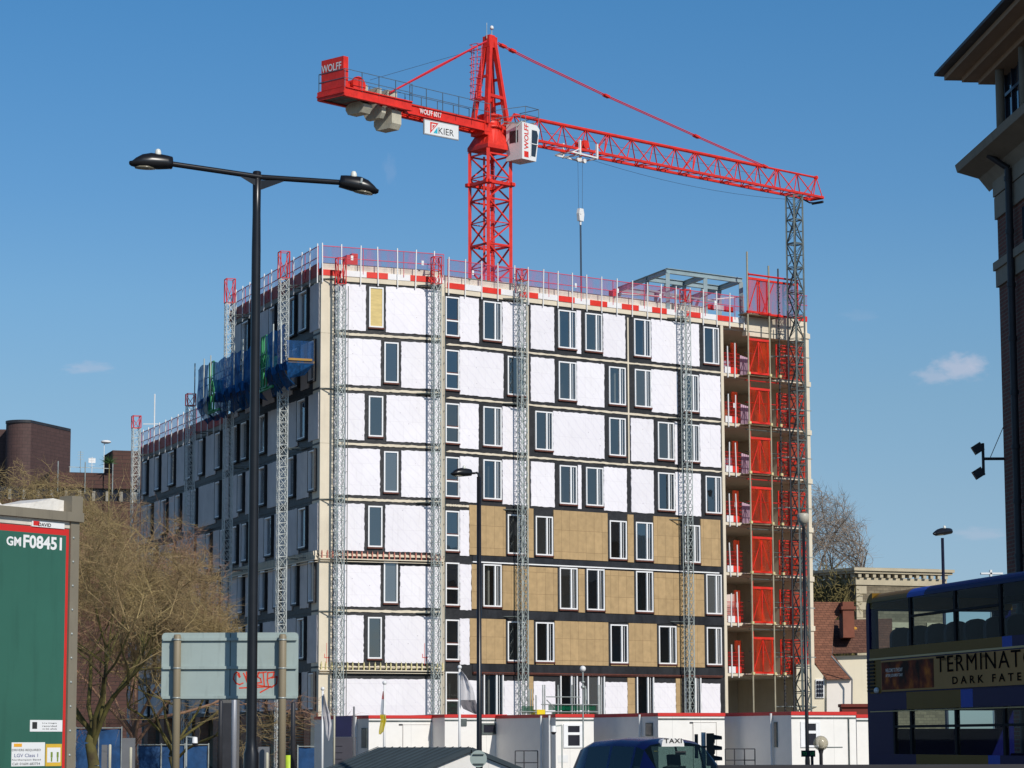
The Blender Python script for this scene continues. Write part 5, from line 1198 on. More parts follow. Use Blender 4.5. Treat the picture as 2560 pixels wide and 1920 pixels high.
ttext('DRIVERS REQUIRED', 30, 1872, 102, 1879, M_ink, off=.0255); ttext('LGV Class 1', 36, 1884, 95, 1893, mat('ink_blue', srgb(60, 70, 130), .6), off=.0255)
ttext('Northampton Based', 30, 1897, 102, 1903, M_ink, off=.0255); ttext('Call: 01604 683754', 31, 1906, 100, 1913, M_ink, off=.0255)
M_hv = mat('ink_green', srgb(120, 140, 60), .6)
for px in (124, 139): 
    a, z = tz(px, 1888); g = MB(TC); g.box(a - .013, a + .013, .0265, .028, z - .02, z + .03); g.box(a - .009, a + .009, .0265, .028, z - .06, z - .022); obj('sticker_mark', g, M_hv, tc_)
wh = MB(TC)
for s in (-1.0, -2.2): wh.tube((s, -.05, .45), (s, -.4, .45), .48, 24)
obj('wheel', wh, M_dk, tc_)
# ------------------------------------------------------------------ site cabins
M_cab = grid_mat('cabin_white', (.9, .87, .82), (.72, .7, .66), 65, 1.2, 6.0, .01, .5, var=.02, bump=.2); M_cabr = mat('cabin_red', srgb(205, 48, 42), .5, var=.08)
M_cabd = mat('cabin_dark_glass', (.02, .02, .03), .15, var=.1)
CABS = {}
def cabin(key, pl_, pr_, ytop, Y, label, depth=6.0, h=2.7, red=True, side_items=()):
    c = atY(pl_, ytop, Y); P = Plane(c.x, c.y, 65); zt_ = c.z; w_ = P.sx(pr_, zt_)
    t = thing('site_cabin', (c.x, c.y, 0), label, 'site cabin', 'site cabins in a row')
    obj('body', MB(P).box(0, w_, -depth, 0, 0, zt_ - .13), M_cab, t)
    obj('roof', MB(P).box(-.02, w_ + .02, -depth - .02, .03, zt_ - .125, zt_), M_cabr if red else M_cab, t)
    g = MB(P); g.box(0, w_, .002, .02, zt_ - .26, zt_ - .2); g.tube((.05, .07, 0), (.05, .07, zt_ - .13), .035, 8) if False else None
    obj('trim', g, M_galvd, t)
    CABS[key] = (P, w_, zt_, t); return P, w_, zt_, t
def cwin(P, t, px0, px1, py0, py1, style='split'):
    a, zt_ = P.hit(px0, py0); b_, zb_ = P.hit(px1, py1)
    g = MB(P); f = .07
    g.box(a, b_, .001, .05, zt_ - f, zt_); g.box(a, b_, .001, .05, zb_, zb_ + f); g.box(a, a + f, .001, .05, zb_ + f, zt_ - f); g.box(b_ - f, b_, .001, .05, zb_ + f, zt_ - f)
    if style == 'split': m_ = zb_ + (zt_ - zb_) * .58; g.box(a + f, b_ - f, .001, .045, m_ - .04, m_ + .06); g.box(a + f, a + .18, .001, .044, zb_ + f, zt_ - f); g.box(b_ - .18, b_ - f, .001, .044, zb_ + f, zt_ - f)
    w = obj('window', g, M_frame if style == 'split' else M_galvd, t); obj('glass', MB(P).box(a + f, b_ - f, .0015, .012, zb_ + f, zt_ - f), M_cabd, w); return w
def cdoor(P, t, px0, px1, py0, label=None):
    a, zt_ = P.hit(px0, py0); b_, _ = P.hit(px1, py0)
    g = MB(P); g.box(a, b_, .001, .012, .1, zt_); d = obj('door', g, M_cab, t); g = MB(P)
    for x in (a, b_): g.box(x - .012, x + .012, .0125, .022, .1, zt_)
    g.box(a, b_, .0125, .022, zt_ - .02, zt_); obj('door_frame', g, mat('cabin_grey', srgb(175, 170, 165), .5), d)
    g = MB(P); g.box(b_ - .15, b_ - .05, .0125, .06, 1.0, 1.08); obj('handle', g, M_dk, d)
P, w_, zt_, t = cabin('A', 922, 1080, 1788, 106, 'white site cabin with red roof edge behind the limp yellow and red flag')
cdoor(P, t, 1007, 1075, 1811); obj('vent', MB(P).box(P.hit(997, 1811)[0], P.hit(1006, 1811)[0], .001, .03, P.hit(1000, 1813)[1], P.hit(1000, 1810)[1]), M_dk, t)
P, w_, zt_, t = cabin('B', 1112, 1266, 1786, 106, 'white site cabin with a narrow framed window right of the black lamp post')
cwin(P, t, 1204, 1247, 1808, 1836, 'slot'); obj('vent', MB(P).box(P.hit(1152, 1811)[0], P.hit(1166, 1811)[0], .001, .04, P.hit(1160, 1815)[1], P.hit(1160, 1797)[1]), M_galvd, t)
P, w_, zt_, t = cabin('C', 1268, 1322, 1791, 106.5, 'plain white cabin without a red edge above the gabled shelter roof', red=False)
cdoor(P, t, 1273, 1318, 1813); obj('notice', MB(P).box(P.hit(1268, 1831)[0] + .02, P.hit(1276, 1831)[0], .013, .02, P.hit(1270, 1833)[1], P.hit(1270, 1829)[1]), mat('cyan_notice', srgb(60, 170, 200), .5), t)
P, w_, zt_, t = cabin('D', 1389, 1484, 1785, 102, 'white site cabin with a split window directly left of the taxi roof')
cwin(P, t, 1408, 1459, 1810, 1869); obj('notice', MB(P).box(P.hit(1395, 1890)[0], P.hit(1420, 1890)[0], .001, .012, P.hit(1400, 1906)[1], P.hit(1400, 1888)[1]), M_whitep, t)
P, w_, zt_, t = cabin('E', 1645, 1811, 1782, 100, 'wide white site cabin with red roof edge behind the traffic signal')
cdoor(P, t, 1732, 1790, 1805); obj('vent', MB(P).box(P.hit(1724, 1806)[0], P.hit(1732, 1806)[0], .001, .03, P.hit(1728, 1808)[1], P.hit(1728, 1805)[1]), M_dk, t)
P, w_, zt_, t = cabin('F', 1978, 2139, 1779, 98, 'white site cabin with red roof edge beside the bus')
cwin(P, t, 2000, 2050, 1804, 1868); g = MB(P); g.tube((P.hit(2120, 1800)[0], .04, 0), (P.hit(2120, 1800)[0], .04, zt_ - .2), .025); obj('pipe', g, M_galvd, t); g = MB(P); g.box(P.hit(2062, 1868)[0], P.hit(2106, 1868)[0], .001, .02, P.hit(2080, 1869)[1], P.hit(2080, 1867)[1]); obj('trim', g, M_galvd, t)
P2, *_ = cabin('G', 2141, 2200, 1786, 101, 'slice of white and red cabin squeezed between the last cabin and the bus')
# set back cabins seen in the gaps, their long shaded sides
cabin('H', 1513, 1560, 1787, 108, 'grey shaded side of a cabin in the gap left of the taxi sign')
cabin('I', 1606, 1640, 1786, 104, 'grey shaded cabin side with a narrow dark window above the taxi roof')
cabin('J', 1930, 1970, 1783, 104, 'grey shaded cabin side with a door and railing in the widest gap', depth=7)
def side_bits(key, items):
    P, w_, zt_, t = CABS[key]; S = Plane(P.o.x, P.o.y, -25)
    for kind, px0, px1, py0, py1 in items:
        a, z1 = S.hit(px0, py0, .01); b_, z0b = S.hit(px1, py1, .01); a, b_ = min(a, b_), max(a, b_)
        if a > 7 or a < -.5: continue
        if kind == 'pipe': g = MB(S); g.tube((a, .06, 0), (a, .06, zt_ - .05), .045, 8); obj('downpipe', g, M_whitep, t)
        if kind == 'win': obj('window', MB(S).box(a, b_, .001, .04, z0b, z1), M_galvd, t); obj('glass', MB(S).box(a + .05, b_ - .05, .041, .045, z0b + .05, z1 - .05), M_cabd, t)
        if kind == 'door': obj('door', MB(S).box(a, b_, .001, .02, .1, z1), mat('door_grey', srgb(170, 172, 175), .5), t)
side_bits('D', (('pipe', 1352, 1356, 1795, 1900), ('pipe', 1375, 1377, 1795, 1900))); side_bits('E', (('pipe', 1601, 1603, 1790, 1900), ('win', 1615, 1632, 1807, 1840)))
side_bits('H', (('pipe', 1511, 1512, 1790, 1900), ('win', 1491, 1503, 1810, 1842))); side_bits('F', (('pipe', 1930, 1932, 1790, 1900), ('win', 1936, 1944, 1805, 1868)))
side_bits('J', (('win', 1902, 1918, 1806, 1866), ('door', 1873, 1892, 1810, 1900))); side_bits('A', (('pipe', 890, 892, 1795, 1900), ('win', 905, 918, 1820, 1870)))
def railing(pts_px, Y, z0_, z1_, label):
    g = MB(); q = [atY(px, 1870, Y) for px in pts_px]
    for zz in (z1_, (z0_ + z1_) / 2, z0_): g.beam((q[0].x, Y, zz), (q[-1].x, Y, zz), .035)
    for p in q: g.beam((p.x, Y, 0), (p.x, Y, z1_), .04)
    obj('metal_railing', g, M_dk, None, label, 'railing', 'dark railings at the cabin doors')
railing((1288, 1310, 1344), 98, .5, 1.35, 'dark metal railing at the cabin door right of the gabled shelter')
railing((1813, 1836, 1861, 1887), 97, .6, 1.4, 'dark metal railing in the gap right of the traffic signal')
# CCTV domes
for px, py, Y, lb in ((1384, 1830, 97, 'white dome camera with dark lens hanging at the corner of a cabin'), (487, 1858, 95, 'white dome camera on a bracket above the blue hoarding')):
    c = atY(px, py, Y); t = thing('dome_camera', c, lb, 'security camera')
    g = MB(); g.lathe(c, [(.05, .22), (.09, .2), (.1, .02), (.11, 0)], 16); obj('housing', g, M_whitep, t); g = MB(); g.sphere(c, .095, 16, 10); obj('lens', g, M_cabd, t); g = MB(); g.beam(up(c, .2), up(c, .24) + Vector((.3 * (1 if px > 1000 else -1), .1, 0)), .05); g.beam(up(c, .24) + Vector((.3 * (1 if px > 1000 else -1), .1, 0)), up(c, -2) + Vector((.3 * (1 if px > 1000 else -1), .1, 0)), .05); obj('bracket', g, M_galv, t)
# LED panel
c = atY(2021, 1884, 64); LP = Plane(c.x, c.y, 88); t = thing('message_panel', (c.x, c.y, 0), 'small black panel with green letters behind the black post and globe lamp', 'sign')
obj('panel', MB(LP).box(-.165, .165, -.05, 0, c.z - .075, c.z + .075), M_dk, t); M_led = mat('led_green', srgb(70, 200, 90), .5, var=0)
text('lettering', 'TO', LP.P(-.145, c.z - .04, .004), LP.u, (0, 0, 1), .105, .08, M_led, t, bold=.02); text('lettering', 'US', LP.P(.055, c.z - .04, .004), LP.u, (0, 0, 1), .09, .08, M_led, t, bold=.02)
obj('post', MB(LP).beam((.1, -.09, 0), (.1, -.09, c.z), .06), M_dk, t)
# gabled shelter
Yh = 80.0; ap = atY(1166, 1868, Yh); lf = atY(1036, 1920, Yh); rt_ = atY(1300, 1922, Yh)
SH_ = Plane(ap.x, Yh, 92); sl_ = (ap.z - lf.z) / (ap.x - lf.x) * -1
t = thing('gabled_shelter', (ap.x, Yh, 0), 'low shelter with grey ribbed gable roof and white end wall at the bottom edge', 'shelter')
hw = (rt_.x - lf.x) / 2; zl = lf.z - .02; dv = Vector((-.82, .57, 0)); Lr = 3.3
def rp_(x, z, d, off=0): return Vector((ap.x + x, Yh, z)) + dv * d
zr_ = rt_.z; xl, xr_ = lf.x - ap.x, rt_.x - ap.x
g = MB()
for (x, z, dz) in ((xl - .12, zl - .05, 0), (xr_ + .12, zr_ - .05, 0)):
    n = 26 if x < 0 else 1
    A1, B1, A2, B2 = rp_(x, z, -.15), rp_(0, ap.z, -.15), rp_(x, z, Lr), rp_(0, ap.z, Lr)
    g.add([A1, B1, B2, A2, up(A1, -.06), up(B1, -.06), up(B2, -.06), up(A2, -.06)], [(0, 1, 2, 3), (4, 7, 6, 5), (0, 4, 5, 1), (1, 5, 6, 2), (2, 6, 7, 3), (3, 7, 4, 0)])
obj('roof', g, mat('slate_metal', srgb(78, 90, 96), .4, metal=.2, var=.12, vs=2), t)
g = MB()
for k in range(13): d = -.1 + k * (Lr + .1) / 12; g.beam(rp_(xl - .12, zl - .03, d), rp_(0, ap.z + .02, d), .025, .02)
g.beam(rp_(xl - .14, zl - .12, -.18), rp_(0, ap.z - .06, -.18), .05, .13); g.beam(rp_(xr_ + .14, zr_ - .12, -.18), rp_(0, ap.z - .06, -.18), .05, .13); obj('roof_rib', g, mat('slate_trim', srgb(62, 72, 78), .4), t)
g = MB(); A = [rp_(xl, 0, 0), rp_(xr_, 0, 0), rp_(xr_, zr_ - .1, 0), rp_(0, ap.z - .1, 0), rp_(xl, zl - .1, 0)]; B = [p + dv * (Lr - .2) for p in A]
g.add(A + B, [(0, 1, 2, 3, 4), (9, 8, 7, 6, 5)] + [(i, (i + 1) % 5, 5 + (i + 1) % 5, 5 + i) for i in range(5)]); obj('wall', g, M_cab, t)
# flags
def flagpole(px, pyt, Y, label, r=.045):
    b = atY(px, 1850, Y); zt_ = atY(px, pyt, Y).z; t = thing('flagpole', (b.x, Y, 0), label, 'flagpole', 'white flagpoles by the cabins'); g = MB(); g.lathe((b.x, Y, 0), [(r, 0), (r * .8, zt_ - .05)], 12); obj('pole', g, M_whitep, t)
    g = MB(); g.sphere((b.x, Y, zt_), r * 1.6, 12, 8); obj('finial', g, M_whitep, t); return Vector((b.x, Y, zt_))
def cloth(rows, Y, mtl, label, name='flag', wav=.05, seed=1):
    """rows: (py, px_left, px_right) from the top down"""
    random.seed(seed); mb = MB(); n = 9; vs = []
    for j, (py, a, b) in enumerate(rows):
        for i in range(n):
            p = atY(a + (b - a) * i / (n - 1), py, Y); vs.append((p.x, Y + wav * math.sin(i * 1.5 + j * .6) * (i / n), p.z))
    mb.add(vs, [(j * n + i, j * n + i + 1, (j + 1) * n + i + 1, (j + 1) * n + i) for j in range(len(rows) - 1) for i in range(n - 1)], True)
    return mb
M_flagw = netting('white_flag', srgb(232, 228, 230), 1.0, trans=.3); M_flagg = netting('grey_flag', srgb(120, 115, 120), 1.0, trans=.3)
p = flagpole(961, 1707, 88, 'white flagpole with a limp red, white and yellow flag')
t = thing('flag', (p.x, 88, p.z - 2), 'limp furled flag in red, white and yellow hanging from its pole', 'flag')
obj('cloth', cloth([(1728, 957, 959), (1740, 955, 960), (1748, 954, 960)], 87.92, None, ''), netting('red_flag', srgb(205, 60, 60), 1.0, trans=.3), t)
obj('cloth', cloth([(1748, 954, 960), (1765, 952, 960), (1780, 951, 959), (1786, 952, 960)], 87.92, None, ''), netting('pale_flag', srgb(205, 215, 225), 1.0, trans=.3), t)
obj('cloth', cloth([(1786, 950, 964), (1800, 952, 966), (1815, 949, 962), (1828, 947, 959), (1836, 947, 952)], 87.92, None, ''), netting('yellow_flag', srgb(225, 205, 40), 1.0, trans=.3), t)
p = flagpole(1149, 1668, 86, 'white flagpole with a large white and grey flag')
t = thing('flag', (p.x, 86, p.z - 2), 'large hanging white flag with a grey lower part in front of the facade', 'flag')
obj('cloth', cloth([(1676, 1152, 1154), (1690, 1152, 1165), (1705, 1152, 1174), (1720, 1152, 1182), (1735, 1152, 1186), (1750, 1152, 1189)], 85.9, None, '', wav=.12), M_flagw, t)
obj('cloth', cloth([(1750, 1152, 1189), (1762, 1152, 1192), (1772, 1158, 1194), (1785, 1187, 1194)], 85.9, None, '', wav=.12), M_flagg, t)
p = flagpole(806, 1722, 86, 'white flagpole with a crumpled pale flag at the corner pier', r=.04)
t = thing('flag', (p.x, 86, p.z - 2), 'crumpled white flag hanging against the brick pier', 'flag')
obj('cloth', cloth([(1735, 808, 811), (1760, 808, 817), (1785, 809, 824), (1810, 813, 829), (1835, 815, 826), (1852, 820, 822)], 85.9, None, '', wav=.15), M_flagw, t)
b = atY(1457, 1672, 96); t = thing('mast_lamp', (b.x, 96, 0), 'thin pale pole with a small white ball on top in front of the brown panels', 'pole')
g = MB(); g.tube((b.x, 96, 0), (b.x, 96, b.z - .1), .028, 8); g.lathe((b.x, 96, b.z - .7), [(.07, 0), (.07, .1)], 10); g.lathe((b.x, 96, b.z - .5), [(.07, 0), (.07, .06)], 10); obj('pole', g, M_galv, t); g = MB(); g.sphere(b, .11, 16, 10); obj('ball', g, M_whitep, t)
# tube scaffold above the cabins with green sheeting
SF = Plane(MAIN.P(0, 0, 6).x, MAIN.P(0, 0, 6).y, 53.3); t = thing('tube_scaffold', SF.P(8, 0), 'low tube scaffold with green sheeting above the cabin roofs', 'scaffold')
g = MB(SF)
for px, pyt in ((1340, 1738), (1357, 1712), (1362, 1712), (1395, 1712), (1430, 1712), (1464, 1715), (1496, 1712), (1500, 1712)):
    s = SF.sx(px, 4); z = SF.hit(px, pyt)[1]; g.tube((s, 0, 0), (s, 0, z), .035)
    g.tube((s, -1.2, 0), (s, -1.2, z - .2), .03)
for py0, py1, a, b_ in ((1761, 1763, 1352, 1494), (1779, 1780, 1290, 1494), (1742, 1743, 1365, 1450)): 
    sa, za_ = SF.hit(a, py0); sb, zb_ = SF.hit(b_, py1); g.tube((sa, .04, za_), (sb, .04, za_), .03)
sa, za_ = SF.hit(1365, 1750); sb, zb_ = SF.hit(1385, 1770); g.tube((sa, .06, za_), (sb, .06, zb_), .03); obj('tube', g, M_galv, t)
for a, b_, y0, y1 in ((1372, 1432, 1761, 1776), (1434, 1492, 1761, 1776), (1306, 1335, 1765, 1784), (1380, 1490, 1780, 1788)):
    sa, z1_ = SF.hit(a, y0); sb, z0_ = SF.hit(b_, y1); obj('sheeting', MB(SF).quad((sa, -.04, z0_), (sb, -.04, z0_), (sb, -.04, z1_), (sa, -.04, z1_)), netting('green_sheeting', srgb(20, 105, 75), .85), t)
sa, za_ = SF.hit(1340, 1788); obj('yellow_box', MB(SF).box(sa, sa + .55, -.4, .1, za_, za_ + .3), mat('yellow_plastic', srgb(235, 205, 40), .5), None, 'yellow tub on the cabin level left of the green sheeting', 'tub')
# ------------------------------------------------------------------ traffic signal (side view)
c = atY(1775, 1833, 60); t = thing('traffic_light', (c.x, 60, 0), 'black traffic signal seen from the side with three hooded lamps', 'traffic light')
g = MB(); g.beam((c.x, 60, c.z - .72), (c.x, 60, c.z), .16, .2, up=(0, 1, 0)); obj('housing', g, M_black, t)
for k in range(3): 
    z = c.z - .13 - k * .23; g = MB(); m_ = 12; vs = []
    for r_, x_, lo in ((.1, .08, 0), (.09, .26, 0)):
        for i in range(m_ + 1): a = math.pi * (i / m_) * 1.1 - .05 * math.pi; vs.append((c.x + x_, 60 + r_ * math.cos(a), z + r_ * math.sin(a) * (1 if x_ < .1 else .75)))
    g.add(vs, [(i, i + 1, m_ + 2 + i, m_ + 1 + i) for i in range(m_)], True); g.tube((c.x + .07, 60, z), (c.x + .1, 60, z), .1, 16); obj('hood', g, M_black, t)
obj('pole', MB().tube((c.x - .14, 60.1, 0), (c.x - .14, 60.1, c.z + .02), .05, 12), M_whitep, t); obj('side_box', MB().box(c.x - .34, c.x - .27, 59.95, 60.1, c.z - .55, c.z - .02), M_dk, t)
obj('bracket', MB().beam((c.x - .3, 60.02, c.z - .3), (c.x, 60.02, c.z - .3), .04), M_dk, t)
# ------------------------------------------------------------------ low wall at the bottom edge
q0, q1 = atY(1795, 1913, 30), atY(2600, 1906, 30)
obj('boundary_wall', MB().box(q0.x, q1.x + 2, 30, 30.25, 0, q0.z), mat('dark_wall', (.03, .027, .03), .6, var=.2), None, 'dark low wall top along the bottom right edge of the view', 'wall')
# ------------------------------------------------------------------ blue hoarding, posts and other things bottom left
M_hb = mat('hoarding_blue', srgb(30, 72, 118), .6, var=.35, vs=1.5, bump=.3, bs=3); 
def hoard(px0, px1, py0, Y, label, mtl=None, d=.06):
    a, b_ = atY(px0, py0, Y), atY(px1, py0, Y); t = thing('site_hoarding', (a.x, Y, 0), label, 'hoarding')
    x = a.x; n = max(1, int((b_.x - a.x) / .95)); w_ = (b_.x - a.x) / n; g = MB()
    obj('sheet', drape2(a.x, b_.x, Y, a.z, 0), mtl or M_hb, t)
    for k in range(n + 1): g.beam((x + k * w_, Y - .05, 0), (x + k * w_, Y - .05, a.z + .08), .05)
    g.beam((a.x, Y - .06, a.z + .02), (b_.x, Y - .06, a.z + .02), .04); obj('fence_frame', g, M_galv, t)
def drape2(x0, x1, Y, zt_, zb_):
    mb = MB(); n = max(4, int((x1 - x0) / .3)); m_ = 5; vs = []
    for i in range(n + 1):
        for j in range(m_ + 1): f = j / m_; vs.append((x0 + (x1 - x0) * i / n, Y + .05 * math.sin(i * 1.9 + j) + random.uniform(-.03, .03), zt_ + (zb_ - zt_) * f - (.06 * abs(math.sin(i * .9)) if j == 0 else 0)))
    mb.add(vs, [(i * (m_ + 1) + j, (i + 1) * (m_ + 1) + j, (i + 1) * (m_ + 1) + j + 1, i * (m_ + 1) + j + 1) for i in range(n) for j in range(m_)], True); return mb
hoard(345, 522, 1863, 118, 'blue sheeted fence panel left of the grey totem'); hoard(190, 305, 1821, 125, 'blue netting behind the trunk of the bare tree'); hoard(745, 822, 1867, 122, 'blue sheeted fence at the foot of the corner pier')
def bollard(px, pyt, Y, r, mtl, label, name='post', cat='post', grp=None, sq=False):
    b = atY(px, pyt, Y); g = MB(); zt_ = b.z
    if sq: g.box(b.x - r, b.x + r, Y - .1, Y + .1, 0, zt_)
    else: g.lathe((b.x, Y, 0), [(r, 0), (r, zt_ - r * .6), (r * .6, zt_)], 12)
    return obj(name, g, mtl, None, label, cat, grp)
M_gp = mat('grey_post', srgb(110, 112, 116), .6, var=.1); M_pp = mat('pale_post', srgb(190, 185, 165), .6, var=.1)
bollard(275, 1861, 100, .055, M_pp, 'pale round post right of the tree trunk'); bollard(327, 1868, 100, .055, M_pp, 'pale round post in front of the dark grey box post')
bollard(322, 1845, 101, .24, M_gp, 'wide grey box post beside the blue fence', sq=True); bollard(262, 1862, 101, .1, M_gp, 'narrow dark grey post next to the tree trunk', sq=True)
bollard(660, 1867, 90, .18, M_gp, 'grey box post right of the double lamp post base', sq=True); bollard(668, 1881, 89, .05, M_pp, 'short pale post in front of a grey box post')
b = atY(574, 1750, 92); t = thing('totem_sign', (b.x, 92, 0), 'tall grey totem with a dark slot below the road sign back', 'totem'); g = MB(); g.box(b.x - .33, b.x + .33, 92, 92.2, 0, b.z + .1); obj('case', g, mat('totem_grey', srgb(100, 98, 96), .6, var=.1), t); g = MB(); g.box(b.x - .22, b.x + .08, 91.97, 91.998, .4, b.z - .1); obj('slot', g, M_dk, t)
bollard(586, 1745, 60, .06, mat('steel_pole', srgb(150, 152, 158), .4, metal=.2), 'grey steel pole below the road sign back right of the dark slot'); bollard(552, 1750, 88, .07, M_dk, 'dark pole left of the grey totem'); bollard(733, 1755, 88, .075, M_dk, 'black pole under the right end of the road sign back')
g = MB(); b = atY(722, 1888, 95); g.lathe((b.x, 95, 0), [(.16, 0), (.14, .6), (.12, b.z)], 14); obj('salt_bin', g, mat('lime', srgb(190, 215, 60), .5), None, 'lime green barrel top at the bottom edge under the sign', 'barrel')
# dark gear at the left cabin side
c = atY(856, 1790, 101); t = thing('storage_container', (c.x, 101, 0), 'dark blue and grey container in front of the shaded cabin side', 'container')
g = MB(); g.box(c.x - .3, c.x + .35, 101, 103, atY(850, 1842, 101).z, c.z); obj('upper_part', g, mat('navy_sheet', srgb(22, 24, 62), .5, var=.2), t)
g = MB(); g.box(c.x - .34, c.x + .39, 100.9, 103, 0, atY(850, 1843, 101).z)
for k in range(7): g.box(c.x - .33, c.x + .02, 100.87, 100.899, .1 + k * .24, .22 + k * .24)
obj('lower_part', g, mat('slate_sheet', srgb(70, 68, 76), .6, var=.15), t)
for px, pt_ in ((836, 1788), (885, 1766)): bollard(px, pt_, 99.5, .035, M_gp if px > 850 else M_pp, 'thin %s pole beside the dark container' % ('grey' if px > 850 else 'pale'))
# ------------------------------------------------------------------ taxi
TZ = Vector((0, 0, 0)); c = atY(1640, 1850, 52); taz = 152.0
TX = Plane(c.x, c.y, taz - 180 + 0); fx = Vector((math.sin(math.radians(taz)), math.cos(math.radians(taz)), 0)); lx = Vector((fx.y, -fx.x, 0))
if lx.x > 0: lx = -lx
T0 = Vector((c.x + .1, 52.9, 0))
zt_tx = atY(1600, 1844, 52.5).z
def TP(x, y, z): return T0 + fx * x + lx * y + Vector((0, 0, z))
tx = thing('taxi', (T0.x, T0.y, 0), 'dark blue cab with a white taxi sign on its roof', 'taxi')
k_ = zt_tx / 1.8
# stations: x, half width low, half width belt, half width roof, belt z, glass top z, roof z
ST = [(-2.28, .62, .60, .40, .95, .98, 1.0), (-2.2, .78, .76, .5, 1.05, 1.3, 1.34), (-1.95, .86, .84, .62, 1.1, 1.56, 1.66), (-1.55, .88, .86, .68, 1.1, 1.62, 1.76), (-1.5, .88, .86, .68, 1.1, 1.62, 1.765), (-.62, .88, .87, .69, 1.09, 1.64, 1.80), (-.54, .88, .87, .69, 1.09, 1.64, 1.80), (.28, .88, .87, .68, 1.08, 1.62, 1.775), (.36, .88, .87, .68, 1.08, 1.62, 1.77), (.62, .88, .86, .66, 1.06, 1.56, 1.70), (1.18, .87, .84, .70, 1.03, 1.10, 1.13), (1.5, .86, .8, .62, .98, 1.04, 1.08), (2.0, .84, .76, .5, .86, .94, .98), (2.25, .76, .66, .4, .62, .72, .76)]
ring = []
for x, wl_, wb, wr, zb_, zg, zr in ST:
    h = [(wl_ * .97, .28), (wl_, .55), (wb, zb_), (wb * .985, zb_ + .03 * (zg > zb_ + .1)), (wr + (.04 if zg > zb_ + .15 else 0), zg), (wr * .86, (zg + zr * 2) / 3), (wr * .45, zr)]
    pts = [(x, y, z * k_) for y, z in h] + [(x, 0, zr * k_ + .01)] + [(x, -y, z * k_) for y, z in reversed(h)]
    ring.append(pts)
n = len(ring[0]); V = [TP(*p) for r_ in ring for p in r_]
body, sg_f, ws_f = [], [], []
for i in range(len(ring) - 1):
    x0, x1 = ST[i][0], ST[i + 1][0]
    for j in range(n - 1):
        f = (i * n + j, i * n + j + 1, (i + 1) * n + j + 1, (i + 1) * n + j); side = j in (3, n - 5)
        if side and x1 - x0 > .2 and -1.6 < x0 < .5 and not (x0 > .3 and False): sg_f.append(f)
        elif x0 == .62 and 3 < j < n - 5: ws_f.append(f)
        else: body.append(f)
body += [tuple(range(n - 1, -1, -1)), tuple(range((len(ring) - 1) * n, len(ring) * n))]
def sub(fs, name, mtl, par, smooth=True):
    ids = sorted({i for f in fs for i in f}); mp_ = {a: b for b, a in enumerate(ids)}; mb = MB(); mb.add([V[i] for i in ids], [tuple(mp_[i] for i in f) for f in fs], smooth); return obj(name, mb, mtl, par)
M_tx = mat('taxi_blue', srgb(14, 24, 72), .22, var=.03, spec=.3); M_txg = glass('taxi_glass', tint=(.42, .55, .53), ior=1.35, opac=.3, body=(.01, .02, .025))
bo = sub(body, 'body', M_tx, tx)
sm_ = bo.modifiers.new('edges', 'EDGE_SPLIT'); sm_.split_angle = math.radians(40)
for s, nm in ((1, 'side_window'), (-1, 'side_window')):
    for f in sg_f:
        if (f[0] % n == 3) == (s == 1): sub([f], nm, M_txg, tx, True)
sub(ws_f, 'windscreen', M_txg, tx)
g = MB(); zs_ = atY(1630, 1866, 52).z
a_ = TP(.5, .0, 0); sgx, sgz = .25, .14; zz = 1.645 * k_
pr_ = []
for k in range(8): a = math.pi * k / 7; pr_.append((math.cos(a), .3 + .7 * math.sin(a) ** .5))
vs = [TP(.70, .10 + y_ * sgx, zz + q * sgz) for y_, q in pr_] + [TP(.70, .10 - sgx * 1.02, zz - .02), TP(.70, .10 + sgx * 1.02, zz - .02)]
vs2 = [TP(.56, .10 + y_ * sgx, zz + q * sgz) for y_, q in pr_] + [TP(.56, .10 - sgx * 1.02, zz - .02), TP(.56, .10 + sgx * 1.02, zz - .02)]
g.add(vs + vs2, [tuple(range(10)), tuple(range(19, 9, -1))] + [(i, (i + 1) % 10, 10 + (i + 1) % 10, 10 + i) for i in range(10)])
sgo = obj('taxi_sign', g, M_whitep, tx); text('lettering', 'TAXI', TP(.704, .3, zz + .045), -lx, (0, 0, 1), .4, .09, M_ink, sgo, bold=.03, spacing=1.15)
for s in (1, -1):
    g = MB(); g.sphere(TP(.75, s * 1.0, 1.0), .1, 12, 8, (1, 1, 1.1)); g.beam(TP(.75, s * .86, .98), TP(.75, s * .97, .99), .04); obj('wing_mirror', g, M_tx, tx)
    g = MB(); g.sphere(TP(2.12, s * .6, .68), .11, 14, 8); obj('headlight', g, mat('lamp_glass', (.6, .6, .6), .1), tx)
    for x in (-1.5, 1.4):
        g = MB(); g.tube(TP(x, s * .7, .32), TP(x, s * .9, .32), .32, 24); w = obj('wheel', g, M_dk, tx); g = MB(); g.tube(TP(x, s * .9, .32), TP(x, s * .91, .32), .19, 18); obj('hub', g, M_galv, w)
g = MB(); g.beam(TP(2.27, -.4, .6), TP(2.27, .4, .6), .04, .2); obj('grille', g, M_galv, tx)
for y_, x_ in ((.36, .1), (-.36, .1), (.4, -1.2), (0, -1.2), (-.4, -1.2)):
    g = MB(); g.beam(TP(x_, y_, .55), TP(x_ - .12, y_, 1.22), .46, .12, up=fx); g.beam(TP(x_ - .12, y_, 1.24), TP(x_ - .15, y_, 1.45), .26, .1, up=fx); obj('seat', g, mat('taxi_seat', (.03, .035, .045), .8), tx)
g = MB(); g.beam(TP(.98, -.78, .98), TP(.98, .78, .98), .5, .14); obj('dashboard', g, M_dk, tx)
g = MB(); g.beam(TP(-.35, -.75, .9), TP(-.35, .75, .9), .05, .5); obj('partition', g, mat('partition_grey', (.1, .12, .12), .6), tx)
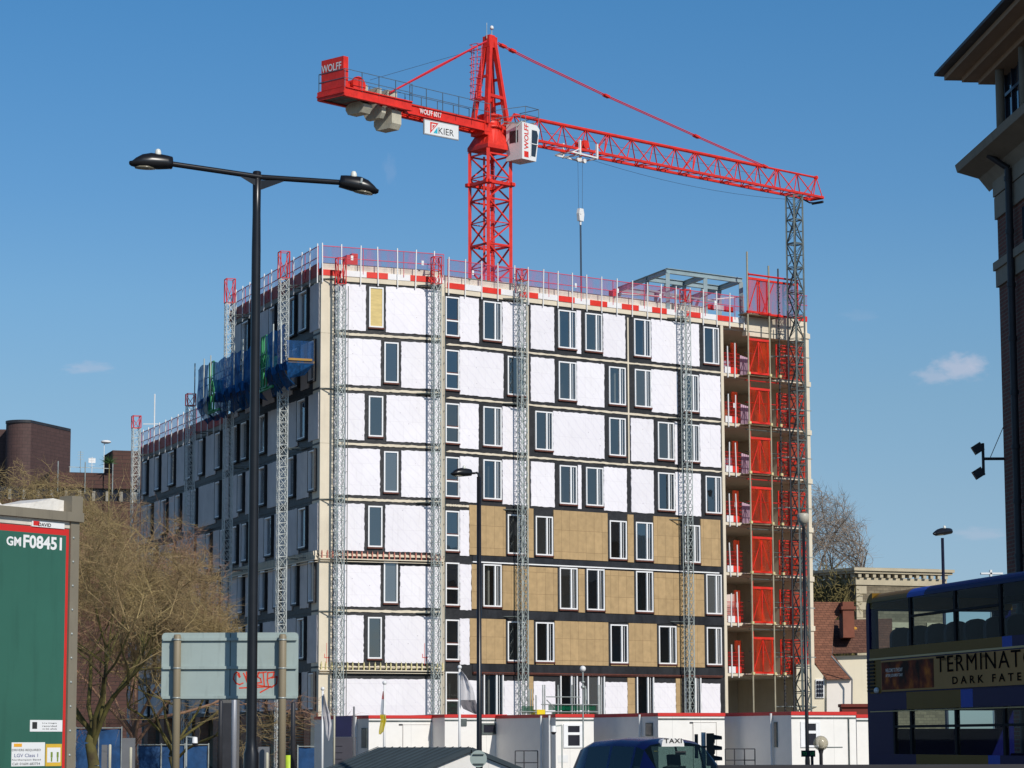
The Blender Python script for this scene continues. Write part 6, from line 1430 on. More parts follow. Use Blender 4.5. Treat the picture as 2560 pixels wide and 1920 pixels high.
g = MB(); g.beam(TP(.8, .1, 1.5 * k_), TP(.8, -.12, 1.5 * k_), .03, .07); obj('mirror', g, M_dk, tx)
g = MB(); g.quad(TP(.72, .55, 1.545 * k_), TP(.72, .47, 1.545 * k_), TP(.74, .47, 1.53 * k_), TP(.74, .55, 1.53 * k_)); obj('sticker', g, MATS['sticker_yellow'], tx)
# ------------------------------------------------------------------ double decker bus
bc = atY(2163, 1600, 44.5); BU = Plane(bc.x, bc.y, 167.8)
def bz(px, py, off=0): return BU.hit(px, py, off)
bus = thing('double_decker_bus', (bc.x, bc.y, 0), 'dark blue and gold double decker bus in shade with a film advert on its side', 'bus')
M_bk = mat('bus_black', (.012, .012, .016), .6, var=.1, spec=.06); M_navy = mat('bus_navy', srgb(16, 20, 74), .4, var=.05, spec=.04); M_gold = mat('bus_gold', srgb(116, 88, 34), .4, var=.05, spec=.04); M_lb = mat('bus_light_blue', srgb(46, 78, 170), .45, var=.03, spec=.05)
M_busg = glass('bus_glass', tint=(.8, .9, .9), ior=1.06, opac=.1, body=(.01, .02, .025), wob=0.0)
zr0 = bz(2266, 1469)[1]; L_ = 10.6; Wd = 2.5; zuT = bz(2266, 1494)[1]; zuB = bz(2273, 1614)[1]; zg1 = bz(2273, 1640)[1]; zad1 = bz(2266, 1730)[1]
zlT = bz(2300, 1772)[1]; zlB = bz(2300, 1886)[1]
print('bus z', zr0, zuT, zuB, zg1, zad1, zlT, zlB)
# roof with rounded coves
def cove(x0, x1, y0, m_, name, far=False):
    g = MB(BU); pr_ = []
    for k in range(7): a = math.pi / 2 * k / 6; pr_.append((-(.22) + .22 * math.cos(a), zuT + (zr0 - zuT) * math.sin(a)))
    if far: pr_ = [(-Wd - y, z) for y, z in pr_]
    pr2 = pr_ + [(pr_[-1][0], zuT)]
    g.prismx(pr2, x0, x1); return obj(name, g, m_, bus)
xe = .32
xs_ = [xe, bz(2266, 1480)[0], bz(2309, 1475)[0], L_]
for a, b_, m_ in ((xs_[0], xs_[1], M_gold), (xs_[1] + .001, xs_[2], M_lb), (xs_[2] + .001, xs_[3], M_navy)): cove(a, b_, 0, m_, 'roof_cove')
cove(xe, L_, 0, M_navy, 'roof_cove', far=True)
obj('roof', MB(BU).box(xe, L_, -Wd + .221, -.221, zr0 - .06, zr0 - .002), M_navy, bus)
# rounded end of the bus
g = MB(BU); prof = []
for k in range(9): a = math.pi / 2 * k / 8; prof.append((xe - .32 * math.cos(a), zuT - .1 + (zr0 - zuT + .1) * math.sin(a)))
pts = [(xe, zuT - .1)] + prof[0:1] + prof[1:]
g.prism(pts, -Wd + .02, -.02); obj('end_dome', g, M_gold, bus)
g = MB(BU); ya, yb = -Wd + .26, -.2
for z0_, z1_ in ((.35, zlT - .3), (zlT, zuB + .02), (zuT - .12, zuT - .1)): g.box(0, .1, -Wd + .02, -.02, z0_, z1_)
for z0_, z1_ in ((zlT - .3, zlT), (zuB + .02, zuT - .12)): g.box(0, .1, -Wd + .02, ya, z0_ + .0005, z1_ - .0005); g.box(0, .1, yb, -.02, z0_ + .0005, z1_ - .0005)
for z0_, z1_ in ((zlT - .3, zlT), (zuB + .02, zuT - .12)): e_ = MB(BU).quad((.05, ya, z0_), (.05, yb, z0_), (.05, yb, z1_), (.05, ya, z1_)); obj('end_window', e_, M_busg, bus)
g.box(.1, .2, -.12, 0, .35, zuT); g.box(.1, .2, -Wd, -Wd + .12, .35, zuT); obj('end_panel', g, M_navy, bus)
def strip(z0_, z1_, x0, x1, m_, name, off=0.0, th=.06):
    return obj(name, MB(BU).box(x0, x1, off - th, off, z0_, z1_), m_, bus)
def far(z0_, z1_, m_, x0=.2, x1=L_): return obj('far_side_panel', MB(BU).box(x0, x1, -Wd, -Wd + .06, z0_, z1_), m_, bus)
g1 = bz(2400, 1760)[0]
strip(zg1, zuB, .2, bz(2505, 1600)[0], M_gold, 'side_panel'); strip(zg1, zuB, bz(2505, 1600)[0] + .002, bz(2530, 1600)[0], M_lb, 'side_panel'); strip(zg1, zuB, bz(2530, 1600)[0] + .002, L_, M_navy, 'side_panel')
strip(zad1, zg1 - .002, .2, bz(2203, 1690)[0], M_gold, 'side_panel'); strip(zad1, zg1 - .002, bz(2203, 1690)[0] + .002, L_, M_navy, 'side_panel')
zm_ = zad1 - .002; strip(zlT, zm_, .2, bz(2266, 1750)[0], M_navy, 'side_panel'); strip(zlT, zm_, bz(2266, 1750)[0] + .002, bz(2402, 1750)[0], M_gold, 'side_panel'); strip(zlT, zm_, bz(2402, 1750)[0] + .002, bz(2432, 1750)[0], M_lb, 'side_panel'); strip(zlT, zm_, bz(2432, 1750)[0] + .002, L_, M_navy, 'side_panel')
strip(.35, zlB, .2, bz(2290, 1890)[0], M_navy, 'skirt'); strip(.35, zlB, bz(2290, 1890)[0] + .002, bz(2470, 1890)[0], M_gold, 'skirt'); strip(.35, zlB, bz(2470, 1890)[0] + .002, bz(2500, 1890)[0], M_lb, 'skirt'); strip(.35, zlB, bz(2500, 1890)[0] + .002, L_, M_navy, 'skirt')
strip(zlB + .001, zlT - .001, .2, bz(2233, 1800)[0], M_navy, 'side_panel')
far(zlT, zuB, M_navy); far(.35, zlB, M_navy)
pil = (2166, 2274, 2386, 2500); pil_x = [bz(p, 1550)[0] for p in pil] + [bz(2500, 1550)[0] + 1.45 * k for k in range(1, 6)]
for k, x in enumerate(pil_x):
    if x > .2 and x < L_: strip(zuB + .001, zuT - .001, x - .045, x + .045, M_bk, 'window_pillar'); far(zuB + .001, zuT - .001, M_bk, x - .05, x + .05)
for k in range(len(pil_x) - 1):
    a, b_ = max(.2, pil_x[k] + .045), min(L_, pil_x[k + 1] - .045)
    if b_ > a:
        obj('window', pane(BU, a, b_, zuB, zuT, -.02), M_busg, bus, keep=True); obj('window', pane(BU, a, b_, zuB, zuT, -Wd + .03), M_busg, bus, keep=True)
        if k in (1, 2): strip(zuT - .32, zuT - .28, a, b_, M_bk, 'window_bar', off=.004, th=.03)
lp = [bz(p, 1820)[0] for p in (2235, 2277, 2389, 2510)] + [bz(2510, 1820)[0] + 1.45 * k for k in range(1, 6)]
for k, x in enumerate(lp):
    if x < L_: strip(zlB + .001, zlT - .001, x - .04, x + .04, M_bk, 'window_pillar'); far(zlB + .001, zlT - .001, M_bk, x - .04, x + .04)
for k in range(len(lp) - 1):
    a, b_ = lp[k] + .04, min(L_, lp[k + 1] - .04)
    if b_ > a: obj('window', pane(BU, a, b_, zlB, zlT, -.02), M_busg, bus, keep=True); obj('window', pane(BU, a, b_, zlB, zlT, -Wd + .03), M_busg, bus, keep=True); strip(zlT - .29, zlT - .25, a, b_, M_bk, 'window_bar', off=.004, th=.03)
g = MB(BU); g.box(.1, L_, -Wd + .07, -.07, zuB - .55, zuB - .48); g.box(.1, L_, -Wd + .07, -.07, .38, .45); obj('deck', g, M_bk, bus)
g = MB(BU); g.box(.1, L_, -Wd + .07, -.07, zuB - .48, zuB - .02); 
seatm = mat('seat_fabric', (.02, .02, .035), .8)
for k in range(11):
    for y_ in (-.35, -.85, -1.65, -2.1):
        x = .75 + k * .8; g = MB(BU); zt_ = zuB + .34; pr_ = [(-.2, zuB - .5), (.2, zuB - .5)] + [(.2 * math.cos(a), zt_ - .15 + .15 * math.sin(a)) for a in [math.pi * q / 8 for q in range(9)]]
        g.prismx([(y_ + p_, z) for p_, z in pr_], x, x + .12); obj('seat_back', g, seatm, bus)
g = MB(BU)
for k in range(9): g.box(bz(2167, 1700)[0] + .06, bz(2185, 1700)[0] + .05, .001, .02, bz(2175, 1655 + k * 9)[1] - .02, bz(2175, 1655 + k * 9)[1] + .012)
obj('vent', g, M_bk, bus)
g = MB(BU); a, z = bz(2195, 1726); g.sphere((a, .02, z), .05, 12, 8); obj('side_lamp', g, M_whitep, bus)
g = MB(BU); g.box(.2, L_, .001, .014, zg1 - .02, zg1 + .01); g.box(.2, L_, .001, .012, zlT - .03, zlT - .015); obj('trim', g, mat('gold_trim', srgb(150, 125, 50), .35), bus)
# advert board
a0, zt_ = bz(2205, 1652); a1 = bz(2338, 1700)[0]; zb_ = bz(2205, 1744)[1]; zt_ = min(zt_, zg1 - .03); zb_ = zad1 + .0
a2 = bz(2560, 1700)[0] + 3.6
adm = bpy.data.materials.new('advert_fire'); adm.use_nodes = True; nt = adm.node_tree; nz = nt.nodes.new('ShaderNodeTexNoise'); nz.inputs['Scale'].default_value = 2.6; nz.inputs['Detail'].default_value = 7; rp = nt.nodes.new('ShaderNodeValToRGB'); tcn = nt.nodes.new('ShaderNodeTexCoord')
nt.links.new(tcn.outputs['Object'], nz.inputs['Vector']); nt.links.new(nz.outputs['Fac'], rp.inputs['Fac']); e_ = rp.color_ramp.elements; e_[0].position = .4; e_[0].color = (*srgb(45, 25, 18), 1); e_[1].position = .72; e_[1].color = (*srgb(215, 120, 40), 1); nn = e_.new(.56); nn.color = (*srgb(120, 50, 28), 1)
nt.links.new(rp.outputs[0], nt.nodes['Principled BSDF'].inputs['Base Color']); nt.nodes['Principled BSDF'].inputs['Roughness'].default_value = .6; nt.nodes['Principled BSDF'].inputs['Specular IOR Level'].default_value = .05
ad = obj('advert_board', MB(BU).box(a0, a2, .002, .02, zb_ + .02, zt_), mat('advert_cream', srgb(178, 136, 86), .6, var=.1, vs=.8, spec=.05), bus)
obj('advert_picture', MB(BU).box(a0 + .03, a1, .0205, .024, zb_ + .05, zt_ - .03), adm, ad)
def btext(s, x0, y0, x1, m_, h, **k):
    a, zb2 = bz(x0, y0, .025); b_, _ = bz(x1, y0, .025); text('lettering', s, BU.P(a, zb2, .026), BU.u, (0, 0, 1), b_ - a, h, m_, ad, **k)
ttl = bz(2345, 1695)[1]
ink2 = mat('advert_ink', srgb(24, 18, 16), .8, spec=.02)
a, _ = bz(2345, 1690); b_ = bz(2560, 1690)[0] + .45; hh = .25; zz = zb_ + .27
text('lettering', 'TERMINATOR', BU.P(a, zz, .026), BU.u, (0, 0, 1), b_ - a + .5, hh, ink2, ad, bold=.0, spacing=1.15)
text('lettering', 'DARK FATE', BU.P(bz(2385, 1720)[0], zb_ + .08, .026), BU.u, (0, 0, 1), bz(2558, 1715)[0] - bz(2385, 1720)[0], .115, ink2, ad, bold=.02, spacing=1.7)
for k, (s, wd_) in enumerate((('HAMILTON', .34), ('DAVIS', .22), ('REYES', .22), ('LUNA', .2))): text('lettering', s, BU.P(bz(2358, 1655)[0] + k * .52, zt_ - .08, .0265), BU.u, (0, 0, 1), wd_, .045, ink2, ad)
M_adw = mat('advert_white', srgb(215, 205, 195), .5)
for k, s in enumerate(('WELCOME TO THE DAY', 'AFTER JUDGMENT DAY')): text('lettering', s, BU.P(bz(2218, 1700)[0], zb_ + .33 - k * .09, .026), BU.u, (0, 0, 1), .78, .06, M_adw, ad, bold=.02)
wh = MB(BU)
for x in (1.9, 8.0):
    g = MB(BU); g.tube((x, -.3, .48), (x, .01, .48), .48, 24); w = obj('wheel', g, M_bk, bus); g = MB(BU); g.tube((x, .01, .48), (x, .02, .48), .26, 18); obj('hub', g, M_galv, w)
# ------------------------------------------------------------------ brick building at the right edge
M_stone = mat('shaded_stone', srgb(148, 136, 118), .8, var=.15, vs=1, bump=.15, bs=8, stain=.15)
M_rb = grid_mat('red_brown_brick', srgb(128, 72, 58), srgb(120, 108, 96), -4.1, .23, .075, .01, .9, var=.3)
ec = atY(2492, 500, 50); RB = Plane(ec.x, ec.y, 175.9)
rz = lambda py, px=2500: RB.hit(px, py)[1]
rb = thing('brick_office', (ec.x, ec.y, 0), 'shaded red brick building with deep eaves at the right edge', 'building')
zc1 = rz(398); zs1 = rz(540, 2505); zb1 = rz(650, 2505); zb2 = rz(712, 2508); zE_ = atY(2352, 205, 50).z
Lr_ = 7
obj('wall', MB(RB).box(0, Lr_, -26, 0, 0, zb2 - .002), M_rb, rb); obj('wall', MB(RB).box(0, Lr_, -26, -.001, zb1 + .002, zs1 - .002), M_rb, rb)
obj('stone_band', MB(RB).box(-.04, Lr_, -26, .05, zb2, zb1), M_stone, rb); obj('stone_band', MB(RB).box(-.08, Lr_, -26, .09, zb1 - .16, zb1 - .002), M_stone, rb)
g = MB(RB); z = zs1
while z < zc1 - .3: g.box(-.05, Lr_, -26, .04 + .02 * ((z - zs1) > .1), z, min(zc1 - .2, z + .42)); z += .435
obj('stone_course', g, M_stone, rb)
g = MB(RB); g.prismx([(0, zc1 - .45), (.2, zc1 - .2), (.62, zc1 - .08), (.66, zc1 + .06), (0, zc1 + .25)], -.55, Lr_); g.box(-.56, 0, -26, .0, zc1 - .2, zc1 + .06); obj('cornice', g, M_stone, rb)
zg0, zg1_ = zc1 + .25, zE_
obj('glazing', MB(RB).box(.0, Lr_, -13, -.12, zg0, zg1_), mat('office_glass', (.02, .035, .05), .06, var=0, ior=1.8), rb)
g = MB(RB)
for k in range(13): g.box(.0 + k * .5, .04 + k * .5, -.12, -.07, zg0, zg1_)
for h_ in (0, .9, 1.8): g.box(.0, Lr_, -.12, -.06, zg0 + h_, zg0 + h_ + .06)
obj('window_mullion', g, mat('navy_frame', (.015, .02, .04), .4), rb)
for s in (RB.sx(2503, 13, .12), 2.6, 4.8):
    q = RB.P(s, 0, .12); g = MB(); g.lathe((q.x, q.y, 0), [(.085, zg0 - .2), (.085, zg1_)], 18); obj('column', g, M_stone, rb)
M_soff = mat('soffit', srgb(170, 140, 112), .8, var=.1, vs=1)
g = MB(RB); oh = 1.2
for k, (o_, z_) in enumerate(((.24, 0), (.5, .1), (.78, .2))): g.box(-o_ * .95, Lr_, -13, o_, zg1_ + z_, zg1_ + z_ + .099)
obj('soffit', g, M_soff, rb)
g = MB(RB); g.prismx([(.95, zg1_ + .31), (.95, zg1_ + .37), (-6, zg1_ + 2.7), (-6, zg1_ + .29), (.8, zg1_ + .3)], -.85, Lr_); obj('roof', g, mat('dark_slate', (.03, .03, .035), .6, var=.3, vs=3), rb)
q0, q1 = RB.hit(2518, 450), RB.hit(2555, 1300)
s = RB.sx(2521, 12, .12); g = MB(RB); g.tube((s, .12, 0), (s, .12, zc1 - .4), .07, 10); g.tube((s, .12, zc1 - .4), (s - .15, .45, zc1 - .12), .06, 10)
for k in range(12): g.tube((s, .12, 1 + k), (s, .12, 1.08 + k), .085, 10)
obj('downpipe', g, M_dk, rb)
for z0_, z1_ in ((rz(640), rz(560)), (rz(1050), rz(800)), (rz(1380), rz(1150))): g = MB(RB); g.box(s + .45, s + 1.6, -.1, .005, z0_, z1_); obj('window', g, mat('office_glass', (.02, .035, .05), .06), rb)
# flood light bracket on its corner
c = atY(2458, 1147, 50); e_ = atY(2515, 1144, 50); t = thing('floodlight_bracket', (c.x, 50, c.z), 'two floodlights on a bracket arm sticking out from the brick building', 'floodlight')
g = MB(); g.tube(c, (e_.x, 50, c.z), .028, 8); a, b_ = atY(2457, 1108, 50), atY(2459, 1188, 50); g.tube(a, b_, .028, 8); g.tube(atY(2476, 1143, 50), atY(2508, 1068, 50), .007, 4); obj('bracket', g, M_dk, t)
for px, py in ((2444, 1120), (2446, 1182)):
    q = atY(px, py, 50); g = MB(); g.beam(q + Vector((-.08, 0, -.06)), q + Vector((.08, 0, .04)), .17, .12, up=(0, 1, 0)); obj('floodlight', g, M_dk, t)
# ------------------------------------------------------------------ stone warehouse, tiled houses, right background
M_rub = grid_mat('rubble_stone', srgb(142, 130, 108), srgb(110, 100, 84), 62, .5, .22, .02, .95, var=.35); M_ash = mat('pale_ashlar', srgb(190, 178, 152), .85, var=.1, vs=1, stain=.1)
wc = atY(2140, 1420, 200); WR = Plane(wc.x, wc.y, 68); WLp = Plane(wc.x, wc.y, -35)
wt = thing('stone_warehouse', (wc.x, wc.y, 0), 'old grey rubble stone building with pale cornice and quoins behind the bus', 'building')
zt_ = wc.z; e1 = WR.sx(2362, zt_); zlow = 0
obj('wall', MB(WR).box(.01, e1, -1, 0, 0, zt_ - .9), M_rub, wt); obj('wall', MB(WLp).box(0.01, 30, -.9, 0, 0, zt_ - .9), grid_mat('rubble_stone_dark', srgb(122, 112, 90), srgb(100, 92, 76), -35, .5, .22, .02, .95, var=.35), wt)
for pl_, L__ in ((WR, e1), (WLp, 30)):
    g = MB(pl_); g.box(-.5, L__ + .5, -.9, .6, zt_ - .22, zt_); g.box(-.4, L__ + .4, -.9, .45, zt_ - .4, zt_ - .221); g.box(-.1, L__ + .1, -.9, .1, zt_ - 1.25, zt_ - .72); k = 0.0
    while k < L__: g.box(k, k + .26, .0, .34, zt_ - .7, zt_ - .402); k += .62
    obj('cornice', g, M_ash, wt)
for k in range(26):
    g = MB(WR); z = zt_ - 1.9 - k * .6; g.box(-.03, .5 if k % 2 else .85, -.2, .03, z, z + .56); obj('quoin', g, M_ash, wt)
for k in range(4):
    s = 3.2 + k * 3.0; fr = MB(WR); fr.box(s - .25, s, .0, .06, zt_ - 9.2, zt_ - 4.4); fr.box(s + .9, s + 1.15, 0, .06, zt_ - 9.2, zt_ - 4.4); fr.box(s - .25, s + 1.15, 0, .09, zt_ - 4.4, zt_ - 4.0); w = obj('window', fr, M_ash, wt); obj('glass', MB(WR).box(s, s + .9, .0, .01, zt_ - 9.2, zt_ - 4.4), M_cabd, w)
obj('roof', MB(WR).box(.2, e1 - .2, -9, -.5, zt_ - .3, zt_ + .1), M_concgrey, wt)
# dry creeper over the left part: leafless stems as a tangle
def tangle(name, n, fn, r, mtl, label, cat, L_=1.2, parent=None):
    mb = MB()
    for _ in range(n):
        p = fn(); a = random.uniform(0, 6.28); 
        for k in range(3):
            q = p + Vector((math.cos(a) * .5, random.uniform(-.15, .15), math.sin(a) * .8)) * L_ * random.uniform(.3, .6); mb.tube(p, q, r, 3, cap=False); p = q; a += random.uniform(-.8, .8)
    return obj(name, mb, mtl, parent, label, cat)
random.seed(5)
M_twig = mat('dry_creeper', srgb(128, 116, 72), .9, var=.3, vs=1)
def wpt():
    s = random.uniform(0, 22); z = random.uniform(3, zt_ - .6) ; q = WLp.P(s, z, random.uniform(.1, .5)); return q
tangle('dry_creeper', 5200, wpt, .02, M_twig, 'dry leafless creeper covering the left part of the stone building', 'climbing plant')
# tiled houses
def tile_mat(n_, c, az): return grid_mat(n_, srgb(*c), srgb(int(c[0] * .6), int(c[1] * .55), int(c[2] * .55)), az, .35, .16, .015, .85, var=.3, bump=.4)
M_t1 = tile_mat('clay_tiles', (150, 100, 76), 80); M_t2 = tile_mat('brown_tiles', (122, 84, 68), 80)
def pxpoly(name, pts, Y, mtl, par, th=.4, dY=None):
    """a roof or wall face from its corners, each at its own distance, with real thickness"""
    A = [atY(px, py, Y + (dY[i] if dY else 0)) for i, (px, py) in enumerate(pts)]; B = [p + Vector((0, th, 0)) for p in A]; n = len(A)
    mb = MB(); mb.add(A + B, [tuple(range(n)), tuple(range(2 * n - 1, n - 1, -1))] + [(i, (i + 1) % n, n + (i + 1) % n, n + i) for i in range(n)]); return obj(name, mb, mtl, par)
h1c = atY(2040, 1700, 172)
M_ren = mat('cream_render', srgb(232, 222, 198), .85, var=.04, vs=.4, stain=.05); M_renw = mat('white_render', srgb(240, 232, 222), .85, var=.03, vs=.4)
h1 = thing('tiled_house', (h1c.x, h1c.y, 0), 'white rendered house with steep red clay tile roof beside the end wall', 'house')
pxpoly('roof', [(1990, 1504), (2130, 1506), (2086, 1550), (2080, 1634), (2131, 1697), (2067, 1699), (2039, 1660), (1990, 1610)], 164, M_t1, h1, dY=[9, 9, 7, 3, 0, 0, 1.8, 4])
pxpoly('wall', [(2067, 1700), (2128, 1698), (2128, 1925), (2067, 1925)], 164.3, M_renw, h1, th=5); pxpoly('wall', [(1990, 1660), (2037, 1662), (2066, 1699), (2066, 1925), (1990, 1925)], 164.5, M_ren, h1, th=5)
w = pxpoly('window', [(2039, 1698), (2061, 1698), (2061, 1745), (2039, 1745)], 164.4, M_frame, h1, th=.1)
g = MB()
for i in range(3):
    for j in range(4): a = atY(2042 + i * 6, 1702 + j * 10.5, 164.3); b_ = atY(2046.5 + i * 6, 1710 + j * 10.5, 164.3); g.box(a.x, b_.x, 164.33, 164.39, b_.z, a.z)
obj('glass', g, M_cabd, w)
ch_ = thing('chimney', atY(2110, 1540, 176), 'red brick chimney stack with a cap on the tiled roofs', 'chimney')
a, b_ = atY(2098, 1550, 173), atY(2125, 1508, 173); g = MB(); g.box(a.x, b_.x, 171, 173, a.z - 1.2, b_.z); g.box(a.x - .1, b_.x + .1, 170.9, 173.1, b_.z - .5, b_.z - .3); obj('stack', g, mat('chimney_brick', srgb(128, 78, 62), .9, var=.15), ch_)
h2 = thing('brown_roofed_house', (atY(2150, 1700, 166).x, 166, 0), 'cream house with a brown tiled roof directly left of the bus', 'house')
pxpoly('roof', [(2086, 1550), (2230, 1546), (2230, 1630), (2080, 1634)], 166, M_t2, h2, dY=[9, 9, 5, 5]); pxpoly('wall', [(2086, 1640), (2230, 1636), (2230, 1925), (2129, 1925), (2129, 1696)], 171.5, M_ren, h2, th=6)
g = MB()
for k in range(3): g.sphere(atY(2109 + k * 13, 1571, 173.8), .14, 10, 6, (1.5, .4, .8))
obj('lichen', g, mat('orange_lichen', srgb(205, 150, 60), .9), h2)
g = MB(); g.tube(atY(2083, 1552, 174), atY(2078, 1640, 170.5), .06); g.tube(atY(2078, 1640, 163.8), atY(2130, 1698, 163.6), .06); g.tube(atY(2130, 1698, 163.6), atY(2129, 1900, 163.6), .05); obj('gutter', g, M_gp, h2)
b0, b1 = atY(2105, 1762, 120), atY(2180, 1780, 120); g = MB(); g.box(b0.x, b1.x, 120, 121, b1.z - .6, b0.z); g.box(b0.x - .05, b1.x, 119.9, 121.1, b0.z - .1, b0.z + .04); obj('brick_wall_top', g, mat('dark_red_wall', srgb(112, 44, 34), .8, var=.15), None, 'dark red top of a wall above the cabin left of the bus', 'wall')
# ------------------------------------------------------------------ brown tile building on the left
BRN = (102, 72, 66)
bcn = atY(0, 1100, 235); bw = thing('brown_tower_block', (bcn.x, 235, 0), 'windowless dark brown brick tower with a rounded corner and one small opening', 'building')
M_bb = grid_mat('brown_brick', srgb(92, 68, 64), srgb(72, 56, 52), 75, .9, .3, .02, .75, var=.12, bump=.1)
c1, c2 = atY(5, 1060, 232), atY(175, 1070, 240); r_ = 1.4; zt_ = atY(55, 1055, 233).z
pts = [(c1.x - 1.0, 250), (c1.x, 236)]
cx_, cy_ = atY(45, 1060, 232).x, 235.0
for k in range(13): a = math.radians(200 + k * 8.5); pts.append((cx_ + 1.6 * math.cos(a), cy_ + 1.6 * math.sin(a)))
pts += [(c2.x, 240.5), (c2.x - 2.6, 250)]
def plan(pts, z0_, z1_): 
    n = len(pts); mb = MB(); mb.add([(x, y, z0_) for x, y in pts] + [(x, y, z1_) for x, y in pts], [tuple(range(n)), tuple(range(2 * n - 1, n - 1, -1))] + [(i, (i + 1) % n, n + (i + 1) % n, n + i) for i in range(n)]); return mb
obj('wall', plan(pts, 0, zt_), M_bb, bw); obj('coping', plan([(x + (x - cx_ - 2) * .01, y - .1) for x, y in pts], zt_ + .002, zt_ + .25), M_dk, bw)
a, b_ = atY(80, 1107, 236), atY(91, 1091, 236); g = MB(); g.box(a.x, b_.x, 235.2, 240, a.z, b_.z); w = obj('window', g, M_dk, bw); g = MB(); g.box(a.x - .05, b_.x + .05, 235.1, 236, a.z - .15, a.z - .01); obj('sill', g, M_conc, w)
a, b_ = atY(-60, 1064, 236), atY(14, 1240, 236); obj('wall', MB().box(a.x, b_.x, 236.4, 250, 0, a.z - .3), M_bb, bw)
lw = thing('brown_office_block', (atY(240, 1200, 225).x, 225, 0), 'long brown tiled building with pale concrete fins behind the bare trees', 'building')
M_bt = grid_mat('brown_tiles_band', srgb(88, 58, 50), srgb(60, 42, 38), 75, 1.6, .32, .03, .8, var=.12, bump=.3)
LW = Plane(atY(125, 1180, 225).x, 225, 72)
e1 = LW.sx(350, 22); z0_ = LW.hit(125, 1218)[1]; z1_ = LW.hit(125, 1179)[1]; zf = LW.hit(125, 1250)[1]
obj('wall', MB(LW).box(0, e1 + 4, -6, 0, z0_, z1_), M_bt, lw); obj('glazing', MB(LW).box(-7, e1 + 4, -6, -.4, zf, z0_ - .002), M_cabd, lw); obj('wall', MB(LW).box(-12, e1 + 4, -6, .05, 0, zf - .002), M_bt, lw)
for k in range(17):
    s = -7 + k * 1.02 * 1.15; obj('fin', MB(LW).box(s, s + .28, -.39, .15, zf, z0_ - .25), M_concgrey, lw)
for px in (142, 210, 279): s = LW.sx(px, 20); obj('roof_post', MB(LW).tube((s, .1, z0_ - .5), (s, .1, z1_ + .9), .05), M_galv, lw)
a = LW.sx(282, 22); z2 = LW.hit(283, 1124)[1]; obj('plant_room', MB(LW).box(a, e1 + 3, -5, -.5, z1_ + .002, z2), M_bt, lw)
g = MB(LW); g.beam((LW.sx(175, 22), -1, z1_ + .55), (a, -1, z1_ + .5), .05); g.beam((LW.sx(178, 22), -1, z1_), (LW.sx(178, 22), -1, z1_ + .6), .05); obj('roof_rail', g, M_galv, lw)
for px, pt_, k in ((203, 1125, 0), (232, 1140, 1), (262, 1105, 2)):
    s = LW.sx(px, 22); z = LW.hit(px, pt_)[1]; t = thing('roof_antenna', LW.P(s, z1_, -.8), ['thin aerial with short bars on the brown roof', 'aerial with a small square plate on the brown roof', 'satellite dish on a pole on the brown roof'][k], 'antenna')
    g = MB(LW); g.tube((s, -.8, z1_), (s, -.8, z), .03)
    if k < 2:
        for j in range(4): g.beam((s - .25, -.8, z - .1 - j * .2), (s + .25, -.8, z - .1 - j * .2), .03)
    if k == 1: g.box(s - .3, s + .3, -.85, -.8, z - .5, z - .1)
    if k == 2: g.lathe(LW.P(s, z, -.8), [(0, 0)], 3, False) if False else g.sphere((s + .15, -.8, z + .1), .45, 14, 8, (1.0, .9, .35))
    obj('aerial', g, M_whitep if k else M_galv, t)
s = LW.sx(266, 22); zp_ = LW.hit(266, 1160)[1]; t = thing('palm_plant', LW.P(s, 0, 1), 'small spiky palm against the sky above the brown building', 'plant'); g = MB(LW); g.tube((s, 1.2, 0), (s, 1.2, zp_ - .1), .05); obj('trunk', g, M_twig, t)
g = MB(LW)
for k in range(60): a = random.uniform(0, 6.28); b_ = random.uniform(-.4, 1.4); l = random.uniform(.5, .95); g.tube((s, 1.2, zp_), (s + math.cos(a) * math.cos(b_) * l, 1.2 + math.sin(a) * math.cos(b_) * l, zp_ + math.sin(b_) * l), .04, 3, .005, False)
obj('crown', g, mat('palm_green', srgb(60, 88, 48), .7, var=.3), t)
b_ = atY(387, 985, 190); g = MB(); g.tube((b_.x, 190, 14), (b_.x, 190, b_.z), .05); g.beam((b_.x - .8, 190, atY(387, 1060, 190).z), (b_.x + .3, 190, atY(387, 1060, 190).z), .06); obj('scaffold_pole', g, M_whitep, None, 'thin white pole rising above the lower roof railing', 'pole')
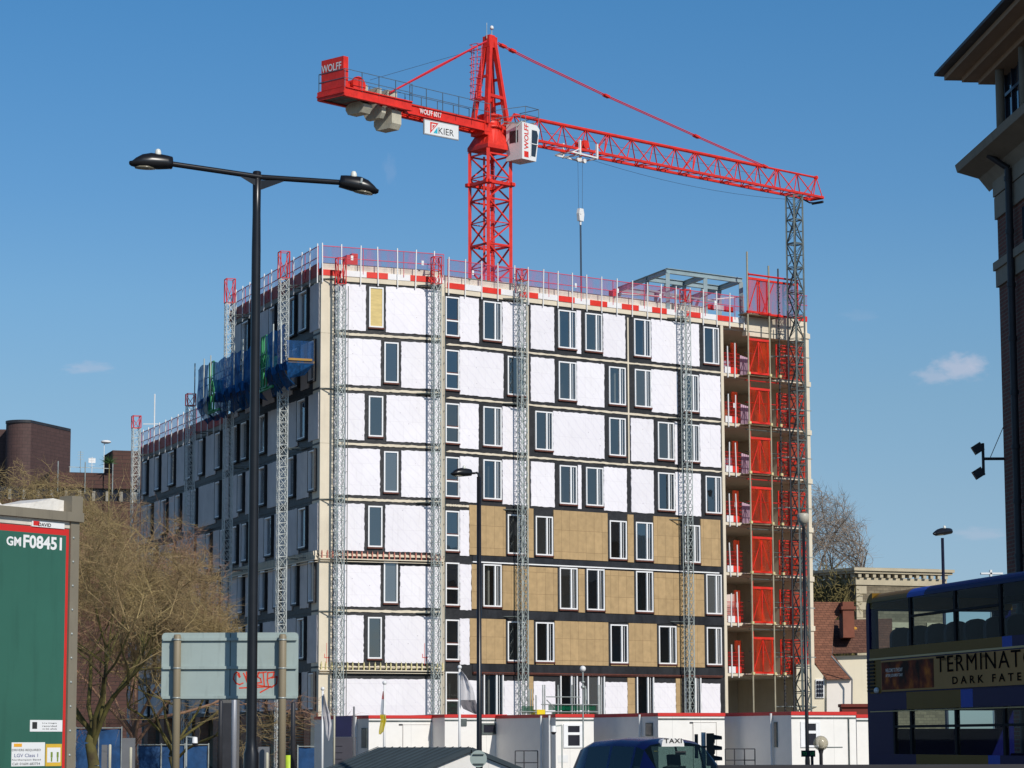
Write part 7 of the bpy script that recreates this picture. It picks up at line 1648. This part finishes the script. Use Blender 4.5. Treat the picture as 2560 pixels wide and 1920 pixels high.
# ------------------------------------------------------------------ bare trees
def tree(Y, px, py_top, w_px, label, seed, trunk_r, levels=6, spread=.55, mt=None, mc=None, fork=.28, twig=.012, nb=5, low=.12, tw=5, tl=.7, maxseg=9000):
    """limbs grow by forking until they leave the crown's outline, then fine twigs cover them"""
    random.seed(seed); b = atY(px, 1850, Y); Ht = atY(px, py_top, Y).z; t = thing('bare_tree', (b.x, Y, 0), label, 'tree')
    rad = w_px / 2 * Y / FX; tr = MB(); cr_ = MB(); zc = Ht * (low + 1) / 2; hz = Ht * (1 - low) / 2; c = Vector((b.x, Y, zc)); segs = []
    def out(p): return Vector(((p.x - c.x) / rad, (p.y - c.y) / rad, (p.z - c.z) / hz)).length
    todo = []
    def grow(p, d, L_, r, lv):
        for k in range(3):
            d = (d + Vector((random.gauss(0, .14), random.gauss(0, .14), random.gauss(.02, .1)))).normalized(); q = p + d * (L_ / 3)
            if out(q) > random.uniform(.88, 1.08) and q.z > Ht * .3:
                d = (d * .6 + (c - q).normalized() * .5 + Vector((random.gauss(0, .3), random.gauss(0, .3), .2))).normalized(); q = p + d * (L_ / 4)
                if out(q) > 1.1: return
            r2 = r * .9; (tr if lv < 3 else cr_).tube(p, q, max(r, twig), 7 if lv < 2 else (5 if lv < 4 else 3), max(r2, twig * .8), cap=False)
            if lv >= 3: segs.append((p.copy(), q.copy()))
            p = q; r = r2
            if 1 < lv < levels and random.random() < .55: todo.append((p.copy(), (d + Vector((random.gauss(0, .7), random.gauss(0, .7), random.gauss(.0, .5)))).normalized(), L_ * random.uniform(.5, .75), r * .5, lv + 1))
        if lv < levels:
            for i in range(2 if lv > 2 else 3): todo.append((p.copy(), (d * .8 + Vector((random.gauss(0, spread), random.gauss(0, spread), random.gauss(.08, spread * .6)))).normalized(), L_ * random.uniform(.7, .92), r * random.uniform(.55, .75), lv + 1))
    p0 = Vector((b.x, Y, 0)); h0 = Ht * fork; pts = [p0, p0 + Vector((.06, 0, h0 * .35)), p0 + Vector((-.1, 0, h0 * .7)), p0 + Vector((.03, 0, h0))]
    for k in range(3): tr.tube(pts[k], pts[k + 1], trunk_r * (1.3 - .15 * k), 10, trunk_r * (1.15 - .15 * k), False)
    for i in range(nb):
        a = i * 6.283 / nb + random.uniform(0, .8); s_ = spread * random.uniform(.6, 1.9); todo.append((pts[3] - Vector((0, 0, .12 * i)), Vector((math.cos(a) * s_, math.sin(a) * s_, .8)).normalized(), Ht * .26, trunk_r * .5, 1))
    while todo and len(segs) < maxseg:
        grow(*todo.pop(0))
    for p, q in segs:
        for _ in range(tw):
            f = random.random(); s_ = p.lerp(q, f); d = (q - p).normalized() * .5 + Vector((random.gauss(0, .6), random.gauss(0, .6), random.gauss(.1, .55))); d.normalize(); l = tl * random.uniform(.4, 1.0)
            m_ = s_ + d * l * .5; e = m_ + (d + Vector((random.gauss(0, .25), random.gauss(0, .25), random.gauss(.1, .25)))).normalized() * l * .5
            x = d.cross(Vector((.3, .9, .2))).normalized() * twig * .75; y = d.cross(x).normalized() * twig * .75
            cr_.add([s_ + x, s_ - x * .5 + y, s_ - x * .5 - y, m_ + x * .7, m_ - x * .4 + y * .7, m_ - x * .4 - y * .7, e], [(0, 1, 4, 3), (1, 2, 5, 4), (2, 0, 3, 5), (3, 4, 6), (4, 5, 6), (5, 3, 6)])
    obj('trunk', tr, mt, t); obj('crown', cr_, mc, t)
    return t, len(cr_.f)
M_moss = mat('mossy_bark', srgb(74, 62, 46), .9, var=.3, vs=1.2, col2=srgb(112, 106, 54)); M_tw = mat('yellow_brown_twigs', srgb(148, 122, 92), .85, var=.2, vs=.45, col2=srgb(166, 148, 100)); M_tw2 = mat('red_brown_twigs', srgb(150, 116, 94), .85, var=.2, vs=.6)
for a in ((100, 232, 1165, 640, 'big mossy bare tree with its forked trunk right of the green trailer', 3, .19, 8, .55, M_moss, M_tw, .2, .0072, 8, -.12, 2, .9, 6800),
          (106, 435, 1310, 330, 'bare tree with low yellow branches reaching over the shaded facade', 8, .12, 8, .6, M_moss, M_tw, .16, .0072, 7, -.1, 3, .8, 3400),
          (112, 335, 1200, 460, 'reddish bare tree behind the mossy one in front of the leftmost masts', 17, .15, 8, .55, M_tw2, M_tw2, .18, .008, 7, -.1, 2, .95, 4600),
          (116, 40, 1170, 560, 'reddish bare tree rising behind the top of the green trailer', 12, .2, 8, .5, M_tw2, M_tw, .3, .0095, 5, .2, 4, .8, 3200)):
    t, nf = tree(a[0], a[1], a[2], a[3], a[4], a[5], a[6], a[7], a[8], a[9], a[10], fork=a[11], twig=a[12], nb=a[13], low=a[14], tw=a[15], tl=a[16], maxseg=a[17]); print('tree faces', nf)
M_tw3 = mat('grey_twigs', srgb(150, 136, 122), .9, var=.15)
t, nf = tree(230, 2040, 1215, 300, 'leafless grey tree against the sky behind the cream end wall', 23, .4, 8, .45, M_tw3, M_tw3, fork=.35, twig=.014, nb=7, low=.3, tw=2, tl=1.6, maxseg=2600); print(nf)
# ------------------------------------------------------------------ neighbour outside the frame to the right; the windows mirror it
ob = thing('street_terrace', (62, 135, 0), 'brick terrace beyond the right edge of the view that the windows mirror', 'building')
g = MB(); g.box(58, 74, 95, 190, 0, 15.5); obj('wall', g, mat('terrace_brick', srgb(110, 80, 68), .9, var=.2, vs=.5), ob)
g = MB(); g.add([(57.5, 94, 15.5), (74.5, 94, 15.5), (66, 94, 20), (57.5, 191, 15.5), (74.5, 191, 15.5), (66, 191, 20)], [(0, 1, 2), (5, 4, 3), (0, 2, 5, 3), (1, 4, 5, 2), (0, 3, 4, 1)]); obj('roof', g, mat('terrace_slate', srgb(70, 72, 78), .8, var=.2), ob)
for k in range(18):
    for j in range(4): obj('window', MB().box(57.9, 57.99, 98 + k * 5.1, 100 + k * 5.1, 2 + j * 3.4, 4 + j * 3.4), M_cabd, ob)
for k in range(4): g = MB(); g.box(64.5, 67.5, 100 + k * 24, 102 + k * 24, 18.5, 22.5); obj('chimney', g, mat('terrace_brick', srgb(110, 80, 68)), ob)
g = MB(); hx = atY(2478, 1433, 800); g.box(hx.x - 3, hx.x + 3.5, 800, 802, hx.z - .3, hx.z + .2); g.box(hx.x - .3, hx.x + .3, 800, 802, 0, hx.z + 1); obj('distant_crane', g, M_whitep, None, 'tiny pale jib on the horizon above the bus roof', 'crane')
